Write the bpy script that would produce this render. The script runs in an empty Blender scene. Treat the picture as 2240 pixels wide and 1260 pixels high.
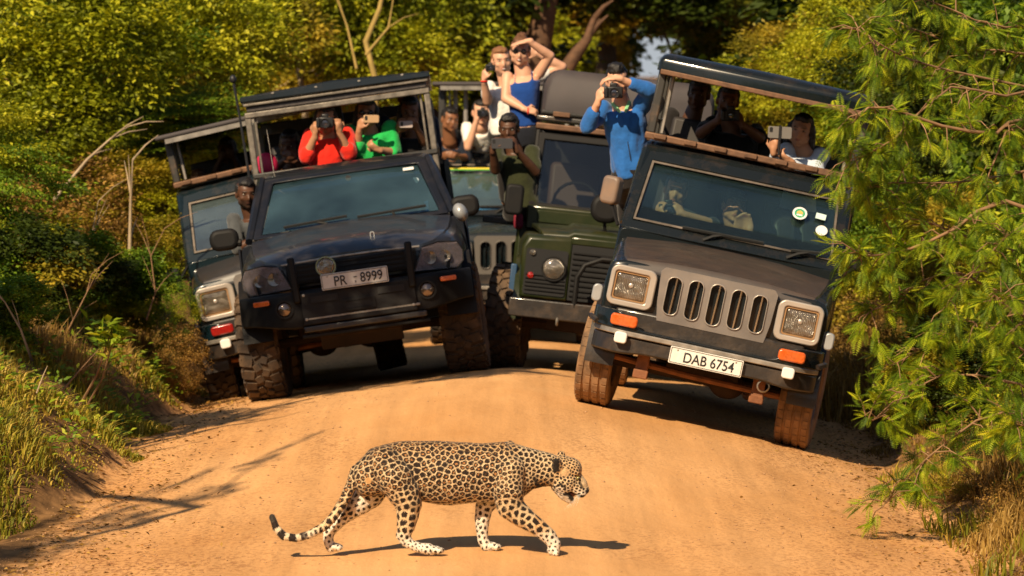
import bpy, math, random
import numpy as np
from mathutils import Vector, Matrix, Euler, noise

# ------------------------------------------------------------------ camera, sky, sun, exposure
scene = bpy.context.scene
F_PX = 10250.0            # focal length in pixels of the 2240 px wide photograph
CAM_H = 2.6
HORIZON = 150.0
PITCH = math.atan((630 - HORIZON) / F_PX)
cam_d = bpy.data.cameras.new('camera')
cam = bpy.data.objects.new('camera', cam_d)
scene.collection.objects.link(cam)
cam.location = (0, 0, CAM_H)
cam.rotation_euler = (math.pi / 2 - PITCH, 0, 0)
cam_d.sensor_width = 36
cam_d.lens = F_PX / 2240 * 36
cam_d.clip_start = 0.5
cam_d.clip_end = 4000
cam_d.dof.use_dof = True
cam_d.dof.focus_distance = 28.0
cam_d.dof.aperture_fstop = 4.6
scene.camera = cam

SUN_DIR = Vector((0.55, 1.1, -0.98)).normalized()     # way the light travels
SUN_EL = math.asin(-SUN_DIR.z)
world = bpy.data.worlds.new('World')
scene.world = world
world.use_nodes = True
wn = world.node_tree
wn.nodes.clear()
wo = wn.nodes.new('ShaderNodeOutputWorld')
wb = wn.nodes.new('ShaderNodeBackground')
ws = wn.nodes.new('ShaderNodeTexSky')
ws.sky_type = 'NISHITA'
ws.sun_disc = False
ws.sun_elevation = SUN_EL
ws.sun_rotation = math.atan2(-SUN_DIR.x, -SUN_DIR.y)
ws.air_density = 1.0
ws.dust_density = 1.0
wb.inputs['Strength'].default_value = 0.052
# low fair-weather clouds all round the horizon
wtc = wn.nodes.new('ShaderNodeTexCoord')
wsp = wn.nodes.new('ShaderNodeSeparateXYZ')
wn.links.new(wtc.outputs['Generated'], wsp.inputs[0])
wel = wn.nodes.new('ShaderNodeMapRange')
wel.inputs[1].default_value, wel.inputs[2].default_value, wel.inputs[3].default_value, wel.inputs[4].default_value = 0.0, 0.16, 1.0, 0.0
wn.links.new(wsp.outputs[2], wel.inputs[0])
wnz = wn.nodes.new('ShaderNodeTexNoise')
wnz.inputs['Scale'].default_value = 9
wnz.inputs['Detail'].default_value = 7
wn.links.new(wtc.outputs['Generated'], wnz.inputs['Vector'])
wcm = wn.nodes.new('ShaderNodeMapRange')
wcm.inputs[1].default_value, wcm.inputs[2].default_value = 0.34, 0.56
wn.links.new(wnz.outputs[0], wcm.inputs[0])
wmm = wn.nodes.new('ShaderNodeMath')
wmm.operation = 'MULTIPLY'
wn.links.new(wel.outputs[0], wmm.inputs[0])
wn.links.new(wcm.outputs[0], wmm.inputs[1])
wmx = wn.nodes.new('ShaderNodeMix')
wmx.data_type = 'RGBA'
wn.links.new(wmm.outputs[0], wmx.inputs[0])
wn.links.new(ws.outputs[0], wmx.inputs[6])
wmx.inputs[7].default_value = (6.2, 6.7, 7.2, 1)
wn.links.new(wmx.outputs[2], wb.inputs[0])
wn.links.new(wb.outputs[0], wo.inputs[0])
sun_d = bpy.data.lights.new('sun', 'SUN')
sun_d.energy = 4.85
sun_d.angle = math.radians(0.55)
sun_d.color = (1.0, 0.79, 0.52)
sun = bpy.data.objects.new('sun', sun_d)
scene.collection.objects.link(sun)
sun.location = (-10, -10, 20)
sun.rotation_euler = SUN_DIR.to_track_quat('-Z', 'Y').to_euler()
scene.view_settings.view_transform = 'Standard'
scene.view_settings.look = 'None'
scene.view_settings.exposure = 0.52
scene.view_settings.gamma = 1.0
scene.cycles.max_bounces = 6
scene.cycles.transparent_max_bounces = 12
scene.cycles.diffuse_bounces = 3
scene.cycles.glossy_bounces = 3
scene.cycles.transmission_bounces = 3
scene.cycles.caustics_reflective = False
scene.cycles.caustics_refractive = False

random.seed(7)
RNG = np.random.default_rng(11)
COL = scene.collection
R = math.radians


def P(px, py, D):
    """the point at depth D that the photograph shows at pixel (px, py)"""
    d = Vector(((px - 1120) / F_PX, 0, 0)) + Vector((0, math.cos(PITCH), -math.sin(PITCH))) \
        + Vector((0, math.sin(PITCH), math.cos(PITCH))) * ((630 - py) / F_PX)
    return Vector((0, 0, CAM_H)) + d * (D / d.y)


# ------------------------------------------------------------------ materials
def _n(nt, t, **kw):
    n = nt.nodes.new(t)
    for k, v in kw.items():
        setattr(n, k, v)
    return n


def mat(name, color, rough=0.6, metal=0.0, coat=0.0, var=0.0, vscale=6.0, dust=0.0, dustcol=(0.33, 0.19, 0.095),
        bump=0.0, bscale=80.0, spec=0.5, emit=None, dflat=0.12, up=True, dmin=0.42, sheen=0.0):
    m = bpy.data.materials.new(name)
    m.use_nodes = True
    nt = m.node_tree
    b = nt.nodes['Principled BSDF']
    b.inputs['Roughness'].default_value = rough
    b.inputs['Metallic'].default_value = metal
    b.inputs['Coat Weight'].default_value = coat
    b.inputs['Coat Roughness'].default_value = 0.08
    b.inputs['Specular IOR Level'].default_value = spec
    if sheen:
        b.inputs['Sheen Weight'].default_value = sheen
    L = nt.links.new
    tc = _n(nt, 'ShaderNodeTexCoord')
    rgb = _n(nt, 'ShaderNodeRGB')
    rgb.outputs[0].default_value = (*color, 1)
    out = rgb.outputs[0]
    if var:
        nz = _n(nt, 'ShaderNodeTexNoise')
        nz.inputs['Scale'].default_value = vscale
        nz.inputs['Detail'].default_value = 5
        L(tc.outputs['Object'], nz.inputs['Vector'])
        mr = _n(nt, 'ShaderNodeMapRange')
        mr.inputs[1].default_value = 0.25
        mr.inputs[2].default_value = 0.75
        mr.inputs[3].default_value = 1 - var
        mr.inputs[4].default_value = 1 + var
        L(nz.outputs[0], mr.inputs[0])
        mx = _n(nt, 'ShaderNodeVectorMath', operation='SCALE')
        L(out, mx.inputs[0])
        L(mr.outputs[0], mx.inputs['Scale'])
        out = mx.outputs[0]
    if dust:
        nz = _n(nt, 'ShaderNodeTexNoise')
        nz.inputs['Scale'].default_value = 5.5
        nz.inputs['Detail'].default_value = 8
        nz.inputs['Roughness'].default_value = 0.68
        L(tc.outputs['Object'], nz.inputs['Vector'])
        mr = _n(nt, 'ShaderNodeMapRange')
        mr.inputs[1].default_value = dmin
        mr.inputs[2].default_value = dmin + 0.3
        mr.inputs[3].default_value = dflat * dust
        mr.inputs[4].default_value = dust
        L(nz.outputs[0], mr.inputs[0])
        fac = mr.outputs[0]
        if up:
            ge = _n(nt, 'ShaderNodeNewGeometry')
            sp = _n(nt, 'ShaderNodeSeparateXYZ')
            L(ge.outputs['Normal'], sp.inputs[0])
            m2 = _n(nt, 'ShaderNodeMapRange')
            m2.inputs[1].default_value = 0.1
            m2.inputs[2].default_value = 0.8
            m2.inputs[3].default_value = 0.3
            m2.inputs[4].default_value = 1.0
            L(sp.outputs[2], m2.inputs[0])
            mm = _n(nt, 'ShaderNodeMath', operation='MULTIPLY')
            L(fac, mm.inputs[0])
            L(m2.outputs[0], mm.inputs[1])
            fac = mm.outputs[0]
        mx = _n(nt, 'ShaderNodeMix', data_type='RGBA')
        L(fac, mx.inputs[0])
        L(out, mx.inputs[6])
        mx.inputs[7].default_value = (*dustcol, 1)
        out = mx.outputs[2]
        m3 = _n(nt, 'ShaderNodeMapRange')
        m3.inputs[3].default_value = rough
        m3.inputs[4].default_value = 0.85
        L(fac, m3.inputs[0])
        L(m3.outputs[0], b.inputs['Roughness'])
        if coat:
            m4 = _n(nt, 'ShaderNodeMapRange')
            m4.inputs[2].default_value = 0.6
            m4.inputs[3].default_value = coat
            m4.inputs[4].default_value = 0.0
            L(fac, m4.inputs[0])
            L(m4.outputs[0], b.inputs['Coat Weight'])
    if bump:
        nz = _n(nt, 'ShaderNodeTexNoise')
        nz.inputs['Scale'].default_value = bscale
        nz.inputs['Detail'].default_value = 4
        L(tc.outputs['Object'], nz.inputs['Vector'])
        bp = _n(nt, 'ShaderNodeBump')
        bp.inputs['Strength'].default_value = bump
        bp.inputs['Distance'].default_value = 0.01
        L(nz.outputs[0], bp.inputs['Height'])
        L(bp.outputs[0], b.inputs['Normal'])
    L(out, b.inputs['Base Color'])
    return m


def glass_mat(name, tint=(0.55, 0.68, 0.66), film=0.10, filmcol=(0.16, 0.27, 0.29), gloss=0.16):
    m = bpy.data.materials.new(name)
    m.use_nodes = True
    nt = m.node_tree
    nt.nodes.clear()
    L = nt.links.new
    o = _n(nt, 'ShaderNodeOutputMaterial')
    tr = _n(nt, 'ShaderNodeBsdfTransparent')
    tr.inputs[0].default_value = (*tint, 1)
    df = _n(nt, 'ShaderNodeBsdfDiffuse')
    df.inputs[0].default_value = (*filmcol, 1)
    gl = _n(nt, 'ShaderNodeBsdfGlossy')
    gl.inputs[0].default_value = (0.9, 0.95, 1, 1)
    gl.inputs['Roughness'].default_value = 0.06
    tc = _n(nt, 'ShaderNodeTexCoord')
    nz = _n(nt, 'ShaderNodeTexNoise')
    nz.inputs['Scale'].default_value = 2.5
    nz.inputs['Detail'].default_value = 6
    L(tc.outputs['Object'], nz.inputs['Vector'])
    mr = _n(nt, 'ShaderNodeMapRange')
    mr.inputs[1].default_value = 0.3
    mr.inputs[2].default_value = 0.7
    mr.inputs[3].default_value = film * 0.6
    mr.inputs[4].default_value = film * 1.5
    L(nz.outputs[0], mr.inputs[0])
    m1 = _n(nt, 'ShaderNodeMixShader')
    L(mr.outputs[0], m1.inputs[0])
    L(tr.outputs[0], m1.inputs[1])
    L(df.outputs[0], m1.inputs[2])
    lw = _n(nt, 'ShaderNodeFresnel')
    lw.inputs[0].default_value = 1.5
    ad = _n(nt, 'ShaderNodeMath', operation='ADD')
    ad.inputs[1].default_value = gloss
    L(lw.outputs[0], ad.inputs[0])
    m2 = _n(nt, 'ShaderNodeMixShader')
    L(ad.outputs[0], m2.inputs[0])
    L(m1.outputs[0], m2.inputs[1])
    L(gl.outputs[0], m2.inputs[2])
    L(m2.outputs[0], o.inputs[0])
    return m


def leaf_mat(name, ramp, trans=0.35, rough=0.55):
    """colour runs over the ramp by each leaf's own random value; objects vary a little"""
    m = bpy.data.materials.new(name)
    m.use_nodes = True
    nt = m.node_tree
    nt.nodes.clear()
    L = nt.links.new
    o = _n(nt, 'ShaderNodeOutputMaterial')
    at = _n(nt, 'ShaderNodeAttribute', attribute_name='rnd')
    oi = _n(nt, 'ShaderNodeObjectInfo')
    ad = _n(nt, 'ShaderNodeMath', operation='MULTIPLY_ADD')
    ad.inputs[1].default_value = 0.26
    L(oi.outputs['Random'], ad.inputs[0])
    L(at.outputs['Fac'], ad.inputs[2])
    sb = _n(nt, 'ShaderNodeMath', operation='SUBTRACT')
    sb.inputs[1].default_value = 0.13
    L(ad.outputs[0], sb.inputs[0])
    cr = _n(nt, 'ShaderNodeValToRGB')
    el = cr.color_ramp.elements
    while len(el) < len(ramp):
        el.new(0.5)
    for e, (p, c) in zip(el, ramp):
        e.position = p
        e.color = (*c, 1)
    L(sb.outputs[0], cr.inputs[0])
    pr = _n(nt, 'ShaderNodeBsdfPrincipled')
    pr.inputs['Roughness'].default_value = rough
    pr.inputs['Specular IOR Level'].default_value = 0.3
    L(cr.outputs[0], pr.inputs['Base Color'])
    tl = _n(nt, 'ShaderNodeBsdfTranslucent')
    vm = _n(nt, 'ShaderNodeVectorMath', operation='MULTIPLY')
    vm.inputs[1].default_value = (1.25, 1.2, 0.55)
    L(cr.outputs[0], vm.inputs[0])
    L(vm.outputs[0], tl.inputs[0])
    mx = _n(nt, 'ShaderNodeMixShader')
    mx.inputs[0].default_value = trans
    L(pr.outputs[0], mx.inputs[1])
    L(tl.outputs[0], mx.inputs[2])
    L(mx.outputs[0], o.inputs[0])
    return m


# ------------------------------------------------------------------ object helpers
def tag(o, label=None, cat=None, group=None, kind=None):
    if label:
        o['label'] = label
    if cat:
        o['category'] = cat
    if group:
        o['group'] = group
    if kind:
        o['kind'] = kind
    return o


def empty(name, loc=(0, 0, 0), matrix=None, parent=None):
    o = bpy.data.objects.new(name, None)
    COL.objects.link(o)
    o.empty_display_size = 0.2
    if matrix is not None:
        o.matrix_world = matrix
    else:
        o.location = loc
    if parent:
        o.parent = parent
    return o


def link(name, me, m=None, parent=None):
    o = bpy.data.objects.new(name, me)
    COL.objects.link(o)
    if m is not None:
        if isinstance(m, (list, tuple)):
            for q in m:
                me.materials.append(q)
        elif len(me.materials) == 0:
            me.materials.append(m)
    if parent:
        o.parent = parent
    return o


def rrect(w, h, r, n=4, cx=0, cz=0):
    r = min(r, w / 2 - 1e-4, h / 2 - 1e-4)
    pts = []
    for (sx, sz, a0) in ((1, 1, 0), (-1, 1, 90), (-1, -1, 180), (1, -1, 270)):
        for k in range(n + 1):
            a = R(a0 + 90 * k / n)
            pts.append((cx + sx * (w / 2 - r) + r * math.cos(a), cz + sz * (h / 2 - r) + r * math.sin(a)))
    return pts


class MB:
    def __init__(s):
        s.v, s.f, s.mi = [], [], []

    def add(s, vs, fs, m=0):
        b = len(s.v)
        s.v += [tuple(q) for q in vs]
        s.f += [tuple(i + b for i in f) for f in fs]
        s.mi += [m] * len(fs)
        return s

    def box(s, c, size, rot=None, m=0, top=1.0, topy=None):
        sx, sy, sz = (q / 2 for q in size)
        ty = top if topy is None else topy
        vs = [Vector((x * sx * (top if z > 0 else 1), y * sy * (ty if z > 0 else 1), z * sz)) for z in (-1, 1) for y in (-1, 1) for x in (-1, 1)]
        if rot:
            mt = Euler([R(a) for a in rot]).to_matrix()
            vs = [mt @ v for v in vs]
        c = Vector(c)
        return s.add([v + c for v in vs], [(0, 2, 3, 1), (4, 5, 7, 6), (0, 1, 5, 4), (2, 6, 7, 3), (0, 4, 6, 2), (1, 3, 7, 5)], m)

    def loft(s, rings, caps=True, closed=True, m=0):
        n = len(rings[0])
        vs = [p for r in rings for p in r]
        fs = []
        for k in range(len(rings) - 1):
            for i in range(n if closed else n - 1):
                j = (i + 1) % n
                fs.append((k * n + i, k * n + j, (k + 1) * n + j, (k + 1) * n + i))
        if caps:
            fs.append(tuple(range(n))[::-1])
            fs.append(tuple((len(rings) - 1) * n + i for i in range(n)))
        return s.add(vs, fs, m)

    def tube(s, pts, r, n=8, m=0, caps=True, flat=1.0):
        pts = [Vector(p) for p in pts]
        rs = r if isinstance(r, (list, tuple)) else [r] * len(pts)
        rings = []
        up = Vector((0.0123, 0.0371, 1))
        for i, p in enumerate(pts):
            t = (pts[min(i + 1, len(pts) - 1)] - pts[max(i - 1, 0)])
            if t.length < 1e-9:
                t = Vector((0, 0, 1))
            t.normalize()
            if i == 0 and abs(t.dot(up.normalized())) > 0.98:
                up = Vector((0.02, 1, 0.01))
            a = up - t * up.dot(t)
            if a.length < 1e-5:
                a = t.orthogonal()
            a.normalize()
            b = t.cross(a)
            up = a
            rings.append([p + a * (math.cos(2 * math.pi * k / n) * rs[i]) + b * (math.sin(2 * math.pi * k / n) * rs[i] * flat) for k in range(n)])
        return s.loft(rings, caps, True, m)

    def prism(s, poly, axis, a, b, m=0):
        def mk(u, v, w):
            return (u, w, v) if axis == 'y' else ((w, u, v) if axis == 'x' else (u, v, w))
        return s.loft([[mk(u, v, a) for u, v in poly], [mk(u, v, b) for u, v in poly]], True, True, m)

    def ring(s, outer, inner, axis, a, b, m=0):
        n = len(outer)

        def mk(u, v, w):
            return (u, w, v) if axis == 'y' else ((w, u, v) if axis == 'x' else (u, v, w))
        vs = [mk(u, v, a) for u, v in outer] + [mk(u, v, a) for u, v in inner] + [mk(u, v, b) for u, v in outer] + [mk(u, v, b) for u, v in inner]
        fs = []
        for i in range(n):
            j = (i + 1) % n
            fs += [(i, j, n + j, n + i), (2 * n + i, 3 * n + i, 3 * n + j, 2 * n + j), (i, 2 * n + i, 2 * n + j, j), (n + i, n + j, 3 * n + j, 3 * n + i)]
        return s.add(vs, fs, m)

    def lathe(s, prof, c, axis='x', n=24, m=0, closed=False):
        """prof: (radius, offset along axis)"""
        c = Vector(c)
        rings = []
        for k in range(n):
            a = 2 * math.pi * k / n
            ring = []
            for r_, o_ in prof:
                u, v = r_ * math.cos(a), r_ * math.sin(a)
                ring.append(c + (Vector((o_, u, v)) if axis == 'x' else (Vector((u, o_, v)) if axis == 'y' else Vector((u, v, o_)))))
            rings.append(ring)
        rings.append(rings[0])
        nn = len(prof)
        vs = [p for r_ in rings[:-1] for p in r_]
        fs = []
        for k in range(n):
            k2 = (k + 1) % n
            for i in range(nn - 1 if not closed else nn):
                j = (i + 1) % nn
                fs.append((k * nn + i, k * nn + j, k2 * nn + j, k2 * nn + i))
        return s.add(vs, fs, m)

    def ell(s, c, r, rot=None, n=16, k=10, m=0):
        """ellipsoid; rot is a 3x3 matrix"""
        c = Vector(c)
        vs = [Vector((0, 0, -r[2]))]
        for i in range(1, k):
            a = math.pi * i / k
            for j in range(n):
                b = 2 * math.pi * j / n
                vs.append(Vector((r[0] * math.sin(a) * math.cos(b), r[1] * math.sin(a) * math.sin(b), -r[2] * math.cos(a))))
        vs.append(Vector((0, 0, r[2])))
        if rot is not None:
            vs = [rot @ v for v in vs]
        fs = [(0, 1 + (j + 1) % n, 1 + j) for j in range(n)]
        for i in range(k - 2):
            for j in range(n):
                fs.append((1 + i * n + j, 1 + i * n + (j + 1) % n, 1 + (i + 1) * n + (j + 1) % n, 1 + (i + 1) * n + j))
        e = len(vs) - 1
        fs += [(e, 1 + (k - 2) * n + j, 1 + (k - 2) * n + (j + 1) % n) for j in range(n)]
        return s.add([v + c for v in vs], fs, m)

    def cap(s, p0, p1, r0, r1, n=12):
        """tapered capsule with round ends"""
        p0, p1 = Vector(p0), Vector(p1)
        d = p1 - p0
        L_ = d.length
        if L_ < 1e-6:
            return s.ell(p0, (r0, r0, r0), n=n, k=8)
        t = d / L_
        a = t.orthogonal().normalized()
        b = t.cross(a)
        rings = []
        prof = [(-math.cos(R(q)) * r0, math.sin(R(q)) * r0) for q in (8, 30, 55, 80)] + \
               [(L_ + math.cos(R(q)) * r1, math.sin(R(q)) * r1) for q in (100 - 20, 55, 30, 8)]
        for o_, r_ in prof:
            rings.append([p0 + t * o_ + a * (math.cos(2 * math.pi * k / n) * r_) + b * (math.sin(2 * math.pi * k / n) * r_) for k in range(n)])
        return s.loft(rings)

    def chain(s, pts, rs, n=12):
        for i in range(len(pts) - 1):
            s.cap(pts[i], pts[i + 1], rs[i], rs[i + 1], n)
        return s

    def xf(s, fn):
        s.v = [tuple(fn(Vector(v))) for v in s.v]
        return s

    def mesh(s, name):
        me = bpy.data.meshes.new(name)
        me.from_pydata(s.v, [], s.f)
        for p, i in zip(me.polygons, s.mi):
            p.material_index = i
        me.update()
        return me

    def build(s, name, m, parent=None, smooth=35, bevel=0.0, seg=2):
        me = s.mesh(name)
        import bmesh
        bm = bmesh.new()
        bm.from_mesh(me)
        bmesh.ops.recalc_face_normals(bm, faces=bm.faces)
        bm.to_mesh(me)
        bm.free()
        if smooth:
            me.shade_smooth()
            me.set_sharp_from_angle(angle=R(smooth))
        o = link(name, me, m, parent)
        if bevel:
            md = o.modifiers.new('bevel', 'BEVEL')
            md.width = bevel
            md.segments = seg
            md.limit_method = 'ANGLE'
            md.angle_limit = R(35)
            md.harden_normals = False
        return o


def remesh(mb, name, voxel, smooth=2, iters=0.5):
    """one continuous skin round everything in mb"""
    me = mb.mesh(name + '_src')
    import bmesh
    bm = bmesh.new()
    bm.from_mesh(me)
    bmesh.ops.recalc_face_normals(bm, faces=bm.faces)
    bm.to_mesh(me)
    bm.free()
    o = bpy.data.objects.new('tmp', me)
    COL.objects.link(o)
    md = o.modifiers.new('r', 'REMESH')
    md.mode = 'VOXEL'
    md.voxel_size = voxel
    md.use_smooth_shade = True
    if smooth:
        sm = o.modifiers.new('s', 'SMOOTH')
        sm.factor = iters
        sm.iterations = smooth
    dg = bpy.context.evaluated_depsgraph_get()
    out = bpy.data.meshes.new_from_object(o.evaluated_get(dg))
    out.name = name
    bpy.data.objects.remove(o)
    bpy.data.meshes.remove(me)
    return out


def np_mesh(name, V, F, attrs=None):
    """V (n,3), F (m,k) numpy; attrs {name: (n,) floats}"""
    me = bpy.data.meshes.new(name)
    k = F.shape[1]
    me.vertices.add(len(V))
    me.vertices.foreach_set('co', np.ascontiguousarray(V, dtype=np.float32).ravel())
    me.loops.add(F.size)
    me.loops.foreach_set('vertex_index', np.ascontiguousarray(F, dtype=np.int32).ravel())
    me.polygons.add(len(F))
    me.polygons.foreach_set('loop_start', np.arange(0, F.size, k, dtype=np.int32))
    me.polygons.foreach_set('loop_total', np.full(len(F), k, dtype=np.int32))
    for a, val in (attrs or {}).items():
        at = me.attributes.new(a, 'FLOAT', 'POINT')
        at.data.foreach_set('value', np.ascontiguousarray(val, dtype=np.float32))
    me.update(calc_edges=True)
    return me


def text_mesh(txt, height, extrude=0.0012):
    cu = bpy.data.curves.new('t', 'FONT')
    cu.body = txt
    cu.size = 1
    cu.align_x = 'CENTER'
    cu.align_y = 'CENTER'
    cu.offset = 0.012
    o = bpy.data.objects.new('t', cu)
    COL.objects.link(o)
    dg = bpy.context.evaluated_depsgraph_get()
    me = bpy.data.meshes.new_from_object(o.evaluated_get(dg))
    bpy.data.objects.remove(o)
    co = np.zeros(len(me.vertices) * 3)
    me.vertices.foreach_get('co', co)
    co = co.reshape(-1, 3)
    mn, mxx = co.min(0), co.max(0)
    s_ = height / (mxx[1] - mn[1])
    c = (mn + mxx) / 2
    out = np.zeros_like(co)
    out[:, 0] = (co[:, 0] - c[0]) * s_ * 0.86
    out[:, 2] = (co[:, 1] - c[1]) * s_
    me.vertices.foreach_set('co', out.ravel())
    me.update()
    return me


# ------------------------------------------------------------------ terrain
_cy = [0, 22, 25, 28, 30, 32, 34, 35.8, 36.9, 38.2, 39.5, 45, 60, 90, 3000]
_cz = [-0.05, -0.02, 0.0, 0.13, 0.28, 0.365, 0.36, 0.32, 0.235, 0.165, 0.13, 0.0, -0.15, -0.4, -0.4]
_dy = [0, 25, 28, 31, 34.6, 36.9, 39, 45, 60, 3000]
_dr = [0.06, 0.10, 0.25, 0.50, 0.52, 0.27, 0.25, 0.25, 0.2, 0.2]
_dl = [0.06, 0.08, 0.22, 0.34, 0.37, 0.33, 0.30, 0.25, 0.2, 0.2]


def smooth(a, b, x):
    t = np.clip((x - a) / (b - a), 0, 1)
    return t * t * (3 - 2 * t)


def _interp(y, xs, ys):
    return (np.interp(y - 0.7, xs, ys) + np.interp(y, xs, ys) + np.interp(y + 0.7, xs, ys)) / 3


def terr(x, y):
    x = np.asarray(x, float)
    y = np.asarray(y, float)
    c = _interp(y, _cy, _cz)
    dr, dl = _interp(y, _dy, _dr), _interp(y, _dy, _dl)
    d = np.where(x < 0, dl, dr)
    a = np.abs(x)
    z = c - d * np.minimum(a / 2.5, 1.04) ** 1.4
    # left bank climbs, right verge climbs gently
    bl = np.clip(-x - 2.65 - .55 * smooth(29.5, 26.5, y) + 0.12 * np.sin(y * 0.9) + 0.07 * np.sin(y * 2.3), 0, None)
    z = z + np.where(x < 0, 1.15 * (1 - np.exp(-bl * 0.85)) + 0.02 * np.clip(bl - 3, 0, 40), 0)
    br = np.clip(x - 2.55 + 0.10 * np.sin(y * 1.1 + 1), 0, None)
    z = z + np.where(x > 0, 0.5 * (1 - np.exp(-br * 0.7)), 0)
    off = smooth(2.2, 3.2, a)
    z = z + off * 0.05 * (np.sin(x * 3.1 + y * 1.7) + np.sin(x * 1.3 - y * 2.9))
    z = z + 0.006 * np.sin(x * 5 + y * 0.7) * np.sin(y * 1.9 + x)
    far = smooth(100, 400, np.hypot(x, y))
    z = z * (1 - far) - 0.6 * far
    return z


def gz(x, y):
    return float(terr(x, y))

# ------------------------------------------------------------------ the ground
def ground_material():
    m = bpy.data.materials.new('laterite')
    m.use_nodes = True
    nt = m.node_tree
    b = nt.nodes['Principled BSDF']
    b.inputs['Roughness'].default_value = 0.92
    b.inputs['Specular IOR Level'].default_value = 0.15
    L = nt.links.new
    tc = _n(nt, 'ShaderNodeTexCoord')
    mp = _n(nt, 'ShaderNodeMapping')
    mp.inputs['Scale'].default_value = (1, 0.35, 1)
    L(tc.outputs['Object'], mp.inputs[0])

    def nz(scale, det, vec):
        n = _n(nt, 'ShaderNodeTexNoise')
        n.inputs['Scale'].default_value = scale
        n.inputs['Detail'].default_value = det
        n.inputs['Roughness'].default_value = 0.62
        L(vec, n.inputs['Vector'])
        return n.outputs[0]

    def rng(v, a, b_, c, d):
        n = _n(nt, 'ShaderNodeMapRange')
        for i, q in enumerate((a, b_, c, d)):
            n.inputs[i + 1].default_value = q
        L(v, n.inputs[0])
        return n.outputs[0]
    base = _n(nt, 'ShaderNodeValToRGB')
    e = base.color_ramp.elements
    e[0].position, e[0].color = 0.25, (0.53, 0.255, 0.085, 1)
    e[1].position, e[1].color = 0.75, (0.77, 0.435, 0.190, 1)
    L(nz(0.8, 9, mp.outputs[0]), base.inputs[0])
    # gravelly patches, darker towards the road's edges
    mp2 = _n(nt, 'ShaderNodeMapping')
    mp2.inputs['Scale'].default_value = (1, 0.5, 1)
    L(tc.outputs['Object'], mp2.inputs[0])
    fine = nz(38, 4, mp2.outputs[0])
    pat = rng(nz(1.3, 4, mp.outputs[0]), 0.48, 0.68, 0.04, .8)
    edge = _n(nt, 'ShaderNodeAttribute', attribute_name='edge')
    am = _n(nt, 'ShaderNodeMath', operation='MULTIPLY_ADD')
    L(edge.outputs['Fac'], am.inputs[0])
    am.inputs[1].default_value = 0.7
    L(pat, am.inputs[2])
    speck = rng(fine, 0.40, 0.52, 1, 0)
    sm = _n(nt, 'ShaderNodeMath', operation='MULTIPLY')
    L(speck, sm.inputs[0])
    L(am.outputs[0], sm.inputs[1])
    s2 = _n(nt, 'ShaderNodeMath', operation='MULTIPLY')
    s2.inputs[1].default_value = 0.62
    s2.use_clamp = True
    L(sm.outputs[0], s2.inputs[0])
    mx = _n(nt, 'ShaderNodeMix', data_type='RGBA')
    L(s2.outputs[0], mx.inputs[0])
    L(base.outputs[0], mx.inputs[6])
    mx.inputs[7].default_value = (0.26, 0.105, 0.038, 1)
    mp3 = _n(nt, 'ShaderNodeMapping')
    mp3.inputs['Scale'].default_value = (3.2, 0.10, 1)
    L(tc.outputs['Object'], mp3.inputs[0])
    trk = rng(nz(2.2, 5, mp3.outputs[0]), 0.38, 0.68, 1.05, 0.87)
    tv = _n(nt, 'ShaderNodeVectorMath', operation='SCALE')
    L(mx.outputs[2], tv.inputs[0])
    L(trk, tv.inputs['Scale'])
    # soil / litter off the road
    soil = _n(nt, 'ShaderNodeValToRGB')
    e = soil.color_ramp.elements
    e[0].position, e[0].color = 0.35, (0.085, 0.045, 0.018, 1)
    e[1].position, e[1].color = 0.7, (0.32, 0.17, 0.065, 1)
    L(nz(6, 7, tc.outputs['Object']), soil.inputs[0])
    off = _n(nt, 'ShaderNodeAttribute', attribute_name='off')
    ad = _n(nt, 'ShaderNodeMath', operation='MULTIPLY_ADD')
    L(nz(3.2, 6, tc.outputs['Object']), ad.inputs[0])
    ad.inputs[1].default_value = 1.3
    L(off.outputs['Fac'], ad.inputs[2])
    fo = rng(ad.outputs[0], 1.0, 1.25, 0, 1)
    m2 = _n(nt, 'ShaderNodeMix', data_type='RGBA')
    L(fo, m2.inputs[0])
    L(tv.outputs[0], m2.inputs[6])
    L(soil.outputs[0], m2.inputs[7])
    L(m2.outputs[2], b.inputs['Base Color'])
    # relief
    bsum = _n(nt, 'ShaderNodeMath', operation='MULTIPLY_ADD')
    L(fine, bsum.inputs[0])
    bsum.inputs[1].default_value = 0.35
    L(nz(9, 6, mp.outputs[0]), bsum.inputs[2])
    bp = _n(nt, 'ShaderNodeBump')
    bp.inputs['Strength'].default_value = 0.38
    bp.inputs['Distance'].default_value = 0.03
    L(bsum.outputs[0], bp.inputs['Height'])
    L(bp.outputs[0], b.inputs['Normal'])
    return m


GROUND_M = ground_material()


def grid_sheet(name, xs, ys, m, zoff=0.0, zfn=None):
    X, Y = np.meshgrid(xs, ys)
    Z = terr(X, Y) + zoff
    if zfn is not None:
        Z = Z + zfn(X, Y)
    V = np.stack([X, Y, Z], -1).reshape(-1, 3)
    nx, ny = len(xs), len(ys)
    i = np.arange(nx * ny).reshape(ny, nx)
    F = np.stack([i[:-1, :-1], i[:-1, 1:], i[1:, 1:], i[1:, :-1]], -1).reshape(-1, 4)
    ax = np.abs(V[:, 0])
    attrs = {'edge': smooth(0.8, 2.3, ax + 0.25 * np.sin(V[:, 1] * 0.8)),
             'off': smooth(2.3, 3.0, ax)}
    me = np_mesh(name, V, F, attrs)
    me.shade_smooth()
    return link(name, me, m)


def spaced(a, b, near_a, near_b, s):
    out = list(np.arange(near_a, near_b, s))
    lo = near_a
    st = s
    while lo > a:
        st *= 1.35
        lo -= st
        out.insert(0, max(lo, a))
    hi = out[-1]
    st = s
    while hi < b:
        st *= 1.35
        hi += st
        out.append(min(hi, b))
    return np.array(out)


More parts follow.
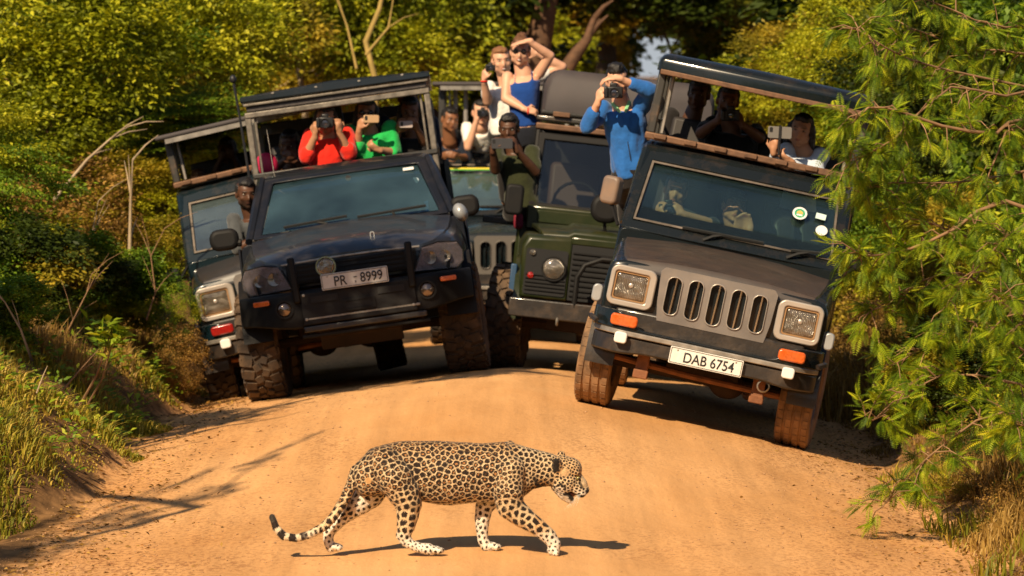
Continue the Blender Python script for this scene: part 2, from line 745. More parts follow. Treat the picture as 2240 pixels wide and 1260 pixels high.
def micro(X, Y):
    w = 1 - smooth(2.6, 3.4, np.abs(X))
    fade = smooth(23, 25, Y)
    ruts = -0.02 * (np.exp(-((X + 0.8) / 0.22) ** 2) + np.exp(-((X - 0.75) / 0.22) ** 2)) * w
    r = 0.007 * np.sin(X * 9 + 2 * np.sin(Y * 0.9)) * np.sin(Y * 3.7 + X * 2) + 0.005 * np.sin(X * 21 + Y * 5) * np.sin(Y * 11 - X * 7)
    return ruts * 0.4 + r * smooth(0.2, 2.0, np.abs(X))


gs = grid_sheet('ground', spaced(-1800, 1800, -7, 7, 0.10), spaced(-1500, 1800, 20, 62, 0.14), GROUND_M, 0, micro)
tag(gs, 'sandy orange dirt road and the soil banks beside it', kind='structure')

# loose stones and grit, thicker towards the edges of the road
PEBBLE_M = mat('pebble', (0.42, 0.24, 0.12), 0.9, var=0.35, vscale=5)


def grit(n, xa, xb, ya, yb, s0, s1, name, label, power=2.4):
    oct_v = np.array([[1, 0, 0], [-1, 0, 0], [0, 1, 0], [0, -1, 0], [0, 0, 1], [0, 0, -0.6]], float)
    oct_f = np.array([[0, 2, 4], [2, 1, 4], [1, 3, 4], [3, 0, 4], [2, 0, 5], [1, 2, 5], [3, 1, 5], [0, 3, 5]])
    x = RNG.uniform(-1, 1, n)
    x = np.sign(x) * np.abs(x) ** (1 / power)
    x = xa + (x * 0.5 + 0.5) * (xb - xa)
    y = RNG.uniform(ya, yb, n)
    s = s0 + (s1 - s0) * RNG.random(n) ** 4
    V = oct_v[None] * (s[:, None, None] * RNG.uniform(0.6, 1.25, (n, 6, 3)))
    V[:, :, 2] *= 0.6
    z = terr(x, y) + micro(x, y)
    V += np.stack([x, y, z + s * 0.15], -1)[:, None]
    F = oct_f[None] + (np.arange(n) * 6)[:, None, None]
    me = np_mesh(name, V.reshape(-1, 3), F.reshape(-1, 3))
    o = link(name, me, PEBBLE_M)
    tag(o, label, 'gravel', kind='stuff')


grit(11000, -2.9, 2.9, 22.5, 38, 0.002, 0.011, 'gravel', 'loose grit and small stones strewn over the dirt road')

# ------------------------------------------------------------------ the leopard
def leopard_material():
    m = bpy.data.materials.new('leopard_coat')
    m.use_nodes = True
    nt = m.node_tree
    b = nt.nodes['Principled BSDF']
    b.inputs['Roughness'].default_value = 0.7
    b.inputs['Specular IOR Level'].default_value = 0.25
    b.inputs['Sheen Weight'].default_value = 0.15
    L = nt.links.new
    tc = _n(nt, 'ShaderNodeTexCoord')

    def A(nm):
        return _n(nt, 'ShaderNodeAttribute', attribute_name=nm).outputs['Fac']

    def M(op, a, b_=None, c=None, clamp=False):
        n = _n(nt, 'ShaderNodeMath', operation=op)
        n.use_clamp = clamp
        for i, q in enumerate((a, b_, c)):
            if q is None:
                continue
            if isinstance(q, (int, float)):
                n.inputs[i].default_value = q
            else:
                L(q, n.inputs[i])
        return n.outputs[0]

    def RG(v, a, b_, c=0.0, d=1.0):
        n = _n(nt, 'ShaderNodeMapRange')
        for i, q in enumerate((a, b_, c, d)):
            n.inputs[i + 1].default_value = q
        L(v, n.inputs[0])
        return n.outputs[0]

    def MIX(f, a, b_):
        n = _n(nt, 'ShaderNodeMix', data_type='RGBA')
        if isinstance(f, (int, float)):
            n.inputs[0].default_value = f
        else:
            L(f, n.inputs[0])
        for i, q in ((6, a), (7, b_)):
            if isinstance(q, tuple):
                n.inputs[i].default_value = (*q, 1)
            else:
                L(q, n.inputs[i])
        return n.outputs[2]
    nzw = _n(nt, 'ShaderNodeTexNoise')
    nzw.inputs['Scale'].default_value = 75
    nzw.inputs['Detail'].default_value = 3
    L(tc.outputs['Object'], nzw.inputs['Vector'])
    wob = RG(nzw.outputs[0], 0.25, 0.75, -0.10, 0.10)
    ed = M('ADD', A('ed'), wob)
    f1 = M('ADD', A('f1'), M('MULTIPLY', wob, 0.9))
    thr = A('thr')
    inside = RG(M('SUBTRACT', ed, thr), -0.045, 0.045)
    heart = RG(M('SUBTRACT', A('hr'), M('MULTIPLY', wob, 0.8)), -0.045, 0.045)
    leg, face, white, dark, tail, band, tawny, nospot = (A(q) for q in ('leg', 'face', 'white', 'dark', 'tail', 'band', 'tawny', 'nospot'))
    tan = MIX(tawny, (0.66, 0.49, 0.29), (0.56, 0.33, 0.14))
    coat = MIX(white, tan, (0.80, 0.73, 0.62))
    spotc = (0.020, 0.011, 0.007)
    spot = MIX(heart, spotc, (0.40, 0.18, 0.06))
    c = MIX(inside, coat, spot)
    c = MIX(nospot, c, coat)
    bz = M('SINE', M('MULTIPLY', band, 98.0))
    tl = MIX(RG(M('ADD', bz, M('MULTIPLY', wob, 5)), -0.55, -0.25), (0.66, 0.54, 0.38), spotc)
    c = MIX(tail, c, tl)
    c = MIX(dark, c, (0.012, 0.009, 0.008))
    # fur grain
    g = _n(nt, 'ShaderNodeTexNoise')
    g.inputs['Scale'].default_value = 260
    g.inputs['Detail'].default_value = 3
    gm = _n(nt, 'ShaderNodeMapping')
    gm.inputs['Scale'].default_value = (0.35, 1, 1)
    L(tc.outputs['Object'], gm.inputs[0])
    L(gm.outputs[0], g.inputs['Vector'])
    sc = _n(nt, 'ShaderNodeVectorMath', operation='SCALE')
    L(c, sc.inputs[0])
    L(RG(g.outputs[0], 0.3, 0.7, 0.82, 1.18), sc.inputs['Scale'])
    L(sc.outputs[0], b.inputs['Base Color'])
    bp = _n(nt, 'ShaderNodeBump')
    bp.inputs['Strength'].default_value = 0.35
    bp.inputs['Distance'].default_value = 0.004
    L(g.outputs[0], bp.inputs['Height'])
    L(bp.outputs[0], b.inputs['Normal'])
    return m


def make_leopard():
    D0 = 25.0
    K = 2.605 * F_PX / D0                       # zoomed pixels per metre
    org = P(1000, 1212, D0)
    org.z = gz(org.x, D0)
    ox, oz = (1000 - 560) * 2.605, 737.0

    def q(zx, zy, y=0.0):
        return Vector(((zx - ox) / K, y, (oz - zy) / K))
    mb = MB()
    # trunk and neck as cross-sections: x, top, bottom, half width (metres), lateral shift
    sec = [(545, 262, 330, .030), (570, 215, 370, .062), (610, 178, 405, .088), (660, 140, 405, .104), (720, 112, 400, .112), (800, 96, 398, .114),
           (880, 90, 412, .112), (960, 89, 436, .115), (1040, 91, 452, .122), (1120, 94, 456, .126), (1200, 98, 446, .126), (1280, 103, 440, .122),
           (1350, 100, 442, .118), (1420, 95, 445, .112), (1480, 106, 440, .104), (1530, 120, 405, .094), (1580, 134, 365, .085),
           (1640, 150, 352, .076), (1700, 168, 350, .070), (1740, 185, 345, .060)]
    rings = []
    N = 28
    for zx, zt, zb, w in sec:
        ct, hh = (zt + zb) / 2, (zb - zt) / 2 / K
        ring = []
        for k in range(N):
            a = 2 * math.pi * k / N
            cx, sx = math.cos(a), math.sin(a)
            ex = 0.86
            yy = math.copysign(abs(cx) ** ex, cx) * w * (1 - 0.10 * max(sx, 0) ** 2)
            zz = math.copysign(abs(sx) ** 0.92, sx) * hh
            ring.append(q(zx, ct) + Vector((0, yy, zz)))
        rings.append(ring)
    mb.loft(rings)

    def ch(pts, n=14):
        ps = [q(a, b, y) for a, b, y, r in pts]
        rs = [r / K for a, b, y, r in pts]
        mb.chain(ps, rs, n)
    NY, FY = -0.085, 0.085
    # shoulder blades rising above the line of the back
    ch([(1405, 130, NY * .5, 40), (1450, 250, NY * .8, 92), (1440, 370, NY, 92)])
    ch([(1445, 128, FY * .5, 36), (1430, 250, FY * .8, 90), (1360, 380, FY, 82)])
    # near front leg, reaching forward
    ch([(1440, 370, NY, 88), (1448, 455, NY, 76), (1530, 522, NY, 60), (1612, 577, NY, 51), (1672, 630, NY, 44), (1700, 672, NY, 38), (1698, 706, NY, 36)])
    # far front leg, planted
    ch([(1345, 400, FY, 78), (1300, 478, FY, 50), (1290, 545, FY, 44), (1288, 610, FY, 36), (1292, 665, FY, 31), (1310, 700, FY, 31)])
    # near hind leg
    ch([(740, 215, NY * .6, 105), (800, 300, NY, 112), (850, 385, NY, 92), (870, 440, NY, 78), (866, 510, NY, 64), (856, 570, NY, 53), (843, 622, NY, 40),
        (872, 668, NY, 30), (930, 692, NY, 29), (985, 700, NY, 30)])
    ch([(843, 600, NY, 44), (822, 622, NY, 26), (850, 660, NY, 28)])
    # far hind leg, stretched back
    ch([(700, 230, FY * .5, 105), (680, 330, FY, 98), (640, 400, FY, 88), (580, 458, FY, 66), (505, 520, FY, 48), (445, 575, FY, 40), (412, 618, FY, 33),
        (405, 665, FY, 28), (418, 700, FY, 29)])
    ch([(430, 560, FY, 30), (395, 605, FY, 22), (398, 640, FY, 24)])
    # paws with toes

    def paw(zx, zy, y, L_, r, tilt=0):
        c = q(zx, zy, y)
        for t in (-1.5, -0.5, 0.5, 1.5):
            yy = t * 0.0165
            ln = L_ * (1.0 if abs(t) < 1 else 0.84)
            e = c + Vector((ln * math.cos(tilt), yy, -ln * math.sin(tilt)))
            mb.cap(c + Vector((ln * .35 * math.cos(tilt), yy * .8, 0.006)), e, r * .62, r * .55, 8)
        mb.cap(c, c + Vector((L_ * .55 * math.cos(tilt), 0, -L_ * .5 * math.sin(tilt))), r * 1.0, r * .9, 12)
    paw(1325, 706, FY, .052, .026)
    paw(992, 708, NY, .062, .025)
    paw(422, 708, FY, .050, .026)
    paw(1690, 704, NY, .030, .030, 0.75)
    # tail
    tp = [(575, 262, 0, 40), (548, 330, -.01, 33), (505, 425, -.02, 30), (445, 515, -.03, 28), (385, 578, -.03, 26), (305, 622, -.03, 25),
          (225, 645, -.02, 24), (155, 634, -.01, 23), (112, 590, 0, 22), (88, 528, .01, 19)]
    ch(tp, 10)
    # genitals of the male
    ch([(640, 305, 0.0, 22), (645, 312, -.060, 24)])
    # head
    hy = 0.0

    def el(zx, zy, y, rx, ry, rz, tilt=0):
        mb.ell(q(zx, zy, y), (rx / K, ry, rz / K), Euler((0, R(tilt), 0)).to_matrix(), 18, 12)
    el(1752, 262, hy, 84, .078, 90)                        # skull
    el(1795, 248, hy, 68, .066, 64, 40)                    # brow
    el(1765, 322, -.038, 66, .040, 62)                     # cheeks
    el(1765, 322, .038, 66, .040, 62)
    mb.chain([q(1800, 292, 0), q(1848, 342, 0), q(1872, 368, 0)], [.054, .042, .029], 14)      # nose bridge to nose
    mb.chain([q(1820, 350, -.024), q(1858, 384, -.018)], [.036, .028], 12)                      # upper lips
    mb.chain([q(1820, 350, .024), q(1858, 384, .018)], [.036, .028], 12)
    mb.chain([q(1735, 350, 0), q(1762, 400, 0), q(1790, 424, 0)], [.050, .032, .024], 12)      # lower jaw
    mb.chain([q(1728, 340, -.03), q(1765, 392, -.024), q(1793, 420, -.010)], [.034, .022, .018], 10)
    mb.chain([q(1728, 340, .03), q(1765, 392, .024), q(1793, 420, .010)], [.034, .022, .018], 10)
    el(1822, 268, -.048, 24, .014, 15)                     # brow ridges
    el(1822, 268, .048, 24, .014, 15)
    for sy in (-1, 1):                                     # ears
        e0 = q(1722, 236, sy * .058)
        e1 = q(1714, 196, sy * .084) if sy < 0 else q(1742, 176, sy * .062)
        mb.chain([e0, e1], [.032, .022], 12)
    me = remesh(mb, 'leopard_skin', 0.0042, 5, 0.5)
    n = len(me.vertices)
    co = np.zeros(n * 3)
    me.vertices.foreach_get('co', co)
    co = co.reshape(-1, 3)
    X, Y, Z = co[:, 0], co[:, 1], co[:, 2]
    zx, zy = X * K + ox, oz - Z * K

    def segd(px, py, pts):
        """distance to a chain (zoomed pixels) and the run along it"""
        best = np.full(n, 1e9)
        run = np.zeros(n)
        acc = 0
        for (a, b), (c, d) in zip(pts[:-1], pts[1:]):
            L2 = (c - a) ** 2 + (d - b) ** 2
            t = np.clip(((px - a) * (c - a) + (py - b) * (d - b)) / L2, 0, 1)
            dd = np.hypot(px - a - t * (c - a), py - b - t * (d - b))
            u = dd < best
            best = np.where(u, dd, best)
            run = np.where(u, acc + t * math.sqrt(L2), run)
            acc += math.sqrt(L2)
        return best, run
    # muscle and skin folds
    nz_ = np.array([noise.noise(Vector((a * 9, b * 9, c * 9))) for a, b, c in co])
    nrm = np.zeros(n * 3)
    me.vertices.foreach_get('normal', nrm)
    nrm = nrm.reshape(-1, 3)
    td, tr = segd(zx, zy, [(a, b) for a, b, _, _ in tp])
    intail = (td < 34) & (tr > 60) & (np.abs(Y) < .06) & ((zx < 470) | (tr < 420))
    low = smooth(395, 480, zy)
    hind = ((zx > 740) & (zx < 1000)).astype(float)
    hindleg = np.maximum(low, hind * smooth(330, 420, zy) * smooth(960, 860, zx))
    fore = smooth(1360, 1420, zx) * smooth(350, 430, zy) * (Y < .02)
    farthigh = (Y > .0) * smooth(700, 620, zx) * smooth(250, 330, zy)
    leg = np.clip(np.maximum.reduce([hindleg, fore, farthigh]), 0, 1)
    face = smooth(1400, 1480, zx) * 0 + smooth(1630, 1700, zx)
    shoulder = smooth(1400, 1450, zx) * smooth(380, 330, zy)
    face = np.clip(np.maximum(face, shoulder * .9), 0, 1)
    head = smooth(1680, 1720, zx)
    white = np.zeros(n)
    white = np.maximum(white, smooth(560, 660, zy))                                   # lower legs
    white = np.maximum(white, (Y > .045) * smooth(430, 470, zy) * 0.95)               # inner sides of the far legs
    white = np.maximum(white, (Y > .0) * smooth(330, 380, zy) * smooth(740, 700, zx) * smooth(520, 580, zx))
    white = np.maximum(white, smooth(395, 440, zy) * (zx > 900) * (zx < 1420) * smooth(.13, .05, -Y + 0 * Y) * smooth(1180, 1260, zx) * .9)
    white = np.maximum(white, smooth(425, 455, zy) * (zx > 940) * (zx < 1300) * .7)
    white = np.maximum(white, head * smooth(330, 372, zy + (zx - 1740) * -0.15) * .9)
    white = np.maximum(white, smooth(0.0, .035, np.abs(Y) * 0 + .0))
    tawny = np.clip(smooth(230, 100, zy) * (zx < 1500) * .75 + head * smooth(330, 250, zy) * .6, 0, 1)
    tawny = np.maximum(tawny, ((zx > 1590) & (zx < 1660) & (zy > 300)) * .8)
    nospot = np.zeros(n)
    ball = (np.hypot(zx - 643, zy - 308) < 20) & (Y < -.045)
    nospot = np.where(ball, 1, nospot)
    tawny = np.where(ball, 1.0, tawny)
    dark = np.zeros(n)
    dark = np.maximum(dark, smooth(15, 9, np.hypot(zx - 1891, zy - 376)))             # nose
    ed_, _ = segd(zx, zy, [(1708, 244), (1712, 200)])
    wob_ = 5 * np.sin(zx * .35) * np.sin(zy * .31)
    dark = np.maximum(dark, smooth(25, 15, ed_ + wob_) * (Y < -.050))
    face_pale = smooth(26, 12, np.hypot(zx - 1760, (zy - 262) * 1.3) - 10) * (Y < -.03)
    md, mr_ = segd(zx, zy, [(1762, 388), (1790, 388), (1822, 402), (1858, 408)])
    dark = np.maximum(dark, smooth(17, 10, md) * (np.abs(Y) < .05))                   # lips
    nd, _ = segd(zx, zy, [(1590, 300), (1612, 345), (1650, 352)])
    dark = np.maximum(dark, smooth(17, 8, nd) * (Y < .02) * .9)                       # shade in the neck crease, painted dark
    kd, _ = segd(zx, zy, [(1712, 345), (1740, 330), (1765, 352)])
    dark = np.maximum(dark, smooth(7, 4, kd) * (Y < -.02))
    dark = np.maximum(dark, smooth(15, 10, np.hypot((zx - 1838) * .9, zy - 300)) * (np.abs(Y) > .02))
    yd, _ = segd(zx, zy, [(1846, 305), (1850, 330), (1862, 352)])
    dark = np.maximum(dark, smooth(9, 5, yd) * (np.abs(Y) > .012) * .8)
    od, _ = segd(zx, zy, [(1785, 400), (1806, 418)])
    dark = np.maximum(dark, smooth(19, 12, od) * (np.abs(Y) < .035))
    tawny = np.maximum(tawny, face_pale * .5)
    nospot = np.maximum(nospot, face_pale * .85)
    nospot = np.maximum(nospot, smooth(1848, 1862, zx) * (zy < 350) * .8)
    nospot = np.maximum(nospot, smooth(1850, 1800, zx) * smooth(405, 425, zy) * head * (np.abs(Y) < .05))
    dark = dark                       # dark line below the eye
    # spacing of the spots over the body (metres)
    sp = np.full(n, .0298)
    sp = np.where(zx < 760, .0315, sp)
    sp = sp + (.026 - sp) * smooth(1370, 1430, zx) * smooth(420, 360, zy)
    sp = sp + (.021 - sp) * smooth(1430, 1500, zx) * smooth(380, 330, zy) * smooth(180, 240, zy)
    sp = sp + (.024 - sp) * smooth(1580, 1620, zx)
    sp = sp + (.0165 - sp) * smooth(1690, 1740, zx)
    sp = sp + (.040 - sp) * smooth(380, 450, zy) * (Y < .02) * ((zx < 980) | (zx > 1380))
    sp = sp + (.026 - sp) * smooth(560, 640, zy)
    sp = sp + (.021 - sp) * smooth(620, 680, zy)
    sp = sp + (.027 - sp) * (Y > .03) * smooth(500, 560, zy)
    order = RNG.permutation(n)
    gridh, cs, pts = {}, .05, []
    for i in order:
        p = co[i]
        r_ = sp[i] * .86
        key = (int(p[0] // cs), int(p[1] // cs), int(p[2] // cs))
        ok = True
        for dx_ in (-1, 0, 1):
            for dy_ in (-1, 0, 1):
                for dz_ in (-1, 0, 1):
                    for j in gridh.get((key[0] + dx_, key[1] + dy_, key[2] + dz_), ()):
                        q_ = co[j]
                        if (p[0] - q_[0]) ** 2 + (p[1] - q_[1]) ** 2 + (p[2] - q_[2]) ** 2 < r_ * r_:
                            ok = False
                            break
                    if not ok:
                        break
                if not ok:
                    break
            if not ok:
                break
        if ok:
            gridh.setdefault(key, []).append(i)
            pts.append(i)
    from mathutils.kdtree import KDTree
    kd = KDTree(len(pts))
    for k, i in enumerate(pts):
        kd.insert(co[i], k)
    kd.balance()
    rsz = sp[pts]
    hsz = np.where(RNG.random(len(pts)) < .75, RNG.uniform(.08, .24, len(pts)), -.1)
    f1, ed, hr = np.zeros(n), np.zeros(n), np.zeros(n)
    wv = np.stack([X * 14, Y * 14, Z * 14], 1)
    for i in range(n):
        w_ = noise.noise_vector(Vector(wv[i])) * (.005)
        r2 = kd.find_n(Vector(co[i]) + w_, 2)
        k0 = r2[0][1]
        d0, d1 = r2[0][2] / rsz[k0], r2[1][2] / rsz[k0]
        f1[i] = d0
        ed[i] = d1 - d0
        hr[i] = hsz[k0] - d0
    thr = .17 + leg * .13 + face * .10 + white * .14 + .07 * smooth(600, 680, zy)
    hr = hr - (leg > .5) * .5 - (face > .5) * .12 - head * .5 - (Y > .05) * (zy > 400) * .5 - white * .3
    co = co + nrm * (nz_ * .0035)[:, None] * (1 - head)[:, None]
    me.vertices.foreach_set('co', co.ravel())
    dark = np.where((zx < 115) & (zy < 552), np.maximum(dark, .95), dark)
    for nm, v in dict(leg=leg, face=face, white=white, dark=dark, tail=intail.astype(float) * smooth(420, 520, tr), band=tr / K,
                      tawny=tawny, nospot=nospot, f1=f1, ed=ed, hr=hr, thr=thr).items():
        at = me.attributes.new(nm, 'FLOAT', 'POINT')
        at.data.foreach_set('value', np.ascontiguousarray(v, dtype=np.float32))
    me.shade_smooth()
    # short coat lying back along the body; each hair takes the colour of the skin it grows from
    att = dict(leg=leg, face=face, white=white, dark=dark, tail=intail.astype(float) * smooth(420, 520, tr), band=tr / K,
               tawny=tawny, nospot=nospot, f1=f1, ed=ed, hr=hr, thr=thr)
    sel = RNG.integers(0, n, 90000)
    N_ = nrm[sel]
    low_ = smooth(430, 520, zy[sel])[:, None]
    flow = np.array([-1.0, 0, -.25]) * (1 - low_) + np.array([-.15, 0, -1.0]) * low_
    flow = flow + RNG.normal(size=(len(sel), 3)) * .22
    flow = flow - N_ * (flow * N_).sum(1, keepdims=True)
    flow /= np.linalg.norm(flow, axis=1, keepdims=True) + 1e-9
    T_ = np.cross(N_, flow)
    B_ = co[sel] + np.cross(RNG.normal(size=(len(sel), 3)), N_) * .0018
    hl = (RNG.uniform(.006, .012, len(sel)) * (1 - .55 * head[sel]) * (1 + .5 * (zy[sel] > 425) * (zy[sel] < 470)))[:, None]
    A0 = B_ - T_ * .0010
    A1 = B_ + T_ * .0010
    A2 = B_ + flow * hl * .93 + N_ * hl * .30
    HV = np.stack([A0, A1, A2], 1).reshape(-1, 3)
    fur = np_mesh('leopard_fur', HV, np.arange(len(HV)).reshape(-1, 3), {k_: np.repeat(v_[sel], 3) for k_, v_ in att.items()})
    root = empty('leopard', org)
    tag(root, 'spotted leopard walking across the dirt road with open mouth', 'leopard')
    lm_ = leopard_material()
    link('body', me, lm_, root)
    fo_ = link('fur', fur, lm_, root)
    fo_['kind'] = 'stuff'
    eyem = mat('leopard_eye', (0.35, 0.28, 0.06), 0.15, coat=1)
    blk = mat('leopard_dark', (0.012, 0.01, 0.01), 0.3)
    for sy in (-1, 1):
        e = MB().ell(q(1838, 300, sy * .044), (.010, .009, .010), n=12, k=8).build('eye', eyem, root)
        MB().ell(q(1840, 301, sy * .051), (.0065, .004, .0065), n=10, k=6).build('pupil', blk, e)
    mouth = mat('leopard_mouth', (0.10, 0.025, 0.02), 0.5)
    MB().ell(q(1798, 392, 0), (.026, .022, .018), n=14, k=8).build('mouth', mouth, root)
    tooth = mat('tooth', (0.75, 0.7, 0.55), 0.4)
    for sy in (-1, 1):
        MB().tube([q(1846, 400, sy * .016), q(1843, 412, sy * .016), q(1839, 424, sy * .015)], [.0045, .0035, .0006], 6).build('tooth', tooth, root)
        MB().tube([q(1797, 422, sy * .010), q(1799, 412, sy * .011), q(1801, 403, sy * .011)], [.004, .003, .0006], 6).build('tooth', tooth, root)
    wh = mat('whisker', (0.85, 0.82, 0.75), 0.5)
    for sy in (-1, 1):
        for k in range(5):
            a = q(1855 - k * 5, 378 + k * 4, sy * .034)
            MB().tube([a, a + Vector((-.01 - .004 * k, sy * .03, -.03)), a + Vector((-.03 - .01 * k, sy * .045, -.075))], [.0007, .0006, .0002], 4).build('whisker', wh, root)
    # far ear shell catches the light
    return root


make_leopard()

# ------------------------------------------------------------------ vehicles
DUST = (0.30, 0.165, 0.08)
M_BLACKTEAL = mat('blue_black_paint', (0.004, 0.009, 0.012), 0.25, coat=0.42, spec=.25, dust=0.30, dustcol=(0.15, 0.085, 0.045), dmin=0.50)
M_TEAL = mat('dark_teal_paint', (0.002, 0.012, 0.018), 0.25, coat=0.6, spec=.3, dust=0.35, dustcol=(0.16, 0.09, 0.05), dmin=.5)
M_CHAR = mat('charcoal_paint', (0.008, 0.010, 0.015), 0.30, coat=0.35, spec=.25, dust=0.22, dustcol=(0.09, 0.065, 0.05), dmin=.45)
M_GREEN = mat('olive_green_paint', (0.013, 0.020, 0.005), 0.35, coat=0.35, spec=.3, dust=0.32, dustcol=(0.14, 0.10, 0.04))
M_BUMP = mat('scuffed_bumper', (0.010, 0.010, 0.011), 0.4, coat=0.3, dust=0.5, dustcol=(.12,.07,.035), dmin=.48, up=False, bump=0.2, bscale=25)
M_SILVER = mat('silver_plastic', (0.27, 0.255, 0.245), 0.34, metal=0.7, var=0.2, vscale=4, dust=0.28, dustcol=(0.36, 0.24, 0.15), up=False)
M_SILVERB = mat('bright_bezel', (0.50, 0.45, 0.40), 0.32, metal=0.5, var=0.15, vscale=4, dust=0.25, dustcol=(0.30, 0.20, 0.13), up=False)
M_SILVER2 = mat('grey_silver', (0.36, 0.37, 0.38), 0.4, metal=0.4, var=0.15)
M_STEEL = mat('worn_steel', (0.36, 0.33, 0.29), 0.38, metal=0.65, var=0.4, vscale=12, dust=0.6, dustcol=(0.05, 0.035, 0.028), up=False, dmin=0.5)
M_TRIM = mat('dull_trim', (0.16, 0.13, 0.105), 0.5, metal=0.5, var=0.5, vscale=9, dust=0.6, dustcol=(0.02, 0.018, 0.015), up=False, dmin=0.45)
M_CHROME = mat('chrome', (0.75, 0.75, 0.75), 0.12, metal=1)
M_DARK = mat('dark_void', (0.006, 0.006, 0.007), 0.8)
M_UNDER = mat('underbody', (0.035, 0.018, 0.010), 0.85, var=0.5, vscale=8)
M_RUST = mat('rusty_steel', (0.22, 0.085, 0.035), 0.8, var=0.4, vscale=14, bump=0.3)
M_PLASTIC = mat('black_plastic', (0.007, 0.007, 0.0075), 0.6, spec=.22, dust=0.14, dustcol=(.12,.07,.04), dmin=.5)
M_RUBBER = mat('black_rubber', (0.012, 0.012, 0.012), 0.75)
M_SEAT = mat('seat_vinyl', (0.022, 0.018, 0.017), 0.6, var=0.2)
M_TYRE_DUST = mat('dusty_tyre', (0.040, 0.027, 0.019), 0.85, dust=0.95, dustcol=(0.34, 0.19, 0.09), up=False, dmin=0.30)
M_TYRE_MID = mat('muddy_tyre', (0.022, 0.016, 0.013), 0.85, dust=0.85, dustcol=(0.17, 0.10, 0.05), up=False, dmin=0.38)
M_TYRE_DARK = mat('dark_muddy_tyre', (0.016, 0.012, 0.010), 0.85, dust=0.7, dustcol=(0.09, 0.055, 0.03), up=False, dmin=0.42)
M_RIM = mat('steel_wheel', (0.12, 0.11, 0.10), 0.5, metal=0.4, dust=0.7, dustcol=DUST, up=False)
M_PLATE = mat('white_number_plate', (0.74, 0.72, 0.68), 0.35, var=0.08, vscale=20, dust=.45, dustcol=(.50,.38,.27), up=False, dmin=.48)
M_PLATE_GREY = mat('dusty_number_plate', (0.55, 0.53, 0.50), 0.45, var=0.12, vscale=14)
M_INK = mat('black_lettering', (0.012, 0.012, 0.014), 0.5)
M_ORANGE = mat('orange_lens', (0.62, 0.105, 0.012), 0.18, coat=.8, var=0.3, vscale=45, dust=.4, dustcol=(.30,.13,.05), up=False)
M_RED = mat('red_lens', (0.26, 0.010, 0.008), 0.2, coat=.8, var=0.3, vscale=45)
M_WHITE = mat('white_paint', (0.75, 0.73, 0.70), 0.4)
M_GLASS = glass_mat('windscreen_glass', tint=(.80,.92,.88), film=0.05, filmcol=(.10,.17,.17), gloss=.03)
M_GLASS_HAZY = glass_mat('hazy_windscreen_glass', tint=(0.40, 0.52, 0.55), film=0.30, filmcol=(0.075, 0.145, 0.175), gloss=0.10)
M_GLASS_DUST = glass_mat('dusty_windscreen_glass', tint=(0.45, 0.55, 0.55), film=0.30, filmcol=(0.17, 0.22, 0.22), gloss=0.16)
M_MIRROR_GLASS = mat('mirror_glass', (0.6, 0.6, 0.6), 0.05, metal=1)
M_DASH = mat('dashboard', (0.03, 0.028, 0.026), 0.7, var=0.3)
M_CANVAS = mat('grey_canvas_cover', (0.045, 0.038, 0.040), 0.7, var=0.2, vscale=3, dust=0.25, dustcol=(0.13, 0.09, 0.08))
M_PURPLE = mat('smoked_lamp_back', (0.26, 0.17, 0.20), 0.15, metal=0.8, var=0.5, vscale=30)


def lamp_lens_mat():
    """ribbed glass over a bright bowl"""
    m = mat('headlamp_lens', (0.62, 0.55, 0.46), 0.22, metal=0.75, var=0.35, vscale=16, coat=1)
    nt = m.node_tree
    b = nt.nodes['Principled BSDF']
    w = _n(nt, 'ShaderNodeTexWave')
    w.inputs['Scale'].default_value = 26
    tc = _n(nt, 'ShaderNodeTexCoord')
    nt.links.new(tc.outputs['Object'], w.inputs[0])
    nz = _n(nt, 'ShaderNodeTexNoise')
    nz.inputs['Scale'].default_value = 14
    nt.links.new(tc.outputs['Object'], nz.inputs[0])
    ad = _n(nt, 'ShaderNodeMath', operation='MULTIPLY_ADD')
    ad.inputs[1].default_value = 3.0
    nt.links.new(nz.outputs[0], ad.inputs[0])
    nt.links.new(w.outputs[1], ad.inputs[2])
    bp = _n(nt, 'ShaderNodeBump')
    bp.inputs['Strength'].default_value = 0.9
    bp.inputs['Distance'].default_value = 0.02
    nt.links.new(ad.outputs[0], bp.inputs['Height'])
    nt.links.new(bp.outputs[0], b.inputs['Normal'])
    return m


M_LAMP = lamp_lens_mat()


def stand(x, y, yaw, track, wb, lift=0.0, extra_roll=0.0):
    """matrix of a vehicle whose wheels stand on the ground; local x to the photo's right, y to the rear, z up; origin between the front wheels"""
    ca, sa = math.cos(R(yaw)), math.sin(R(yaw))
    ry = Vector((sa, ca))
    rx = Vector((ca, -sa))

    def g(a, b):
        p = Vector((x, y)) + rx * a + ry * b
        return Vector((p.x, p.y, gz(p.x, p.y)))
    fl, fr, rl, rr = g(-track / 2, 0), g(track / 2, 0), g(-track / 2, wb), g(track / 2, wb)
    X = (fr - fl).normalized()
    Y = ((rl + rr) / 2 - (fl + fr) / 2)
    Y = (Y - X * Y.dot(X)).normalized()
    Z = X.cross(Y)
    o = (fl + fr) / 2 + Z * lift
    m = Matrix((X, Y, Z)).transposed().to_4x4()
    m.translation = o
    if extra_roll:
        m = m @ Matrix.Rotation(R(extra_roll), 4, 'Y')
    return m


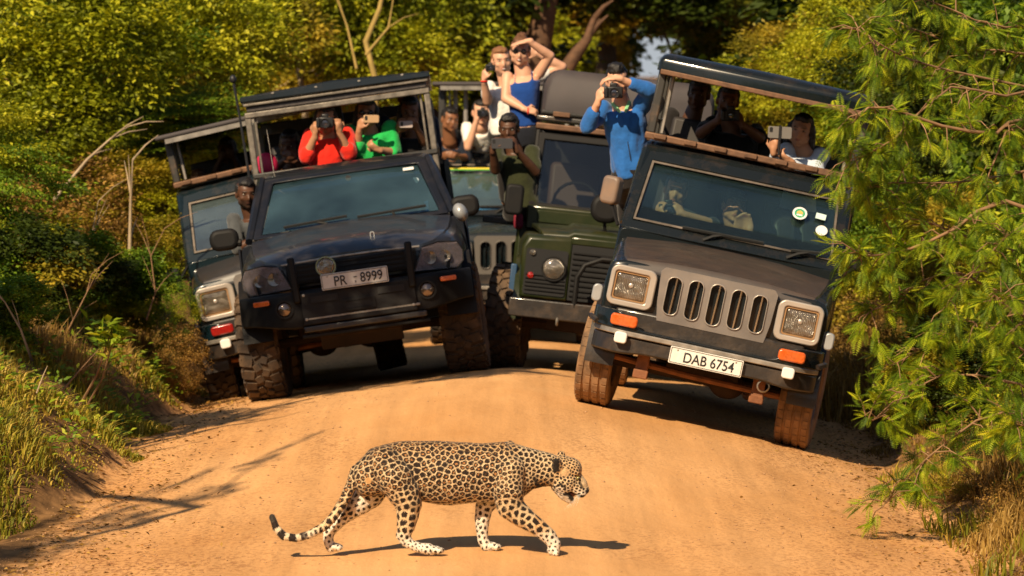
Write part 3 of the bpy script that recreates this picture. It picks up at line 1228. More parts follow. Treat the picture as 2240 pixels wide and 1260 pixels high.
def wheel(parent, x, y, Rr, w, style, tm, steer=0, side=1, rim=M_RIM):
    """wheel (rim) > tyre, hub_cap"""
    rimr = Rr * 0.56
    mb = MB()
    s = side
    mb.lathe([(rimr, -w * .42), (rimr * .96, -w * .36), (rimr * .9, -w * .1), (rimr * .9, w * .2), (rimr * .96, w * .36), (rimr, w * .42)], (0, 0, 0), 'x', 28)
    mb.lathe([(0.001, s * w * .16), (rimr * .35, s * w * .18), (rimr * .5, s * w * .08), (rimr * .80, s * w * .04), (rimr * .92, s * w * .15)], (0, 0, 0), 'x', 28)
    wo = mb.build('wheel', rim, parent)
    wo.location = (x, y, Rr)
    wo.rotation_euler = (0, 0, R(steer))
    t = MB()
    h = w / 2
    if style == 'mud':
        prof = [(rimr, -h * .80), (rimr + .02, -h * .95), (Rr * .80, -h * 1.04), (Rr * .92, -h * 1.0), (Rr * .965, -h * .86), (Rr * .972, 0), (Rr * .965, h * .86), (Rr * .92, h * 1.0),
                (Rr * .80, h * 1.04), (rimr + .02, h * .95), (rimr, h * .80)]
    else:
        g = Rr * .975
        prof = [(rimr, -h * .80), (rimr + .02, -h * .95), (Rr * .82, -h * 1.03), (Rr * .94, -h * 1.0), (Rr * .985, -h * .90)]
        for q_ in (-.5, 0, .5):
            prof += [(Rr * .995, h * (q_ - .09)), (g, h * (q_ - .06)), (g, h * (q_ + .06)), (Rr * .995, h * (q_ + .09))]
        prof += [(Rr * .985, h * .90), (Rr * .94, h * 1.0), (Rr * .82, h * 1.03), (rimr + .02, h * .95), (rimr, h * .80)]
    t.lathe(prof, (0, 0, 0), 'x', 48)
    nb = 24 if style == 'mud' else 34
    for k in range(nb):
        a0 = 360 * k / nb
        if style == 'mud':
            for sd in (-1, 1):
                a = a0 + (0 if sd < 0 else 180 / nb)
                for (lx, lw, la, dr, sk) in ((.66, .52, .64, 0.0, 14 * sd), (.20, .34, .5, 0.0, -24 * sd)):
                    aa = R(a + (0 if lx > .5 else 360 / nb * .5))
                    rr = Rr * .985
                    c = Vector((sd * h * lx, math.cos(aa) * rr, math.sin(aa) * rr))
                    t.box(c, (h * lw, 2 * math.pi * Rr / nb * la, Rr * .055), rot=None)
                    vs = [Vector(v) - c for v in t.v[-8:]]
                    m3 = Matrix.Rotation(aa - math.pi / 2, 3, 'X') @ Matrix.Rotation(R(sk), 3, 'Z')
                    t.v[-8:] = [tuple(c + m3 @ v) for v in vs]
                # shoulder lug
                aa = R(a)
                c = Vector((sd * h * .985, math.cos(aa) * Rr * .90, math.sin(aa) * Rr * .90))
                t.box(c, (h * .12, 2 * math.pi * Rr / nb * .5, Rr * .13))
                vs = [Vector(v) - c for v in t.v[-8:]]
                m3 = Matrix.Rotation(aa - math.pi / 2, 3, 'X')
                t.v[-8:] = [tuple(c + m3 @ v) for v in vs]
        else:
            for lx in (-.75, -.25, .25, .75):
                aa = R(a0 + (lx * 40) % (360 / nb))
                c = Vector((h * lx, math.cos(aa) * Rr * .992, math.sin(aa) * Rr * .992))
                t.box(c, (h * .30, 2 * math.pi * Rr / nb * .80, Rr * .016))
                vs = [Vector(v) - c for v in t.v[-8:]]
                m3 = Matrix.Rotation(aa - math.pi / 2, 3, 'X')
                t.v[-8:] = [tuple(c + m3 @ v) for v in vs]
    t.build('tyre', tm, wo, smooth=30)
    MB().lathe([(0.001, s * (w * .36)), (.045, s * w * .34), (.055, s * w * .18)], (0, 0, 0), 'x', 16).build('hub_cap', M_STEEL, wo)
    return wo


def plate(parent, txt, c, w, h, pm=M_PLATE, roll=0, small=None):
    pl = MB().prism(rrect(w, h, .008, 3), 'y', -.006, .006).build('number_plate', pm, parent, bevel=0.002)
    pl.location = c
    pl.rotation_euler = (0, R(roll), 0)
    for sx in (-1, 1):
        MB().lathe([(.001, -.004), (.006, -.003), (.007, 0)], (sx * w * .40, -.006, h * .32), 'y', 8).build('bolt', M_STEEL, pl)
    MB().ring(rrect(w - .012, h - .012, .006, 3), rrect(w - .020, h - .020, .005, 3), 'y', -.0075, -.006).build('plate_border', M_INK, pl, smooth=0)
    if isinstance(txt, str):
        txt = [(txt, 0, h * .60, 0)]
    for t_, x_, hh, z_ in txt:
        if t_ == '-':
            MB().box((x_, -.0085, z_), (.026, .001, .007)).build('lettering', M_INK, pl)
            continue
        me = text_mesh(t_, hh)
        o = link('lettering', me, M_INK, pl)
        o.location = (x_, -.0085, z_)
        md = o.modifiers.new('t', 'SOLIDIFY')
        md.thickness = 0.002
    return pl


def quad_panel(corners, thick, n=10, bow=0.0):
    """curved pane: corners bl, br, tr, tl; bow pushes the middle forward (-y)"""
    bl, br, tr, tl = (Vector(c) for c in corners)
    mb = MB()
    vs = []
    for side in (0, 1):
        for j in range(2 + 3):
            v = j / 4
            for i in range(n + 1):
                u = i / n
                p = (bl * (1 - u) + br * u) * (1 - v) + (tl * (1 - u) + tr * u) * v
                p.y -= bow * (1 - (2 * u - 1) ** 2)
                p.y += side * thick
                vs.append(p)
    fs = []
    W = n + 1
    for side in (0, 1):
        b = side * 5 * W
        for j in range(4):
            for i in range(n):
                f = (b + j * W + i, b + j * W + i + 1, b + (j + 1) * W + i + 1, b + (j + 1) * W + i)
                fs.append(f if side == 0 else f[::-1])
    e = 5 * W
    for i in range(n):
        fs.append((i, e + i, e + i + 1, i + 1))
        a = 4 * W
        fs.append((a + i, a + i + 1, e + a + i + 1, e + a + i))
    for j in range(4):
        fs.append((j * W, (j + 1) * W, e + (j + 1) * W, e + j * W))
        a = n
        fs.append((j * W + a, e + j * W + a, e + (j + 1) * W + a, (j + 1) * W + a))
    mb.add(vs, fs)
    return mb


def frame_quad(inner, grow, y0, y1, bow=0.0):
    """ring frame round four corner points (bl, br, tr, tl), grown outward by grow=(side, bottom, top)"""
    bl, br, tr, tl = (Vector(c) for c in inner)
    gs_, gb, gt = grow
    up = ((tl - bl) + (tr - br)).normalized()
    o = [bl + Vector((-gs_, 0, 0)) - up * gb, br + Vector((gs_, 0, 0)) - up * gb, tr + Vector((gs_, 0, 0)) + up * gt, tl + Vector((-gs_, 0, 0)) + up * gt]
    ins = [bl, br, tr, tl]
    n = 8
    mb = MB()

    def edge(a, b, k):
        return [a + (b - a) * (i / n) for i in range(n)]
    O, I = [], []
    for i in range(4):
        O += edge(o[i], o[(i + 1) % 4], i)
        I += edge(ins[i], ins[(i + 1) % 4], i)

    def bw(p):
        xm = max(abs(o[0].x), abs(o[1].x))
        return Vector((p.x, p.y - bow * (1 - min(1, (p.x / xm) ** 2)), p.z))
    vs = [bw(p) + Vector((0, y0, 0)) for p in O] + [bw(p) + Vector((0, y0, 0)) for p in I] + [bw(p) + Vector((0, y1, 0)) for p in O] + [bw(p) + Vector((0, y1, 0)) for p in I]
    N = len(O)
    fs = []
    for i in range(N):
        j = (i + 1) % N
        fs += [(i, j, N + j, N + i), (2 * N + i, 3 * N + i, 3 * N + j, 2 * N + j), (i, 2 * N + i, 2 * N + j, j), (N + i, N + j, 3 * N + j, 3 * N + i)]
    return mb.add(vs, fs)


def wiper(parent, a, b, c):
    """arm from pivot a to blade centre, blade from b to c"""
    lift_ = Vector((0, -.035, .022))
    a, b, c = Vector(a) + lift_ * .3, Vector(b) + lift_, Vector(c) + lift_
    mid = (b + c) / 2
    w = MB().tube([a, a + (mid - a) * .5 + Vector((0, -.02, .01)), mid + Vector((0, -.012, 0))], [.013, .011, .009], 6).build('wiper', M_RUBBER, parent)
    MB().tube([b, b + (mid - b) * .5 + Vector((0, -.006, 0)), mid + Vector((0, -.008, 0)), c + (mid - c) * .5 + Vector((0, -.006, 0)), c], .012, 5, flat=1.5).build('wiper_blade', M_RUBBER, w)


def seat_row(parent, y, z, w, x=0, name='bench_seat'):
    mb = MB().box((x, y, z), (w, .42, .12))
    o = mb.build(name, M_SEAT, parent, bevel=.03)
    MB().box((x, y + .22, z + .34), (w, .10, .58), rot=(-8, 0, 0)).build('seat_back', M_SEAT, o, bevel=.03)
    return o


def side_mirror(parent, c, w, h, arm0, mface, pm=M_PLASTIC, name='side_mirror', yaw=0):
    mb = MB().prism(rrect(w, h, min(w, h) * .28, 4), 'y', -.05, .05)
    o = mb.build(name, mface, parent, bevel=.022, seg=3)
    o.location = c
    o.rotation_euler = (0, 0, R(yaw))
    MB().prism(rrect(w * .86, h * .86, min(w, h) * .22, 4), 'y', .0505, .056).build('mirror_glass', M_MIRROR_GLASS, o)
    arm1 = Vector((0, 0, -h * .3))
    MB().tube([Vector(arm0) - Vector(c), arm1], .014, 6).build('mirror_arm', pm, o)
    return o


# ---- the square-fronted jeep with five grille slots (three of them in the row)
def jeep(name, M, paint, label, tyre, plate_txt, ind_mat, glass, canopy='rounded', steer=0, bumper_chrome=True, hood_dust=1.0, cz=0.0, silver=None):
    root = empty(name, matrix=M)
    tag(root, label, 'safari jeep', 'open canopied safari jeeps crowding the road')
    # body: nose, cowl, cab sides, tub
    mb = MB()

    def nose(y, hw, zt, zb, crown, r=.07):
        pts = [(-hw, y, zb), (-hw - .01, y, (zb + zt) / 2), (-hw, y, zt - r), (-hw + r * .4, y, zt - r * .25), (-hw + r * 1.3, y, zt)]
        for u in (-.6, -.3, 0, .3, .6):
            pts.append((u * hw, y, zt + crown * (1 - u * u)))
        pts += [(hw - r * 1.3, y, zt), (hw - r * .4, y, zt - r * .25), (hw, y, zt - r), (hw + .01, y, (zb + zt) / 2), (hw, y, zb)]
        return pts
    mb.loft([nose(-.60, .735, 1.02, .70, .010), nose(-.585, .755, 1.035, .68, .012), nose(-.3, .765, 1.055, .68, .012), nose(.3, .775, 1.10, .68, .012), nose(.70, .785, 1.14, .68, .012),
             nose(.74, .785, 1.16, .68, .01)])
    # cab and tub below the glass
    mb.loft([nose(.74, .79, 1.22, .42, .0, .04), nose(1.05, .80, 1.24, .40, .0, .04), nose(3.35, .80, 1.22, .42, .0, .04), nose(3.42, .78, 1.20, .46, .0, .04)])
    body = mb.build('body', paint, root, smooth=40, bevel=.008)
    # bonnet: a separate pressed lid with a low raised panel and dust on it
    hd = MB()

    def lid(y, hw, zt, c):
        return [(-hw, y, zt - .025), (-hw + .01, y, zt + .004), (-hw + .10, y, zt + .012)] + [(u * hw, y, zt + .014 + c * (1 - u * u)) for u in (-.5, -.25, 0, .25, .5)] + \
               [(hw - .10, y, zt + .012), (hw - .01, y, zt + .004), (hw, y, zt - .025)]
    hd.loft([lid(-.602, .64, 1.005, .012), lid(-.57, .66, 1.045, .022), lid(-.3, .685, 1.07, .03), lid(.2, .715, 1.105, .035), lid(.66, .735, 1.15, .036), lid(.69, .735, 1.14, .03)])
    hm = mat('dusty_bonnet_paint', (0.012, 0.014, 0.017), 0.3, coat=0.5, dust=0.56 * hood_dust, dustcol=(0.115, 0.064, 0.036), dmin=0.34, dflat=.55) if hood_dust else paint
    hood = hd.build('bonnet', hm, root, smooth=40)
    MB().prism(rrect(.13, .018, .006, 2), 'y', -.0015, .0015).build('bonnet_badge', M_CHROME, hood).location = (0.02, -.61, 1.028)
    # dark front recess
    MB().box((0, -.585, .64), (1.30, .10, .16)).build('front_valance', M_BUMP, root, bevel=.02)
    # grille: five slots
    gr, rims = MB(), MB()
    cw, ch, gzc = .147, .365, .864
    for k in range(5):
        cx = (k - 2) * cw
        inner = rrect(.094, .275 - .012 * abs(k - 2), .042, 5, cx, gzc)
        n = len(inner)
        outer = []
        for ii, (x_, z_) in enumerate(inner):
            dx_, dz_ = x_ - cx, z_ - gzc
            if ii % 6 in (2, 3):
                outer.append((cx + math.copysign(cw / 2, dx_), gzc + math.copysign(ch / 2, dz_)))
                continue
            s_ = min(cw / 2 / max(abs(dx_), 1e-6), ch / 2 / max(abs(dz_), 1e-6))
            outer.append((cx + dx_ * s_, gzc + dz_ * s_))
        gr.ring(outer, inner, 'y', -.640, -.600)
        rims.ring([(cx + (x_ - cx) * 1.12, gzc + (z_ - gzc) * 1.045) for x_, z_ in inner], inner, 'y', -.654, -.639)
    for sx in (-1, 1):
        poly = [(sx * (2.5 * cw), gzc + ch / 2), (sx * (2.5 * cw + .012), gzc + ch / 2 - .004), (sx * (2.5 * cw + .035), gzc + ch / 2 - .03), (sx * (2.5 * cw + .022), gzc - .05), (sx * (2.5 * cw + .006), gzc - ch / 2 + .03),
                (sx * (2.5 * cw), gzc - ch / 2)]
        gr.prism(poly, 'y', -.640, -.600)
    go = gr.build('grille', silver or M_SILVER, root, smooth=50)
    rims.build('grille_rim', silver or M_SILVERB, go, smooth=50, bevel=.003)
    MB().box((0, -.59, gzc), (.72, .01, .30)).build('grille_backing', M_DARK, go)
    for k in range(5):
        MB().box(((k - 2) * cw + .004, -.615, gzc), (.010, .02, .27), rot=(0, 2, 0)).build('grille_bar', M_CHROME, go)
    # headlamps in silver bezels
    for sx in (-1, 1):
        cx, cz_ = sx * .575, .865
        o = MB().ring(rrect(.315, .275, .055, 5, cx, cz_), rrect(.235, .195, .02, 5, cx + sx * .008, cz_), 'y', -.648, -.595)
        ring = o.build('headlight', silver or M_SILVERB, root, smooth=50, bevel=.008)
        MB().ring(rrect(.232, .192, .02, 4, cx + sx * .008, cz_), rrect(.212, .172, .016, 4, cx + sx * .008, cz_), 'y', -.636, -.600).build('lamp_gasket', mat('lamp_gasket', (0.28, 0.15, 0.06), 0.6), ring)
        l = MB()
        rings = []
        for t in (0, .12, .5, .9):
            rr = rrect(.210, .170, .016, 4, cx + sx * .008, cz_)
            rings.append([(cx + sx * .008 + (a - cx - sx * .008) * (1 - t), -.622 - .010 * min(1, t * 8), cz_ + (b - cz_) * (1 - t)) for a, b in rr])
        l.loft(rings)
        l.build('headlight_lens', M_LAMP, ring, smooth=60)
        MB().lathe([(.001, .001), (.012, .0015), (.016, .004)], (cx + sx * .008, -.643, cz_ + .01), 'y', 14).build('lamp_reflector', M_SILVERB, ring)
    # bumper: a band that bows back at the ends, with a dropped middle
    def band(zt, zb, yo, th, hw=.80, drop=.0, n=40):
        rings = []
        for i in range(n + 1):
            u = -1 + 2 * i / n
            x_ = u * hw
            a = abs(u)
            y_ = -.74 + .20 * max(0, (a - .72) / .28) ** 2 + yo
            dz = -drop * (1 - float(smooth(.55, .80, a)))
            rings.append([(x_, y_, zb(a)), (x_, y_, zt(a) + dz), (x_, y_ + th, zt(a) + dz), (x_, y_ + th, zb(a))])
        return MB().loft(rings)
    bm_ = band(lambda a: .700, lambda a: .575, 0, .16, .79, .105)
    bump = bm_.build('bumper', M_BLACKTEAL if paint is not M_TEAL else M_TEAL, root, smooth=50, bevel=.022, seg=3)
    lower = band(lambda a: .535, lambda a: .435 - .02 * float(smooth(.5, .75, a)), .012, .13, .77)
    lo = lower.build('lower_bumper', M_BUMP, bump, smooth=50, bevel=.012)
    if bumper_chrome:
        band(lambda a: .575, lambda a: .540, -.012, .05, .775).build('bumper_strip', M_STEEL, bump, smooth=50, bevel=.006)
    for sx in (-1, 1):
        io = MB().prism(rrect(.185, .078, .025, 4), 'y', -.025, .02).build('indicator', ind_mat, root, bevel=.01)
        io.location = (sx * .575, -.738, .640)
        io.rotation_euler = (0, 0, R(sx * 6))
        if not silver:
            MB().prism(rrect(.085, .075, .02, 4), 'y', -.03, .03).build('bumper_bracket', M_WHITE, root, bevel=.008).location = (sx * .575, -.765, .525)
        MB().tube([(sx * .76, -.68, .60), (sx * .80, -.64, .62), (sx * .81, -.56, .62)], .02, 6).build('bumper_end', M_BUMP, root)
    # number plate
    if plate_txt:
        plate(root, plate_txt, (0.02, -.762, .485), .50, .115)
    # wings and arches over the wheels
    for sx in (-1, 1):
        for yc, nm in ((0, 'wheel_arch'), (2.68, 'wheel_arch')):
            a = MB()
            outer, inner = [], []
            for k in range(13):
                t = R(-8 + 196 * k / 12)
                outer.append((yc + math.cos(t) * .475, .37 + math.sin(t) * .455))
                inner.append((yc + math.cos(t) * .425, .37 + math.sin(t) * .405))
            poly = outer + inner[::-1]
            a.prism(poly, 'x', sx * .60, sx * .80)
            a.build(nm, M_BUMP, root, smooth=40)
    # running gear
    ax = MB().tube([(-.70, .0, .34), (-.3, 0, .33), (0.1, 0, .33), (.70, 0, .34)], .045, 10)
    ax.ell((.18, 0, .33), (.13, .11, .11))
    ax.build('front_axle', M_UNDER, root)
    MB().tube([(-.70, 2.68, .36), (0, 2.68, .34), (.70, 2.68, .36)], .05, 10).ell((0, 2.68, .34), (.15, .13, .13)).build('rear_axle', M_UNDER, root)
    MB().tube([(-.62, -.30, .37), (-.1, -.26, .34), (.60, -.28, .33)], .022, 8).build('steering_rod', M_RUST, root)
    for sx in (-1, 1):
        sp = MB()
        for k in range(4):
            sp.box((sx * .40, .02, .29 + .016 * k), (.065, 1.1 - .2 * (3 - k), .013))
        sp.build('leaf_spring', M_RUST, root)
        MB().box((sx * .40, -.55, .38), (.085, .07, .17)).box((sx * .40, -.58, .30), (.10, .06, .06)).build('spring_shackle', M_RUST, root, bevel=.008)
        MB().box((sx * .40, 1.3, .52), (.08, 3.8, .12)).build('chassis_rail', M_UNDER, root)
    MB().box((0, -.50, .50), (.95, .05, .10)).build('crossmember', M_UNDER, root)
    MB().lathe([(.035, -.012), (.045, 0), (.035, .012)], (.43, -.70, .40), 'y', 14).build('tow_ring', M_STEEL, root)
    MB().box((0, .25, .42), (.5, .7, .22)).box((0, 1.8, .50), (1.2, 2.9, .05)).build('underbody', M_UNDER, root)
    for sx in (-1, 1):
        wheel(root, sx * .70, 0, .365, .235, tyre[0], tyre[1], steer, sx)
        wheel(root, sx * .70, 2.68, .365, .235, tyre[0], tyre[1], 0, sx)
    # windscreen
    c = [(-.715, .80, 1.285), (.715, .80, 1.285), (.675, 1.10, 1.715), (-.675, 1.10, 1.715)]
    fr = frame_quad(c, (.075, .09, .10), -.005, .05, .03).build('windscreen_frame', paint, root, smooth=30, bevel=.012)
    frame_quad([(Vector(q_) * .9995) for q_ in [(-.700, .80, 1.300), (.700, .80, 1.300), (.662, 1.092, 1.700), (-.662, 1.092, 1.700)]], (.016, .016, .016), -.014, .0, .03).build('windscreen_seal', M_TRIM, fr, smooth=30)
    quad_panel([(-.705, .812, 1.295), (.705, .812, 1.295), (.666, 1.105, 1.705), (-.666, 1.105, 1.705)], .005, 12, .03).build('windscreen', glass, root, smooth=60)
    wiper(root, (-.20, .745, 1.235), (-.38 + .02, .79, 1.275), (.22, .79, 1.285))
    wiper(root, (.40, .745, 1.235), (.42, .79, 1.275), (.68, .795, 1.305))
    # cab roof and lip rail at the front of the raised viewing box
    rf = MB().loft([nose(1.13, .745, 1.80, 1.755, .01, .02), nose(1.2, .76, 1.84, 1.75, .015, .03), nose(2.0, .76, 1.86, 1.75, .015, .03)])
    rf.build('cab_roof', paint, root, smooth=40)
    rail_m = M_RUSTRAIL
    ra = MB().box((0, 1.16, 1.880), (1.54, .09, .05))
    rl = ra.build('rail', rail_m, root, bevel=.01)
    for k in range(7):
        MB().box((-.66 + k * .22, 1.115, 1.885), (.09, .035, .035)).build('hinge', rail_m, rl, bevel=.006)
    # doors and pillars
    for sx in (-1, 1):
        MB().box((sx * .792, 1.42, .90), (.03, .86, .70)).build('door', paint, root, bevel=.015)
        MB().tube([(sx * .77, .84, 1.24), (sx * .735, 1.16, 1.78)], .035, 8).build('pillar', paint, root)
        MB().tube([(sx * .77, 1.86, 1.22), (sx * .75, 1.86, 1.80)], .035, 8).build('pillar', paint, root)
    # viewing box behind the cab
    for sx in (-1, 1):
        MB().box((sx * .79, 2.65, 1.42), (.03, 1.55, .50)).build('side_panel', paint, root, bevel=.01)
        MB().tube([(sx * .78, 1.86, 1.68), (sx * .78, 3.42, 1.68)], .02, 8).build('side_rail', M_STEEL, root)
    MB().box((0, 3.43, 1.38), (1.56, .03, .55)).build('tailgate', paint, root, bevel=.01)
    pm_ = M_CANFRAME
    zt = 2.36 + cz
    for sx in (-1, 1):
        MB().box((sx * .735, 1.20, (zt + 1.90) / 2), (.062, .07, zt - 1.90), top=1).build('post', pm_, root, bevel=.012)
        MB().box((sx * .66, 1.23, (zt + 1.90) / 2), (.022, .022, zt - 1.92)).build('inner_post', M_STEEL, root, bevel=.004)
        for yy in (2.3, 3.40):
            MB().box((sx * .74, yy, (zt + 1.6) / 2), (.045, .045, zt - 1.6)).build('post', pm_, root, bevel=.008)
        MB().tube([(sx * .74, 1.24, 2.0 + cz), (sx * .74, 3.4, 2.0 + cz)], .012, 6).build('side_rail', M_STEEL, root)
    if canopy == 'rounded':
        def rs(y, hw, z0, z1, r):
            pts = [(-hw, y, z0), (-hw, y, z1 - r)]
            for k in range(1, 5):
                a = R(180 - 90 * k / 4)
                pts.append((-hw + r + r * math.cos(a), y, z1 - r + r * math.sin(a)))
            pts += [(0, y, z1 + .012)]
            for k in range(4, 0, -1):
                a = R(90 * k / 4)
                pts.append((hw - r + r * math.cos(a), y, z1 - r + r * math.sin(a)))
            pts += [(hw, y, z1 - r), (hw, y, z0)]
            return pts
        r0 = MB().loft([rs(1.02, .745, zt, zt + .075, .03), rs(1.035, .765, zt - .005, zt + .09, .045), rs(1.12, .78, zt - .01, zt + .12, .08), rs(2.3, .78, zt - .01, zt + .125, .08), rs(3.50, .77, zt - .01, zt + .11, .07)])
        ro = r0.build('roof', paint, root, smooth=50)
        MB().box((0, 1.035, zt - .018), (1.50, .05, .036)).build('roof_lip', M_RUSTRAIL, ro, bevel=.006)
        for x_, w_ in ((-.45, .024), (-.27, .024), (.33, .024), (.42, .024)):
            MB().lathe([(.001, -.012), (w_ * .6, -.010), (w_ * .7, 0)], (x_, 1.036, zt + .055), 'y', 10).build('marker_lamp', M_CHROME, ro)
        MB().box((-.335, 1.03, zt + .065), (.09, .01, .03)).build('roof_sticker', mat('faded_sticker', (0.35, 0.16, 0.14), 0.6), ro)
    else:
        ro = MB().loft([[(-.83, 1.0, zt), (-.83, 1.0, zt + .04), (.83, 1.0, zt + .04), (.83, 1.0, zt)], [(-.83, 3.5, zt), (-.83, 3.5, zt + .05), (.83, 3.5, zt + .05), (.83, 3.5, zt)]]).build('roof', M_CANVAS, root, bevel=.015)
        MB().box((0, 1.03, zt - .02), (1.5, .04, .04)).build('roof_lip', M_STEEL, ro)
    # inside
    MB().box((0, .98, 1.16), (1.40, .35, .10), rot=(12, 0, 0)).build('dashboard', M_DASH, root, bevel=.03)
    st = MB()
    rr = [(math.cos(R(a)) * .18, math.sin(R(a)) * .18) for a in range(0, 360, 18)]
    st.tube([(-.38 + a, 1.22 + b * .35, 1.24 + b * .93) for a, b in rr + rr[:1]], .014, 6, caps=False)
    st.tube([(-.38 - .17, 1.22, 1.24), (-.38 + .17, 1.22, 1.24)], .012, 6)
    st.tube([(-.38, 1.22, 1.24), (-.38, 1.08, 1.12)], .02, 6)
    st.build('steering_wheel', M_RUBBER, root)
    for sx in (-.38, .38):
        s0 = MB().box((sx, 1.72, 1.02), (.48, .42, .14)).build('front_seat', M_SEAT, root, bevel=.03)
        MB().box((sx, 1.94, 1.32), (.44, .10, .52), rot=(-10, 0, 0)).build('seat_back', M_SEAT, s0, bevel=.03)
        MB().box((sx, 1.97, 1.64), (.24, .08, .14)).build('headrest', M_SEAT, s0, bevel=.03)
    MB().box((0, 2.02, 1.42), (1.52, .02, .64)).build('cab_back', M_DARK, root)
    seat_row(root, 2.45, 1.42, 1.3)
    seat_row(root, 3.10, 1.42, 1.3)
    return root


M_RUSTRAIL = mat('rusty_rail', (0.13, 0.065, 0.035), 0.55, metal=0.3, var=0.5, vscale=18, dust=0.7, dustcol=(0.30, 0.165, 0.085), up=True)
M_CANFRAME = mat('canopy_frame_paint', (0.020, 0.026, 0.028), 0.4, coat=0.3, dust=0.45, dustcol=DUST, up=False, dmin=0.5)

# right: black and blue jeep
JR = jeep('safari_jeep', stand(1.235, 32.2, 4.0, 1.42, 2.68), M_BLACKTEAL, 'muddy black safari jeep with plate DAB 6754 leaning over the right edge of the road', ('road', M_TYRE_DUST),
          [('DAB 6754', 0.02, .070, -.002)], M_ORANGE, M_GLASS, 'rounded', steer=-5)
stk = MB().lathe([(.001, -.002), (.052, -.002), (.052, 0)], (0, 0, 0), 'y', 28)
so = stk.build('windscreen_sticker', M_WHITE, JR)
so.location = (.425, .925, 1.562)
so.rotation_euler = (R(-34.5), 0, 0)
MB().lathe([(.001, -.003), (.038, -.003), (.038, 0)], (0, 0, 0), 'y', 24).build('sticker_print', mat('sticker_green', (0.03, 0.30, 0.14), 0.5), so)
MB().prism([(-.024, -.004), (.024, -.004), (.018, .012), (.0, .022), (-.018, .012)], 'y', -.0045, -.003).build('sticker_emblem', mat('sticker_yellow', (0.75, 0.40, 0.08), 0.5), so)
MB().box((0, -.0035, -.016), (.042, .001, .012)).build('sticker_text', M_WHITE, so)
so = MB().box((0, 0, 0), (.072, .002, .048)).build('windscreen_sticker', mat('sticker_pale', (0.55, 0.72, 0.66), 0.5), JR)
so.location, so.rotation_euler = (.575, .965, 1.57), (R(-34.5), R(3), 0)
so = MB().lathe([(.001, -.002), (.042, -.002), (.042, 0)], (0, 0, 0), 'y', 24).build('windscreen_sticker', M_WHITE, JR)
so.location, so.rotation_euler = (.60, .905, 1.475), (R(-34.5), 0, 0)
M_MIRROR_FACE = mat('mirror_housing_grey', (0.16, 0.12, 0.10), 0.45, dust=0.5, dustcol=DUST, up=False)
side_mirror(JR, (-.905, .80, 1.45), .13, .20, (-.79, .78, 1.22), M_MIRROR_FACE, yaw=-25)
side_mirror(JR, (.90, .85, 1.33), .10, .17, (.79, .80, 1.20), M_PLASTIC, yaw=20)
for sx in (-1, 1):
    MB().prism(rrect(.07, .12, .03, 4), 'y', -.02, .02).build('wing_lamp', M_SILVER2, JR, bevel=.01).location = (sx * .80, -.55, .78)

# far left: teal jeep leaning hard into the ditch
JL = jeep('safari_jeep', stand(-1.66, 38.6, -2.0, 1.42, 2.68, extra_roll=-5.0), M_TEAL, 'dark teal safari jeep tilted into the left ditch with red front lamp and dusty glass', ('mud', M_TYRE_DARK),
          None, M_RED, M_GLASS_DUST, 'flat', hood_dust=.5, cz=-.08)
side_mirror(JL, (-.93, .80, 1.10), .12, .20, (-.79, .78, 1.2), M_PLASTIC)
# middle: black jeep farther back
JM = jeep('safari_jeep', stand(0.04, 45.0, 0.0, 1.42, 2.68), M_BLACKTEAL, 'black safari jeep standing level in the gap between the charcoal pickup and the green truck', ('mud', M_TYRE_DARK),
          [('HD', -.12, .070, 0)], M_ORANGE, glass_mat('clear_green_glass', (0.6, 0.72, 0.68), .22, (0.20, 0.30, 0.28), .16), 'flat', hood_dust=0, cz=.12, silver=mat('shaded_silver', (.17, .155, .14), .4, metal=.5))  # grille silver darkened in its colour for the shade on this jeep
MB().box((0, 1.00, 1.668), (1.30, .01, .016), rot=(-35, 0, 0)).build('sun_strip', mat('yellow_strip', (0.75, 0.55, 0.03), 0.5), JM)
MB().box((0, 1.00 - .008, 1.655), (1.30, .01, .010), rot=(-35, 0, 0)).build('sun_strip', mat('green_strip', (0.08, 0.40, 0.05), 0.5), JM)
MB().box((-.1, .88, 1.30), (1.0, .25, .02), rot=(10, 0, 0)).build('dashboard_cloth', mat('blue_cloth', (0.05, 0.22, 0.45), 0.8), JM)
for sx in (-1, 1):
    for xx in (.60, .50):
        MB().tube([(sx * xx, 1.25, 1.9), (sx * xx, 1.25, 2.48)], .022, 8).build('inner_post', mat('grey_post', (0.30, 0.28, 0.26), .5, metal=.4), JM)

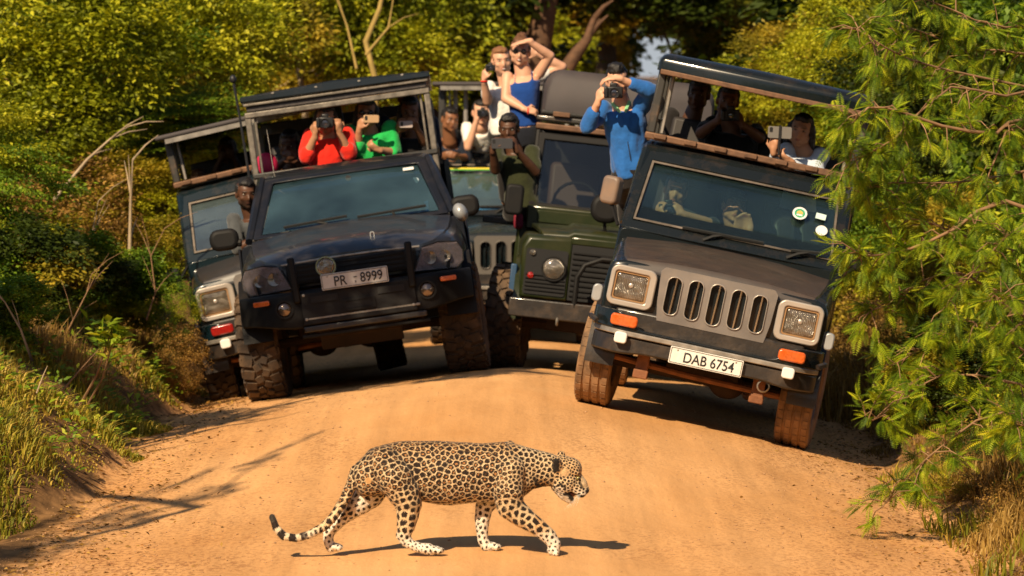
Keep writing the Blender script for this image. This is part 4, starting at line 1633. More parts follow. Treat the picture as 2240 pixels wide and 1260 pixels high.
# ---- charcoal pickup with a bull bar and a boxy canopy
def pickup(M):
    root = empty('pickup_truck', matrix=M)
    tag(root, 'charcoal double cab pickup with bull bar, plate PR 8999 and boxed viewing canopy', 'pickup truck')

    def sec(y, hw, zt, zb, crown, r=.10):
        pts = [(-hw, y, zb), (-hw - .015, y, (zb + zt) / 2), (-hw, y, zt - r), (-hw + r * .35, y, zt - r * .3), (-hw + r, y, zt)]
        for u in (-.6, -.3, 0, .3, .6):
            pts.append((u * hw, y, zt + crown * (1 - u * u)))
        pts += [(hw - r, y, zt), (hw - r * .35, y, zt - r * .3), (hw, y, zt - r), (hw + .015, y, (zb + zt) / 2), (hw, y, zb)]
        return pts
    mb = MB()
    mb.loft([sec(-.72, .56, .98, .80, .02), sec(-.66, .72, 1.00, .78, .03), sec(-.50, .80, 1.05, .76, .035), sec(-.1, .84, 1.09, .76, .04), sec(.3, .85, 1.13, .78, .05), sec(.72, .84, 1.19, .78, .05), sec(.84, .83, 1.21, .78, .03)])
    mb.loft([sec(.84, .87, 1.20, .45, 0, .05), sec(1.3, .885, 1.21, .42, 0, .05), sec(4.3, .885, 1.18, .45, 0, .05), sec(4.4, .87, 1.16, .5, 0, .05)])
    mb.build('body', M_CHAR, root, smooth=45, bevel=.01)
    # bonnet skin with cut line
    hd = MB()

    def lid(y, hw, zt, c):
        return [(-hw, y, zt - .03), (-hw + .012, y, zt), (-hw + .12, y, zt + .012)] + [(u * hw, y, zt + .014 + c * (1 - u * u)) for u in (-.5, -.25, 0, .25, .5)] + [(hw - .12, y, zt + .012), (hw - .012, y, zt), (hw, y, zt - .03)]
    hd.loft([lid(-.725, .50, .985, .02), lid(-.64, .64, 1.02, .035), lid(-.45, .72, 1.07, .045), lid(0, .76, 1.11, .055), lid(.5, .78, 1.17, .06), lid(.80, .79, 1.215, .055), lid(.82, .79, 1.20, .05)])
    hood = hd.build('bonnet', mat('dusty_charcoal_paint', (0.012, 0.016, 0.024), 0.30, coat=0.6, dust=0.35, dustcol=(0.10, 0.075, 0.06), dmin=0.38), root, smooth=45)
    MB().ring(rrect(.034, .046, .014, 4), rrect(.022, .034, .009, 4), 'y', -.004, .004).build('bonnet_emblem', M_SILVER2, hood).location = (.18, -.50, 1.125)
    # upper grille
    g = MB().box((0, -.745, .90), (.98, .03, .15)).build('grille', M_DARK, root, bevel=.01)
    for k in range(4):
        MB().box((0, -.765, .85 + k * .035), (.96, .012, .007)).build('grille_bar', M_PLASTIC, g)
    MB().tube([(-.52, -.765, .985), (-.2, -.78, .995), (.2, -.78, .995), (.52, -.765, .985)], .009, 6).build('grille_trim', M_STEEL, g)
    # headlamps swept back
    for sx in (-1, 1):
        poly = [(sx * .46, .80), (sx * .54, .975), (sx * .66, 1.0), (sx * .80, .985), (sx * .835, .92), (sx * .83, .84), (sx * .78, .79)]
        def dep(x_):
            a = abs(x_)
            return -.775 + .26 * max(0, (a - .46) / .40) ** 1.5
        h = MB()
        h.loft([[(a, dep(a) - .0, b) for a, b in poly], [(a, dep(a) + .08, b) for a, b in poly]])
        ho = h.build('headlight', M_PURPLE, root, smooth=40, bevel=.01)
        MB().loft([[(a * 1.0, dep(a) - .015, .89 + (b - .89) * .93) for a, b in poly], [(a, dep(a) - .002, .89 + (b - .89) * .93) for a, b in poly]]).build('lamp_mask', mat('lamp_facets', (.90, .82, .82), .22, metal=.10, var=.6, vscale=22, bump=.8, bscale=24), ho)
        for (lx, lr) in ((.585, .050), (.70, .044)):
            MB().lathe([(.001, .0), (lr * .5, .002), (lr, -.012), (lr, .02)], (sx * lx, dep(lx) - .014, .89), 'y', 18).build('lamp_reflector', M_LAMP, ho)
        cl = MB()
        cl.loft([[(a, dep(a) - .036, b) for a, b in poly], [(a, dep(a) - .031, b) for a, b in poly]])
        cl.build('headlight_lens', glass_mat('headlight_glass', (0.95, 0.90, 0.94), 0.18, (0.40, 0.37, 0.40), 0.14), ho, smooth=40, bevel=.004)
        MB().tube([(a, dep(a) - .03, b) for a, b in poly + poly[:1]], .006, 5, caps=False).build('lamp_rim', M_PLASTIC, ho)
    # bull bar
    bar = MB()
    n = 30
    rings = []
    for i in range(n + 1):
        u = -1 + 2 * i / n
        a = abs(u)
        x_ = u * .875
        y_ = -.90 + .34 * max(0, (a - .60) / .40) ** 1.8
        zb = .50 + .06 * float(smooth(.5, 1, a))
        zt = .78
        rings.append([(x_, y_, zb), (x_, y_ - .015, (zb + zt) / 2), (x_, y_, zt - .02), (x_, y_ + .03, zt), (x_, y_ + .22, zt), (x_, y_ + .22, zb)])
    bb = bar.loft(rings).build('bull_bar', M_PLASTIC, root, smooth=40, bevel=.012)
    MB().box((0.02, -.925, .635), (.86, .03, .24)).build('winch_panel', mat('winch_panel_paint', (0.009, 0.009, 0.010), 0.6, spec=.2, dust=.30, dustcol=(.07,.045,.03), bump=.15, bscale=20), bb, bevel=.01)
    for sx in (-1, 1):
        MB().box((sx * .25 + .02, -.944, .70), (.20, .012, .05)).build('slot', M_DARK, bb)
        for sz in (.56, .74):
            MB().lathe([(.001, -.006), (.010, -.005), (.012, 0)], (sx * .40 + .02, -.940, sz), 'y', 8).build('bolt', M_STEEL, bb)
    MB().ring(rrect(.25, .085, .01, 3, .02, .625), rrect(.20, .055, .008, 3, .02, .625), 'y', -.955, -.935).build('fairlead', M_PLASTIC, bb)
    MB().box((0.02, -.943, .625), (.20, .01, .05)).build('fairlead_slot', M_DARK, bb)
    for sx in (-1, 1):
        MB().box((sx * .435, -.93, .86), (.055, .07, .34), rot=(0, sx * 1.5, 0)).build('upright', M_PLASTIC, bb, bevel=.014)
        io = MB().prism(rrect(.125, .036, .01, 3), 'y', -.012, .012).build('indicator', M_ORANGE, root, bevel=.004)
        io.location = (sx * .70, -.862, .72)
        io.rotation_euler = (0, 0, R(sx * 17))
        fl = MB().lathe([(.001, -.018), (.03, -.015), (.048, -.003), (.055, .004), (.058, .02)], (0, 0, 0), 'y', 20).build('fog_lamp', mat('fog_lamp_lens', (0.18, 0.13, 0.10), .15, metal=.7, coat=1), root)
        fl.location = (sx * .535, -.915, .655)
        MB().ring([(math.cos(R(a)) * .07, math.sin(R(a)) * .07) for a in range(0, 360, 18)], [(math.cos(R(a)) * .056, math.sin(R(a)) * .056) for a in range(0, 360, 18)], 'y', -.01, .02).build('fog_lamp_bezel', M_PLASTIC, fl)
    # lower steps of the bull bar, skid plate
    MB().box((0.05, -.90, .485), (.92, .08, .045)).build('lower_bar', M_BUMP, bb, bevel=.01)
    MB().box((0.05, -.88, .56), (.84, .12, .02)).build('panel_step', M_STEEL, bb, bevel=.004)
    MB().box((0.05, -.86, .435), (.96, .10, .03)).build('lower_bar', M_PLASTIC, bb, bevel=.008)
    MB().box((0.0, -.55, .40), (.62, .03, .20), rot=(40, 0, 0)).build('skid_plate', mat('rusty_skid', (0.020, 0.009, 0.006), .7, var=.4, vscale=6), root, bevel=.01)
    MB().box((0.0, -.66, .42), (.60, .03, .035)).build('skid_edge', M_UNDER, root, bevel=.005)
    plate(root, [('PR', -.105, .072, -.002), ('8999', .125, .072, .0), ('-', .005, .010, .010), ('8', .005, .018, -.024)], (0.015, -.968, .815), .50, .118, M_PLATE_GREY)
    # round lamp standing behind the plate
    sl = MB().lathe([(.001, -.012), (.05, -.010), (.066, .004), (.072, .012), (.072, .05), (.05, .07), (.001, .08)], (0, 0, 0), 'y', 24).build('spot_lamp', M_LAMP, root)
    sl.location = (-.185, -.965, .93)
    MB().ring([(math.cos(R(a)) * .076, math.sin(R(a)) * .076) for a in range(0, 360, 15)], [(math.cos(R(a)) * .066, math.sin(R(a)) * .066) for a in range(0, 360, 15)], 'y', -.008, .02).build('lamp_rim', M_CHROME, sl)
    # underside
    for sx in (-1, 1):
        MB().tube([(sx * .25, 0, .42), (sx * .74, 0, .40)], .035, 8).build('wishbone', M_UNDER, root)
        MB().tube([(sx * .45, .02, .42), (sx * .48, .02, .85)], .045, 10).build('shock_absorber', M_UNDER, root)
        MB().box((sx * .45, 1.8, .56), (.09, 5.0, .13)).build('chassis_rail', M_UNDER, root)
        wheel(root, sx * .765, 0, .41, .30, 'mud', M_TYRE_MID, -4 if sx < 0 else -3, sx)
        wheel(root, sx * .765, 3.085, .41, .30, 'mud', M_TYRE_DARK, 0, sx)
        for yc in (0, 3.085):
            a_ = MB()
            outer, inner = [], []
            for k in range(13):
                t = R(2 + 176 * k / 12)
                outer.append((yc + math.cos(t) * .52, .42 + math.sin(t) * .50))
                inner.append((yc + math.cos(t) * .46, .42 + math.sin(t) * .44))
            a_.prism(outer + inner[::-1], 'x', sx * .66, sx * .885)
            a_.build('wheel_arch', M_PLASTIC, root, smooth=40)
    MB().box((0, .2, .52), (.7, .9, .25)).box((0, 2.4, .60), (1.5, 3.6, .05)).build('underbody', M_UNDER, root)
    MB().tube([(-.7, 3.085, .42), (0, 3.085, .40), (.7, 3.085, .42)], .05, 8).ell((0, 3.085, .40), (.16, .14, .14)).build('rear_axle', M_UNDER, root)
    # cab: windscreen, pillars, roof
    c = [(-.70, .90, 1.26), (.70, .90, 1.26), (.575, 1.42, 1.665), (-.575, 1.42, 1.665)]
    frame_quad(c, (.075, .05, .06), -.005, .05, .06).build('windscreen_frame', M_CHAR, root, smooth=40, bevel=.015)
    quad_panel([(-.695, .905, 1.265), (.695, .905, 1.265), (.57, 1.425, 1.66), (-.57, 1.425, 1.66)], .005, 14, .062).build('windscreen', M_GLASS_HAZY, root, smooth=60)
    for sx in (-1, 1):
        MB().tube([(sx * .765, .88, 1.22), (sx * .70, 1.15, 1.45), (sx * .635, 1.44, 1.68)], .012, 6).build('windscreen_trim', M_STEEL, root)
        MB().tube([(sx * .80, .92, 1.22), (sx * .73, 1.18, 1.47), (sx * .665, 1.46, 1.69), (sx * .66, 2.6, 1.71)], .04, 8).build('pillar', M_CHAR, root)
        MB().box((sx * .80, 2.65, 1.45), (.05, .1, .5)).build('pillar', M_CHAR, root, bevel=.01)
        MB().box((sx * .893, 1.45, .92), (.02, 1.0, .52)).build('door', M_CHAR, root, bevel=.01)
        MB().box((sx * .893, 2.3, .92), (.02, .62, .52)).build('rear_door', M_CHAR, root, bevel=.01)
    rf = MB().loft([sec(1.44, .66, 1.715, 1.68, .015, .04), sec(1.55, .68, 1.745, 1.68, .02, .05), sec(2.7, .69, 1.75, 1.68, .02, .05)])
    rf.build('cab_roof', M_CHAR, root, smooth=45)
    wiper(root, (-.12, .86, 1.235), (-.52, .91, 1.275), (-.02, .87, 1.295))
    wiper(root, (.36, .86, 1.235), (.06, .865, 1.275), (.60, .89, 1.290))
    MB().lathe([(.001, 0), (.022, 0), (.022, .004)], (.02, 1.315, 1.625), 'y', 12).build('mirror_mount', M_INK, root)
    so = MB().box((0, 0, 0), (.085, .003, .035)).build('windscreen_sticker', M_WHITE, root)
    so.location, so.rotation_euler = (.50, 1.352, 1.630), (R(-52), 0, 0)
    so = MB().lathe([(.001, 0), (.042, 0), (.042, .003)], (0, 0, 0), 'y', 16).build('windscreen_sticker', mat('faint_sticker', (.35, .42, .46), .5), root)
    so.location, so.rotation_euler = (.53, 1.245, 1.53), (R(-52), 0, 0)
    so = MB().box((0, 0, 0), (.08, .003, .06)).build('windscreen_sticker', mat('blue_sticker', (.05, .16, .35), .5), root)
    so.location, so.rotation_euler = (.58, .985, 1.33), (R(-52), 0, 0)
    dash = MB().box((0, 1.25, 1.17), (1.4, .45, .10)).build('dashboard', M_DASH, root, bevel=.03)
    for sx in (-.38, .38):
        s0 = MB().box((sx, 2.0, 1.0), (.5, .45, .14)).build('front_seat', M_SEAT, root, bevel=.03)
        MB().box((sx, 2.25, 1.30), (.46, .1, .55), rot=(-10, 0, 0)).build('seat_back', M_SEAT, s0, bevel=.03)
        MB().box((sx, 2.28, 1.62), (.25, .08, .14)).build('headrest', M_SEAT, s0, bevel=.03)
    MB().box((0, 2.72, 1.30), (1.55, .03, .75)).build('cab_back', M_DARK, root)
    for sx, cx_ in ((-1, -1.0), (1, .90)):
        o = MB().prism(rrect(.23, .17, .07, 5), 'y', -.06, .05).build('side_mirror', M_PLASTIC, root, bevel=.035, seg=3)
        o.location = (cx_, 1.02, 1.27)
        MB().prism(rrect(.19, .13, .05, 5), 'y', .0505, .055).build('mirror_glass', M_MIRROR_GLASS, o)
        MB().tube([(0, 0, -.03), (-sx * .13, -.02, -.04)], .03, 8).build('mirror_arm', M_PLASTIC, o)
    MB().ell((.86, .45, 1.215), (.055, .10, .075), Euler((0, R(-20), 0)).to_matrix()).build('wing_mirror', M_SILVER2, root)
    # canopy box on the bed
    F = mat('scratched_canopy_steel', (0.20, 0.175, 0.145), 0.42, metal=0.5, var=0.5, vscale=16, dust=.75, dustcol=(.035, .03, .028), up=False, dmin=.47)
    z0, z1 = 1.78, 2.24
    yf, yb = 2.05, 4.35
    for sx in (-1, 1):
        MB().box((sx * .725, yf, (z0 + z1) / 2 - .15), (.05, .06, z1 - z0 + .32)).build('post', F, root, bevel=.01)
        MB().box((sx * .672, yf + .02, (z0 + z1) / 2 - .05), (.02, .03, z1 - z0 + .1)).build('inner_post', F, root, bevel=.005)
        for yy in (3.2, yb):
            MB().box((sx * .735, yy, (1.2 + z1) / 2), (.045, .045, z1 - 1.2)).build('post', M_CANFRAME, root, bevel=.008)
        MB().box((sx * .735, (yf + yb) / 2, 1.5), (.03, yb - yf, .55)).build('side_panel', M_CHAR, root, bevel=.01)
        MB().box((sx * .735, (yf + yb) / 2, 1.80), (.05, yb - yf, .05)).build('side_rail', M_STEEL, root, bevel=.01)
    for yy in (yb,):
        MB().box((0, yy, z1 - .02), (1.46, .05, .10)).build('rear_header', M_CANFRAME, root, bevel=.01)
        MB().box((-.05, yy, 2.0), (.07, .04, .45)).build('rear_post', M_DARK, root, bevel=.01)
        MB().box((-.52, yy, 2.0), (.38, .03, .45)).build('rear_panel', M_DARK, root, bevel=.01)
        MB().box((0.30, yy, 2.0), (.10, .04, .45)).build('rear_post', M_DARK, root, bevel=.01)
        MB().box((0, yy, 1.55), (1.46, .04, .60)).build('tailgate', M_CHAR, root, bevel=.01)
    hdr = MB().box((0, yf - .01, z1 + .012), (1.50, .06, .045)).build('front_header', F, root, bevel=.008)
    MB().box((0, yf + .01, z1 + .062), (1.46, .05, .045)).build('header_channel', mat('dark_channel', (.05, .042, .04), .5, var=.5, vscale=30), hdr, bevel=.008)
    MB().box((0, yf - .012, z1 + .096), (1.50, .07, .022)).build('header_trim', F, hdr, bevel=.006)
    MB().box((0, yf - .02, z0 - .02), (1.50, .05, .04)).build('front_sill', M_CANFRAME, root, bevel=.008)
    rt = MB().loft([[(-.77, yf - .06, z1 + .115), (-.77, yf - .05, z1 + .165), (0, yf - .05, z1 + .20), (.77, yf - .05, z1 + .165), (.77, yf - .06, z1 + .115)],
                    [(-.77, yb + .06, z1 + .115), (-.77, yb + .05, z1 + .17), (0, yb + .05, z1 + .205), (.77, yb + .05, z1 + .17), (.77, yb + .06, z1 + .115)]])
    ro = rt.build('roof', M_BLACKTEAL, root, smooth=20, bevel=.012)
    for k in range(4):
        MB().box((-.5 + k * .35, yf - .055, z1 + .165), (.02, .01, .012)).build('rivet', M_STEEL, ro)
    MB().tube([(-.78, 2.0, 1.75), (-.79, 2.0, 2.3), (-.80, 2.0, 2.52)], [.012, .010, .012], 6).ell((-.80, 2.0, 2.56), (.028, .028, .035)).build('aerial', M_INK, root)
    MB().tube([(-.56, 1.5, 1.72), (-.57, 1.52, 2.1)], .0025, 5).build('whip_aerial', M_STEEL, root)
    seat_row(root, 2.75, 1.32, 1.3)
    seat_row(root, 3.7, 1.42, 1.3)
    return root


PK = pickup(stand(-1.075, 35.6, -0.9, 1.53, 3.085))


# ---- olive green open truck with round lamps in flat wings
def green_truck(M):
    root = empty('green_truck', matrix=M)
    tag(root, 'old olive green four wheel drive truck with round headlamp and grey rear cover', 'four wheel drive')
    # wings, flat fronted
    for sx in (-1, 1):
        w = MB()
        w.loft([[(sx * .36, -.50, .60), (sx * .735, -.50, .60), (sx * .745, -.50, 1.00), (sx * .70, -.50, 1.075), (sx * .36, -.50, 1.085)],
                [(sx * .36, -.46, .60), (sx * .745, -.46, .60), (sx * .755, -.46, 1.02), (sx * .715, -.46, 1.10), (sx * .36, -.46, 1.11)],
                [(sx * .36, .95, .60), (sx * .77, .95, .60), (sx * .78, .95, 1.04), (sx * .74, .95, 1.12), (sx * .36, .95, 1.13)]])
        wo_ = w.build('wing', M_GREEN, root, smooth=40, bevel=.018)
        MB().prism(rrect(.33, .36, .02, 3, sx * .55, .81), 'y', -.512, -.500).build('lamp_panel', M_DARK, wo_)
        for k in range(5):
            MB().box((sx * .55, -.518, .665 + k * .030), (.31, .012, .008)).build('louvre', M_PLASTIC, wo_)
        hl = MB().lathe([(.001, -.045), (.05, -.040), (.080, -.022), (.088, 0), (.088, .02)], (0, 0, 0), 'y', 28).build('headlight', M_LAMP, root)
        hl.location = (sx * .49, -.515, .845)
        MB().ring([(math.cos(R(a)) * .099, math.sin(R(a)) * .099) for a in range(0, 360, 15)], [(math.cos(R(a)) * .086, math.sin(R(a)) * .086) for a in range(0, 360, 15)], 'y', -.02, .012).build('lamp_rim', M_PLASTIC, hl)
        for (z_, mm, r_) in ((.955, M_LAMP, .026), (.775, M_RED, .028)):
            MB().lathe([(.001, -.022), (r_ * .8, -.016), (r_, 0)], (sx * .665, -.512, z_), 'y', 16)  .build('indicator' if mm is M_RED else 'side_lamp', mm, root)
        # eyebrow flares
        a_ = MB()
        outer, inner = [], []
        for k in range(11):
            t = R(0 + 180 * k / 10)
            outer.append((math.cos(t) * .50, .42 + math.sin(t) * .50))
            inner.append((math.cos(t) * .46, .42 + math.sin(t) * .46))
        a_.prism(outer + inner[::-1], 'x', sx * .70, sx * .785)
        a_.build('wheel_arch', M_GREEN, root, smooth=40)
        wheel(root, sx * .80, 0, .415, .285, 'mud', M_TYRE_MID, -7, sx)
        wheel(root, sx * .765, 2.79, .415, .285, 'mud', M_TYRE_DARK, 0, sx)
        MB().box((sx * .80, -.30, .72), (.05, .10, .26)).build('mud_flap', mat('blue_flap', (0.02, 0.06, 0.13), .5), root, bevel=.01)
    g = MB().box((0, -.48, .83), (.72, .03, .44)).build('grille', M_DARK, root)
    for k in range(9):
        MB().box((0, -.50, .65 + k * .042), (.70, .02, .012)).build('grille_bar', M_PLASTIC, g)
    MB().box((0, -.475, 1.08), (.74, .05, .06)).build('front_panel', M_GREEN, root, bevel=.01)
    # bonnet with raised centre
    hd = MB()

    def lid(y, hw, z):
        return [(-hw, y, z - .04), (-hw, y, z), (-.40, y, z + .01), (-.36, y, z + .035), (.36, y, z + .035), (.40, y, z + .01), (hw, y, z), (hw, y, z - .04)]
    hd.loft([lid(-.45, .60, 1.11), lid(-.40, .62, 1.14), lid(.3, .66, 1.17), lid(.92, .70, 1.19)])
    hd.build('bonnet', M_GREEN, root, smooth=30, bevel=.012)
    # bumper and hoop
    b = MB().box((0, -.66, .52), (1.62, .12, .145)).build('bumper', M_BUMP, root, bevel=.01)
    MB().tube([(-.30, -.70, .56), (-.30, -.72, .80), (-.25, -.72, .90), (-.12, -.72, .96), (.12, -.72, .96), (.25, -.72, .90), (.30, -.72, .80), (.30, -.70, .56)], .021, 8).build('hoop', M_PLASTIC, b)
    MB().lathe([(.03, -.01), (.04, 0), (.03, .01)], (-.42, -.70, .44), 'x', 12).build('tow_ring', M_STEEL, b)
    # bulkhead with vent flaps, windscreen without much glass showing
    MB().box((0, 1.02, 1.235), (1.50, .18, .20)).box((0, 1.1, .8), (1.6, .1, .8)).build('bulkhead', M_GREEN, root, bevel=.015)
    for sx in (-1, 1):
        MB().prism(rrect(.56, .10, .02, 3, sx * .38, 1.25), 'y', .918, .93).build('vent_flap', M_GREEN, root, bevel=.006)
    c = [(-.68, 1.04, 1.36), (.68, 1.04, 1.36), (.66, 1.16, 1.88), (-.66, 1.16, 1.88)]
    frame_quad(c, (.055, .03, .06), -.02, .02, 0).build('windscreen_frame', M_PLASTIC, root, smooth=30, bevel=.01)
    quad_panel([(-.68, 1.04, 1.36), (.68, 1.04, 1.36), (.66, 1.16, 1.88), (-.66, 1.16, 1.88)], .005, 6, 0).build('windscreen', glass_mat('dark_clear_glass', (.62, .66, .64), .012, (.2, .2, .2), .0), root)
    MB().box((0, 1.2, 1.99), (1.50, .10, .05)).build('front_header', M_RUSTRAIL, root, bevel=.01)
    MB().box((0, 1.5, 2.06), (1.50, .50, .04)).build('rack_floor', M_CANFRAME, root, bevel=.01)
    for k in range(5):
        MB().box((-.55 + k * .28, 1.24, 2.10), (.14, .06, .04)).build('rack_slat', M_RUSTRAIL, root, bevel=.006)
    for sx in (-1, 1):
        MB().tube([(sx * .72, 1.0, 1.28), (sx * .72, 1.20, 1.98)], .028, 8).build('pillar', M_PLASTIC, root)
        MB().box((sx * .80, 2.0, .95), (.03, 1.6, .55)).build('door', M_GREEN, root, bevel=.01)
        for yy in (2.0, 3.6):
            MB().box((sx * .75, yy, 1.75), (.05, .05, 1.1)).build('post', M_PLASTIC, root, bevel=.01)
    MB().tube([(-.35 + math.cos(R(a)) * .19, 1.36 + math.sin(R(a)) * .07, 1.38 + math.sin(R(a)) * .18) for a in range(0, 361, 20)], .013, 6, caps=False).build('steering_wheel', M_RUBBER, root)
    for sx in (-.38, .38):
        s0 = MB().box((sx, 1.75, 1.1), (.5, .45, .14)).build('front_seat', M_SEAT, root, bevel=.03)
        MB().box((sx, 2.0, 1.45), (.42, .1, .55), rot=(-10, 0, 0)).build('seat_back', mat('brown_seat', (.06, .035, .025), .6), s0, bevel=.04)
    MB().box((0, 2.25, 1.45), (1.5, .03, 1.1)).build('cab_back', M_DARK, root)
    # grey rear cover, tall with rounded shoulders

    def rs(y, hw, z0, z1, r):
        pts = [(-hw, y, z0), (-hw, y, z1 - r)]
        for k in range(1, 7):
            a = R(180 - 90 * k / 6)
            pts.append((-hw + r + r * math.cos(a), y, z1 - r + r * math.sin(a)))
        for k in range(6, 0, -1):
            a = R(90 * k / 6)
            pts.append((hw - r + r * math.cos(a), y, z1 - r + r * math.sin(a)))
        pts += [(hw, y, z1 - r), (hw, y, z0)]
        return pts
    cv = MB().loft([rs(1.60, .69, 2.13, 2.42, .15), rs(1.66, .71, 2.11, 2.48, .16), rs(2.4, .73, 2.10, 2.51, .16), rs(3.75, .73, 2.10, 2.49, .16)])
    co_ = cv.build('rear_cover', M_CANVAS, root, smooth=50)
    MB().tube([(-.71, 1.62, 2.12), (.71, 1.62, 2.12)], .02, 8).build('cover_hem', M_CANFRAME, co_)
    for sx, cc in ((-1, (-.86, .70, 1.36)),):
        side_mirror(root, cc, .15, .25, (sx * .74, 1.0, 1.3), M_PLASTIC)
    # big round-backed mirror out on the other wing
    o = MB().prism(rrect(.24, .23, .10, 6), 'y', -.06, .06).build('side_mirror', M_PLASTIC, root, bevel=.04, seg=3)
    o.location = (-.13, -.30, 1.36)
    MB().tube([(0, 0, -.08), (.02, .05, -.24)], .014, 6).build('mirror_arm', M_PLASTIC, o)
    MB().tube([(-.76, 0, .40), (0, 0, .40), (.76, 0, .40)], .05, 8).ell((.15, 0, .40), (.15, .13, .13)).build('front_axle', M_UNDER, root)
    MB().tube([(-.76, 2.79, .40), (0, 2.79, .40), (.76, 2.79, .40)], .05, 8).build('rear_axle', M_UNDER, root)
    for sx in (-1, 1):
        MB().box((sx * .42, 1.5, .52), (.08, 4.0, .12)).build('chassis_rail', M_UNDER, root)
    MB().box((0, -.45, .42), (1.0, .04, .10)).box((0, .3, .5), (.7, .9, .2)).box((0, 2.2, .60), (1.4, 2.6, .05)).build('underbody', M_UNDER, root)
    MB().box((0, 2.8, .95), (1.58, 1.9, .5)).build('rear_tub', M_GREEN, root, bevel=.02)
    return root


GT = green_truck(stand(.725, 37.3, 0.3, 1.60, 2.79, lift=-.03, extra_roll=1.3))
MB().box((-.86, 2.9, 1.18), (.5, 1.3, .06)).build('side_bench', M_CANFRAME, GT, bevel=.01)

# ------------------------------------------------------------------ people
def skin_mat(name, base, lip):
    m = mat(name, base, 0.48, var=0.08, vscale=12, spec=0.4)
    nt = m.node_tree
    b = nt.nodes['Principled BSDF']
    src = b.inputs['Base Color'].links[0].from_socket
    for nm, colr, k in (('lip', lip, .85), ('brow', (0.02, 0.012, 0.009), .85), ('beard', (0.022, 0.015, 0.012), .80)):
        a = _n(nt, 'ShaderNodeAttribute', attribute_name=nm)
        mu = _n(nt, 'ShaderNodeMath', operation='MULTIPLY')
        mu.inputs[1].default_value = k
        nt.links.new(a.outputs['Fac'], mu.inputs[0])
        mx = _n(nt, 'ShaderNodeMix', data_type='RGBA')
        nt.links.new(mu.outputs[0], mx.inputs[0])
        nt.links.new(src, mx.inputs[6])
        mx.inputs[7].default_value = (*colr, 1)
        src = mx.outputs[2]
    nt.links.new(src, b.inputs['Base Color'])
    return m


S_FAIR = skin_mat('fair_skin', (0.62, 0.34, 0.22), (0.48, 0.14, 0.11))
S_TAN = skin_mat('tan_skin', (0.42, 0.21, 0.115), (0.30, 0.10, 0.07))
S_BROWN = skin_mat('brown_skin', (0.22, 0.095, 0.045), (0.16, 0.05, 0.04))
S_DEEP = skin_mat('deep_brown_skin', (0.085, 0.037, 0.02), (0.08, 0.03, 0.025))
H_BLACK = mat('black_hair', (0.010, 0.008, 0.007), 0.45, bump=0.6, bscale=140)
H_BROWN = mat('brown_hair', (0.13, 0.055, 0.022), 0.5, bump=0.6, bscale=140)
H_GINGER = mat('fair_brown_hair', (0.24, 0.105, 0.042), 0.5, bump=0.6, bscale=140)
EYE_W = mat('eye_white', (0.6, 0.57, 0.52), 0.2)
EYE_D = mat('dark_iris', (0.02, 0.012, 0.01), 0.1)


def cloth_mat(name, c, **k):
    return mat(name, c, 0.85, var=0.12, vscale=9, bump=0.5, bscale=38, sheen=0.2, spec=0.2, **k)


def hand_mb(mb, w, d, n, side, curl=0.7, s=1.0, spread=0.05):
    """w wrist, d direction of the hand, n palm normal (fingers close towards it), side +-1 = thumb along +-cross"""
    d = d.normalized()
    n = (n - d * n.dot(d)).normalized()
    t = d.cross(n) * side
    pc = w + d * .045 * s
    rot = Matrix((t, n, d)).transposed()
    mb.ell(pc, (.040 * s, .016 * s, .052 * s), rot, 12, 8)
    mb.cap(w - d * .02, w + d * .02, .025 * s, .026 * s, 10)
    for k, (off, ln) in enumerate(((.030, .072), (.011, .080), (-.009, .075), (-.028, .060))):
        b0 = w + d * .070 * s + t * off * s
        dd = (d + t * off * 2.2 * spread / .05 * .3).normalized()
        c1 = curl * 0.9
        d1 = (dd * math.cos(c1) + n * math.sin(c1)).normalized()
        d2 = (dd * math.cos(c1 * 2.1) + n * math.sin(c1 * 2.1)).normalized()
        b1 = b0 + d1 * ln * .55 * s
        b2 = b1 + d2 * ln * .5 * s
        mb.cap(b0 - dd * .015, b1, .0100 * s, .0090 * s, 8)
        mb.cap(b1, b2, .0090 * s, .0075 * s, 8)
    b0 = w + d * .022 * s + t * .030 * s
    b1 = b0 + (d * .6 + t * .75 + n * .25).normalized() * .040 * s
    b2 = b1 + (d * .8 + t * .15 + n * (.25 + curl * .5)).normalized() * .032 * s
    mb.cap(b0, b1, .0130 * s, .0105 * s, 8)
    mb.cap(b1, b2, .0105 * s, .0085 * s, 8)


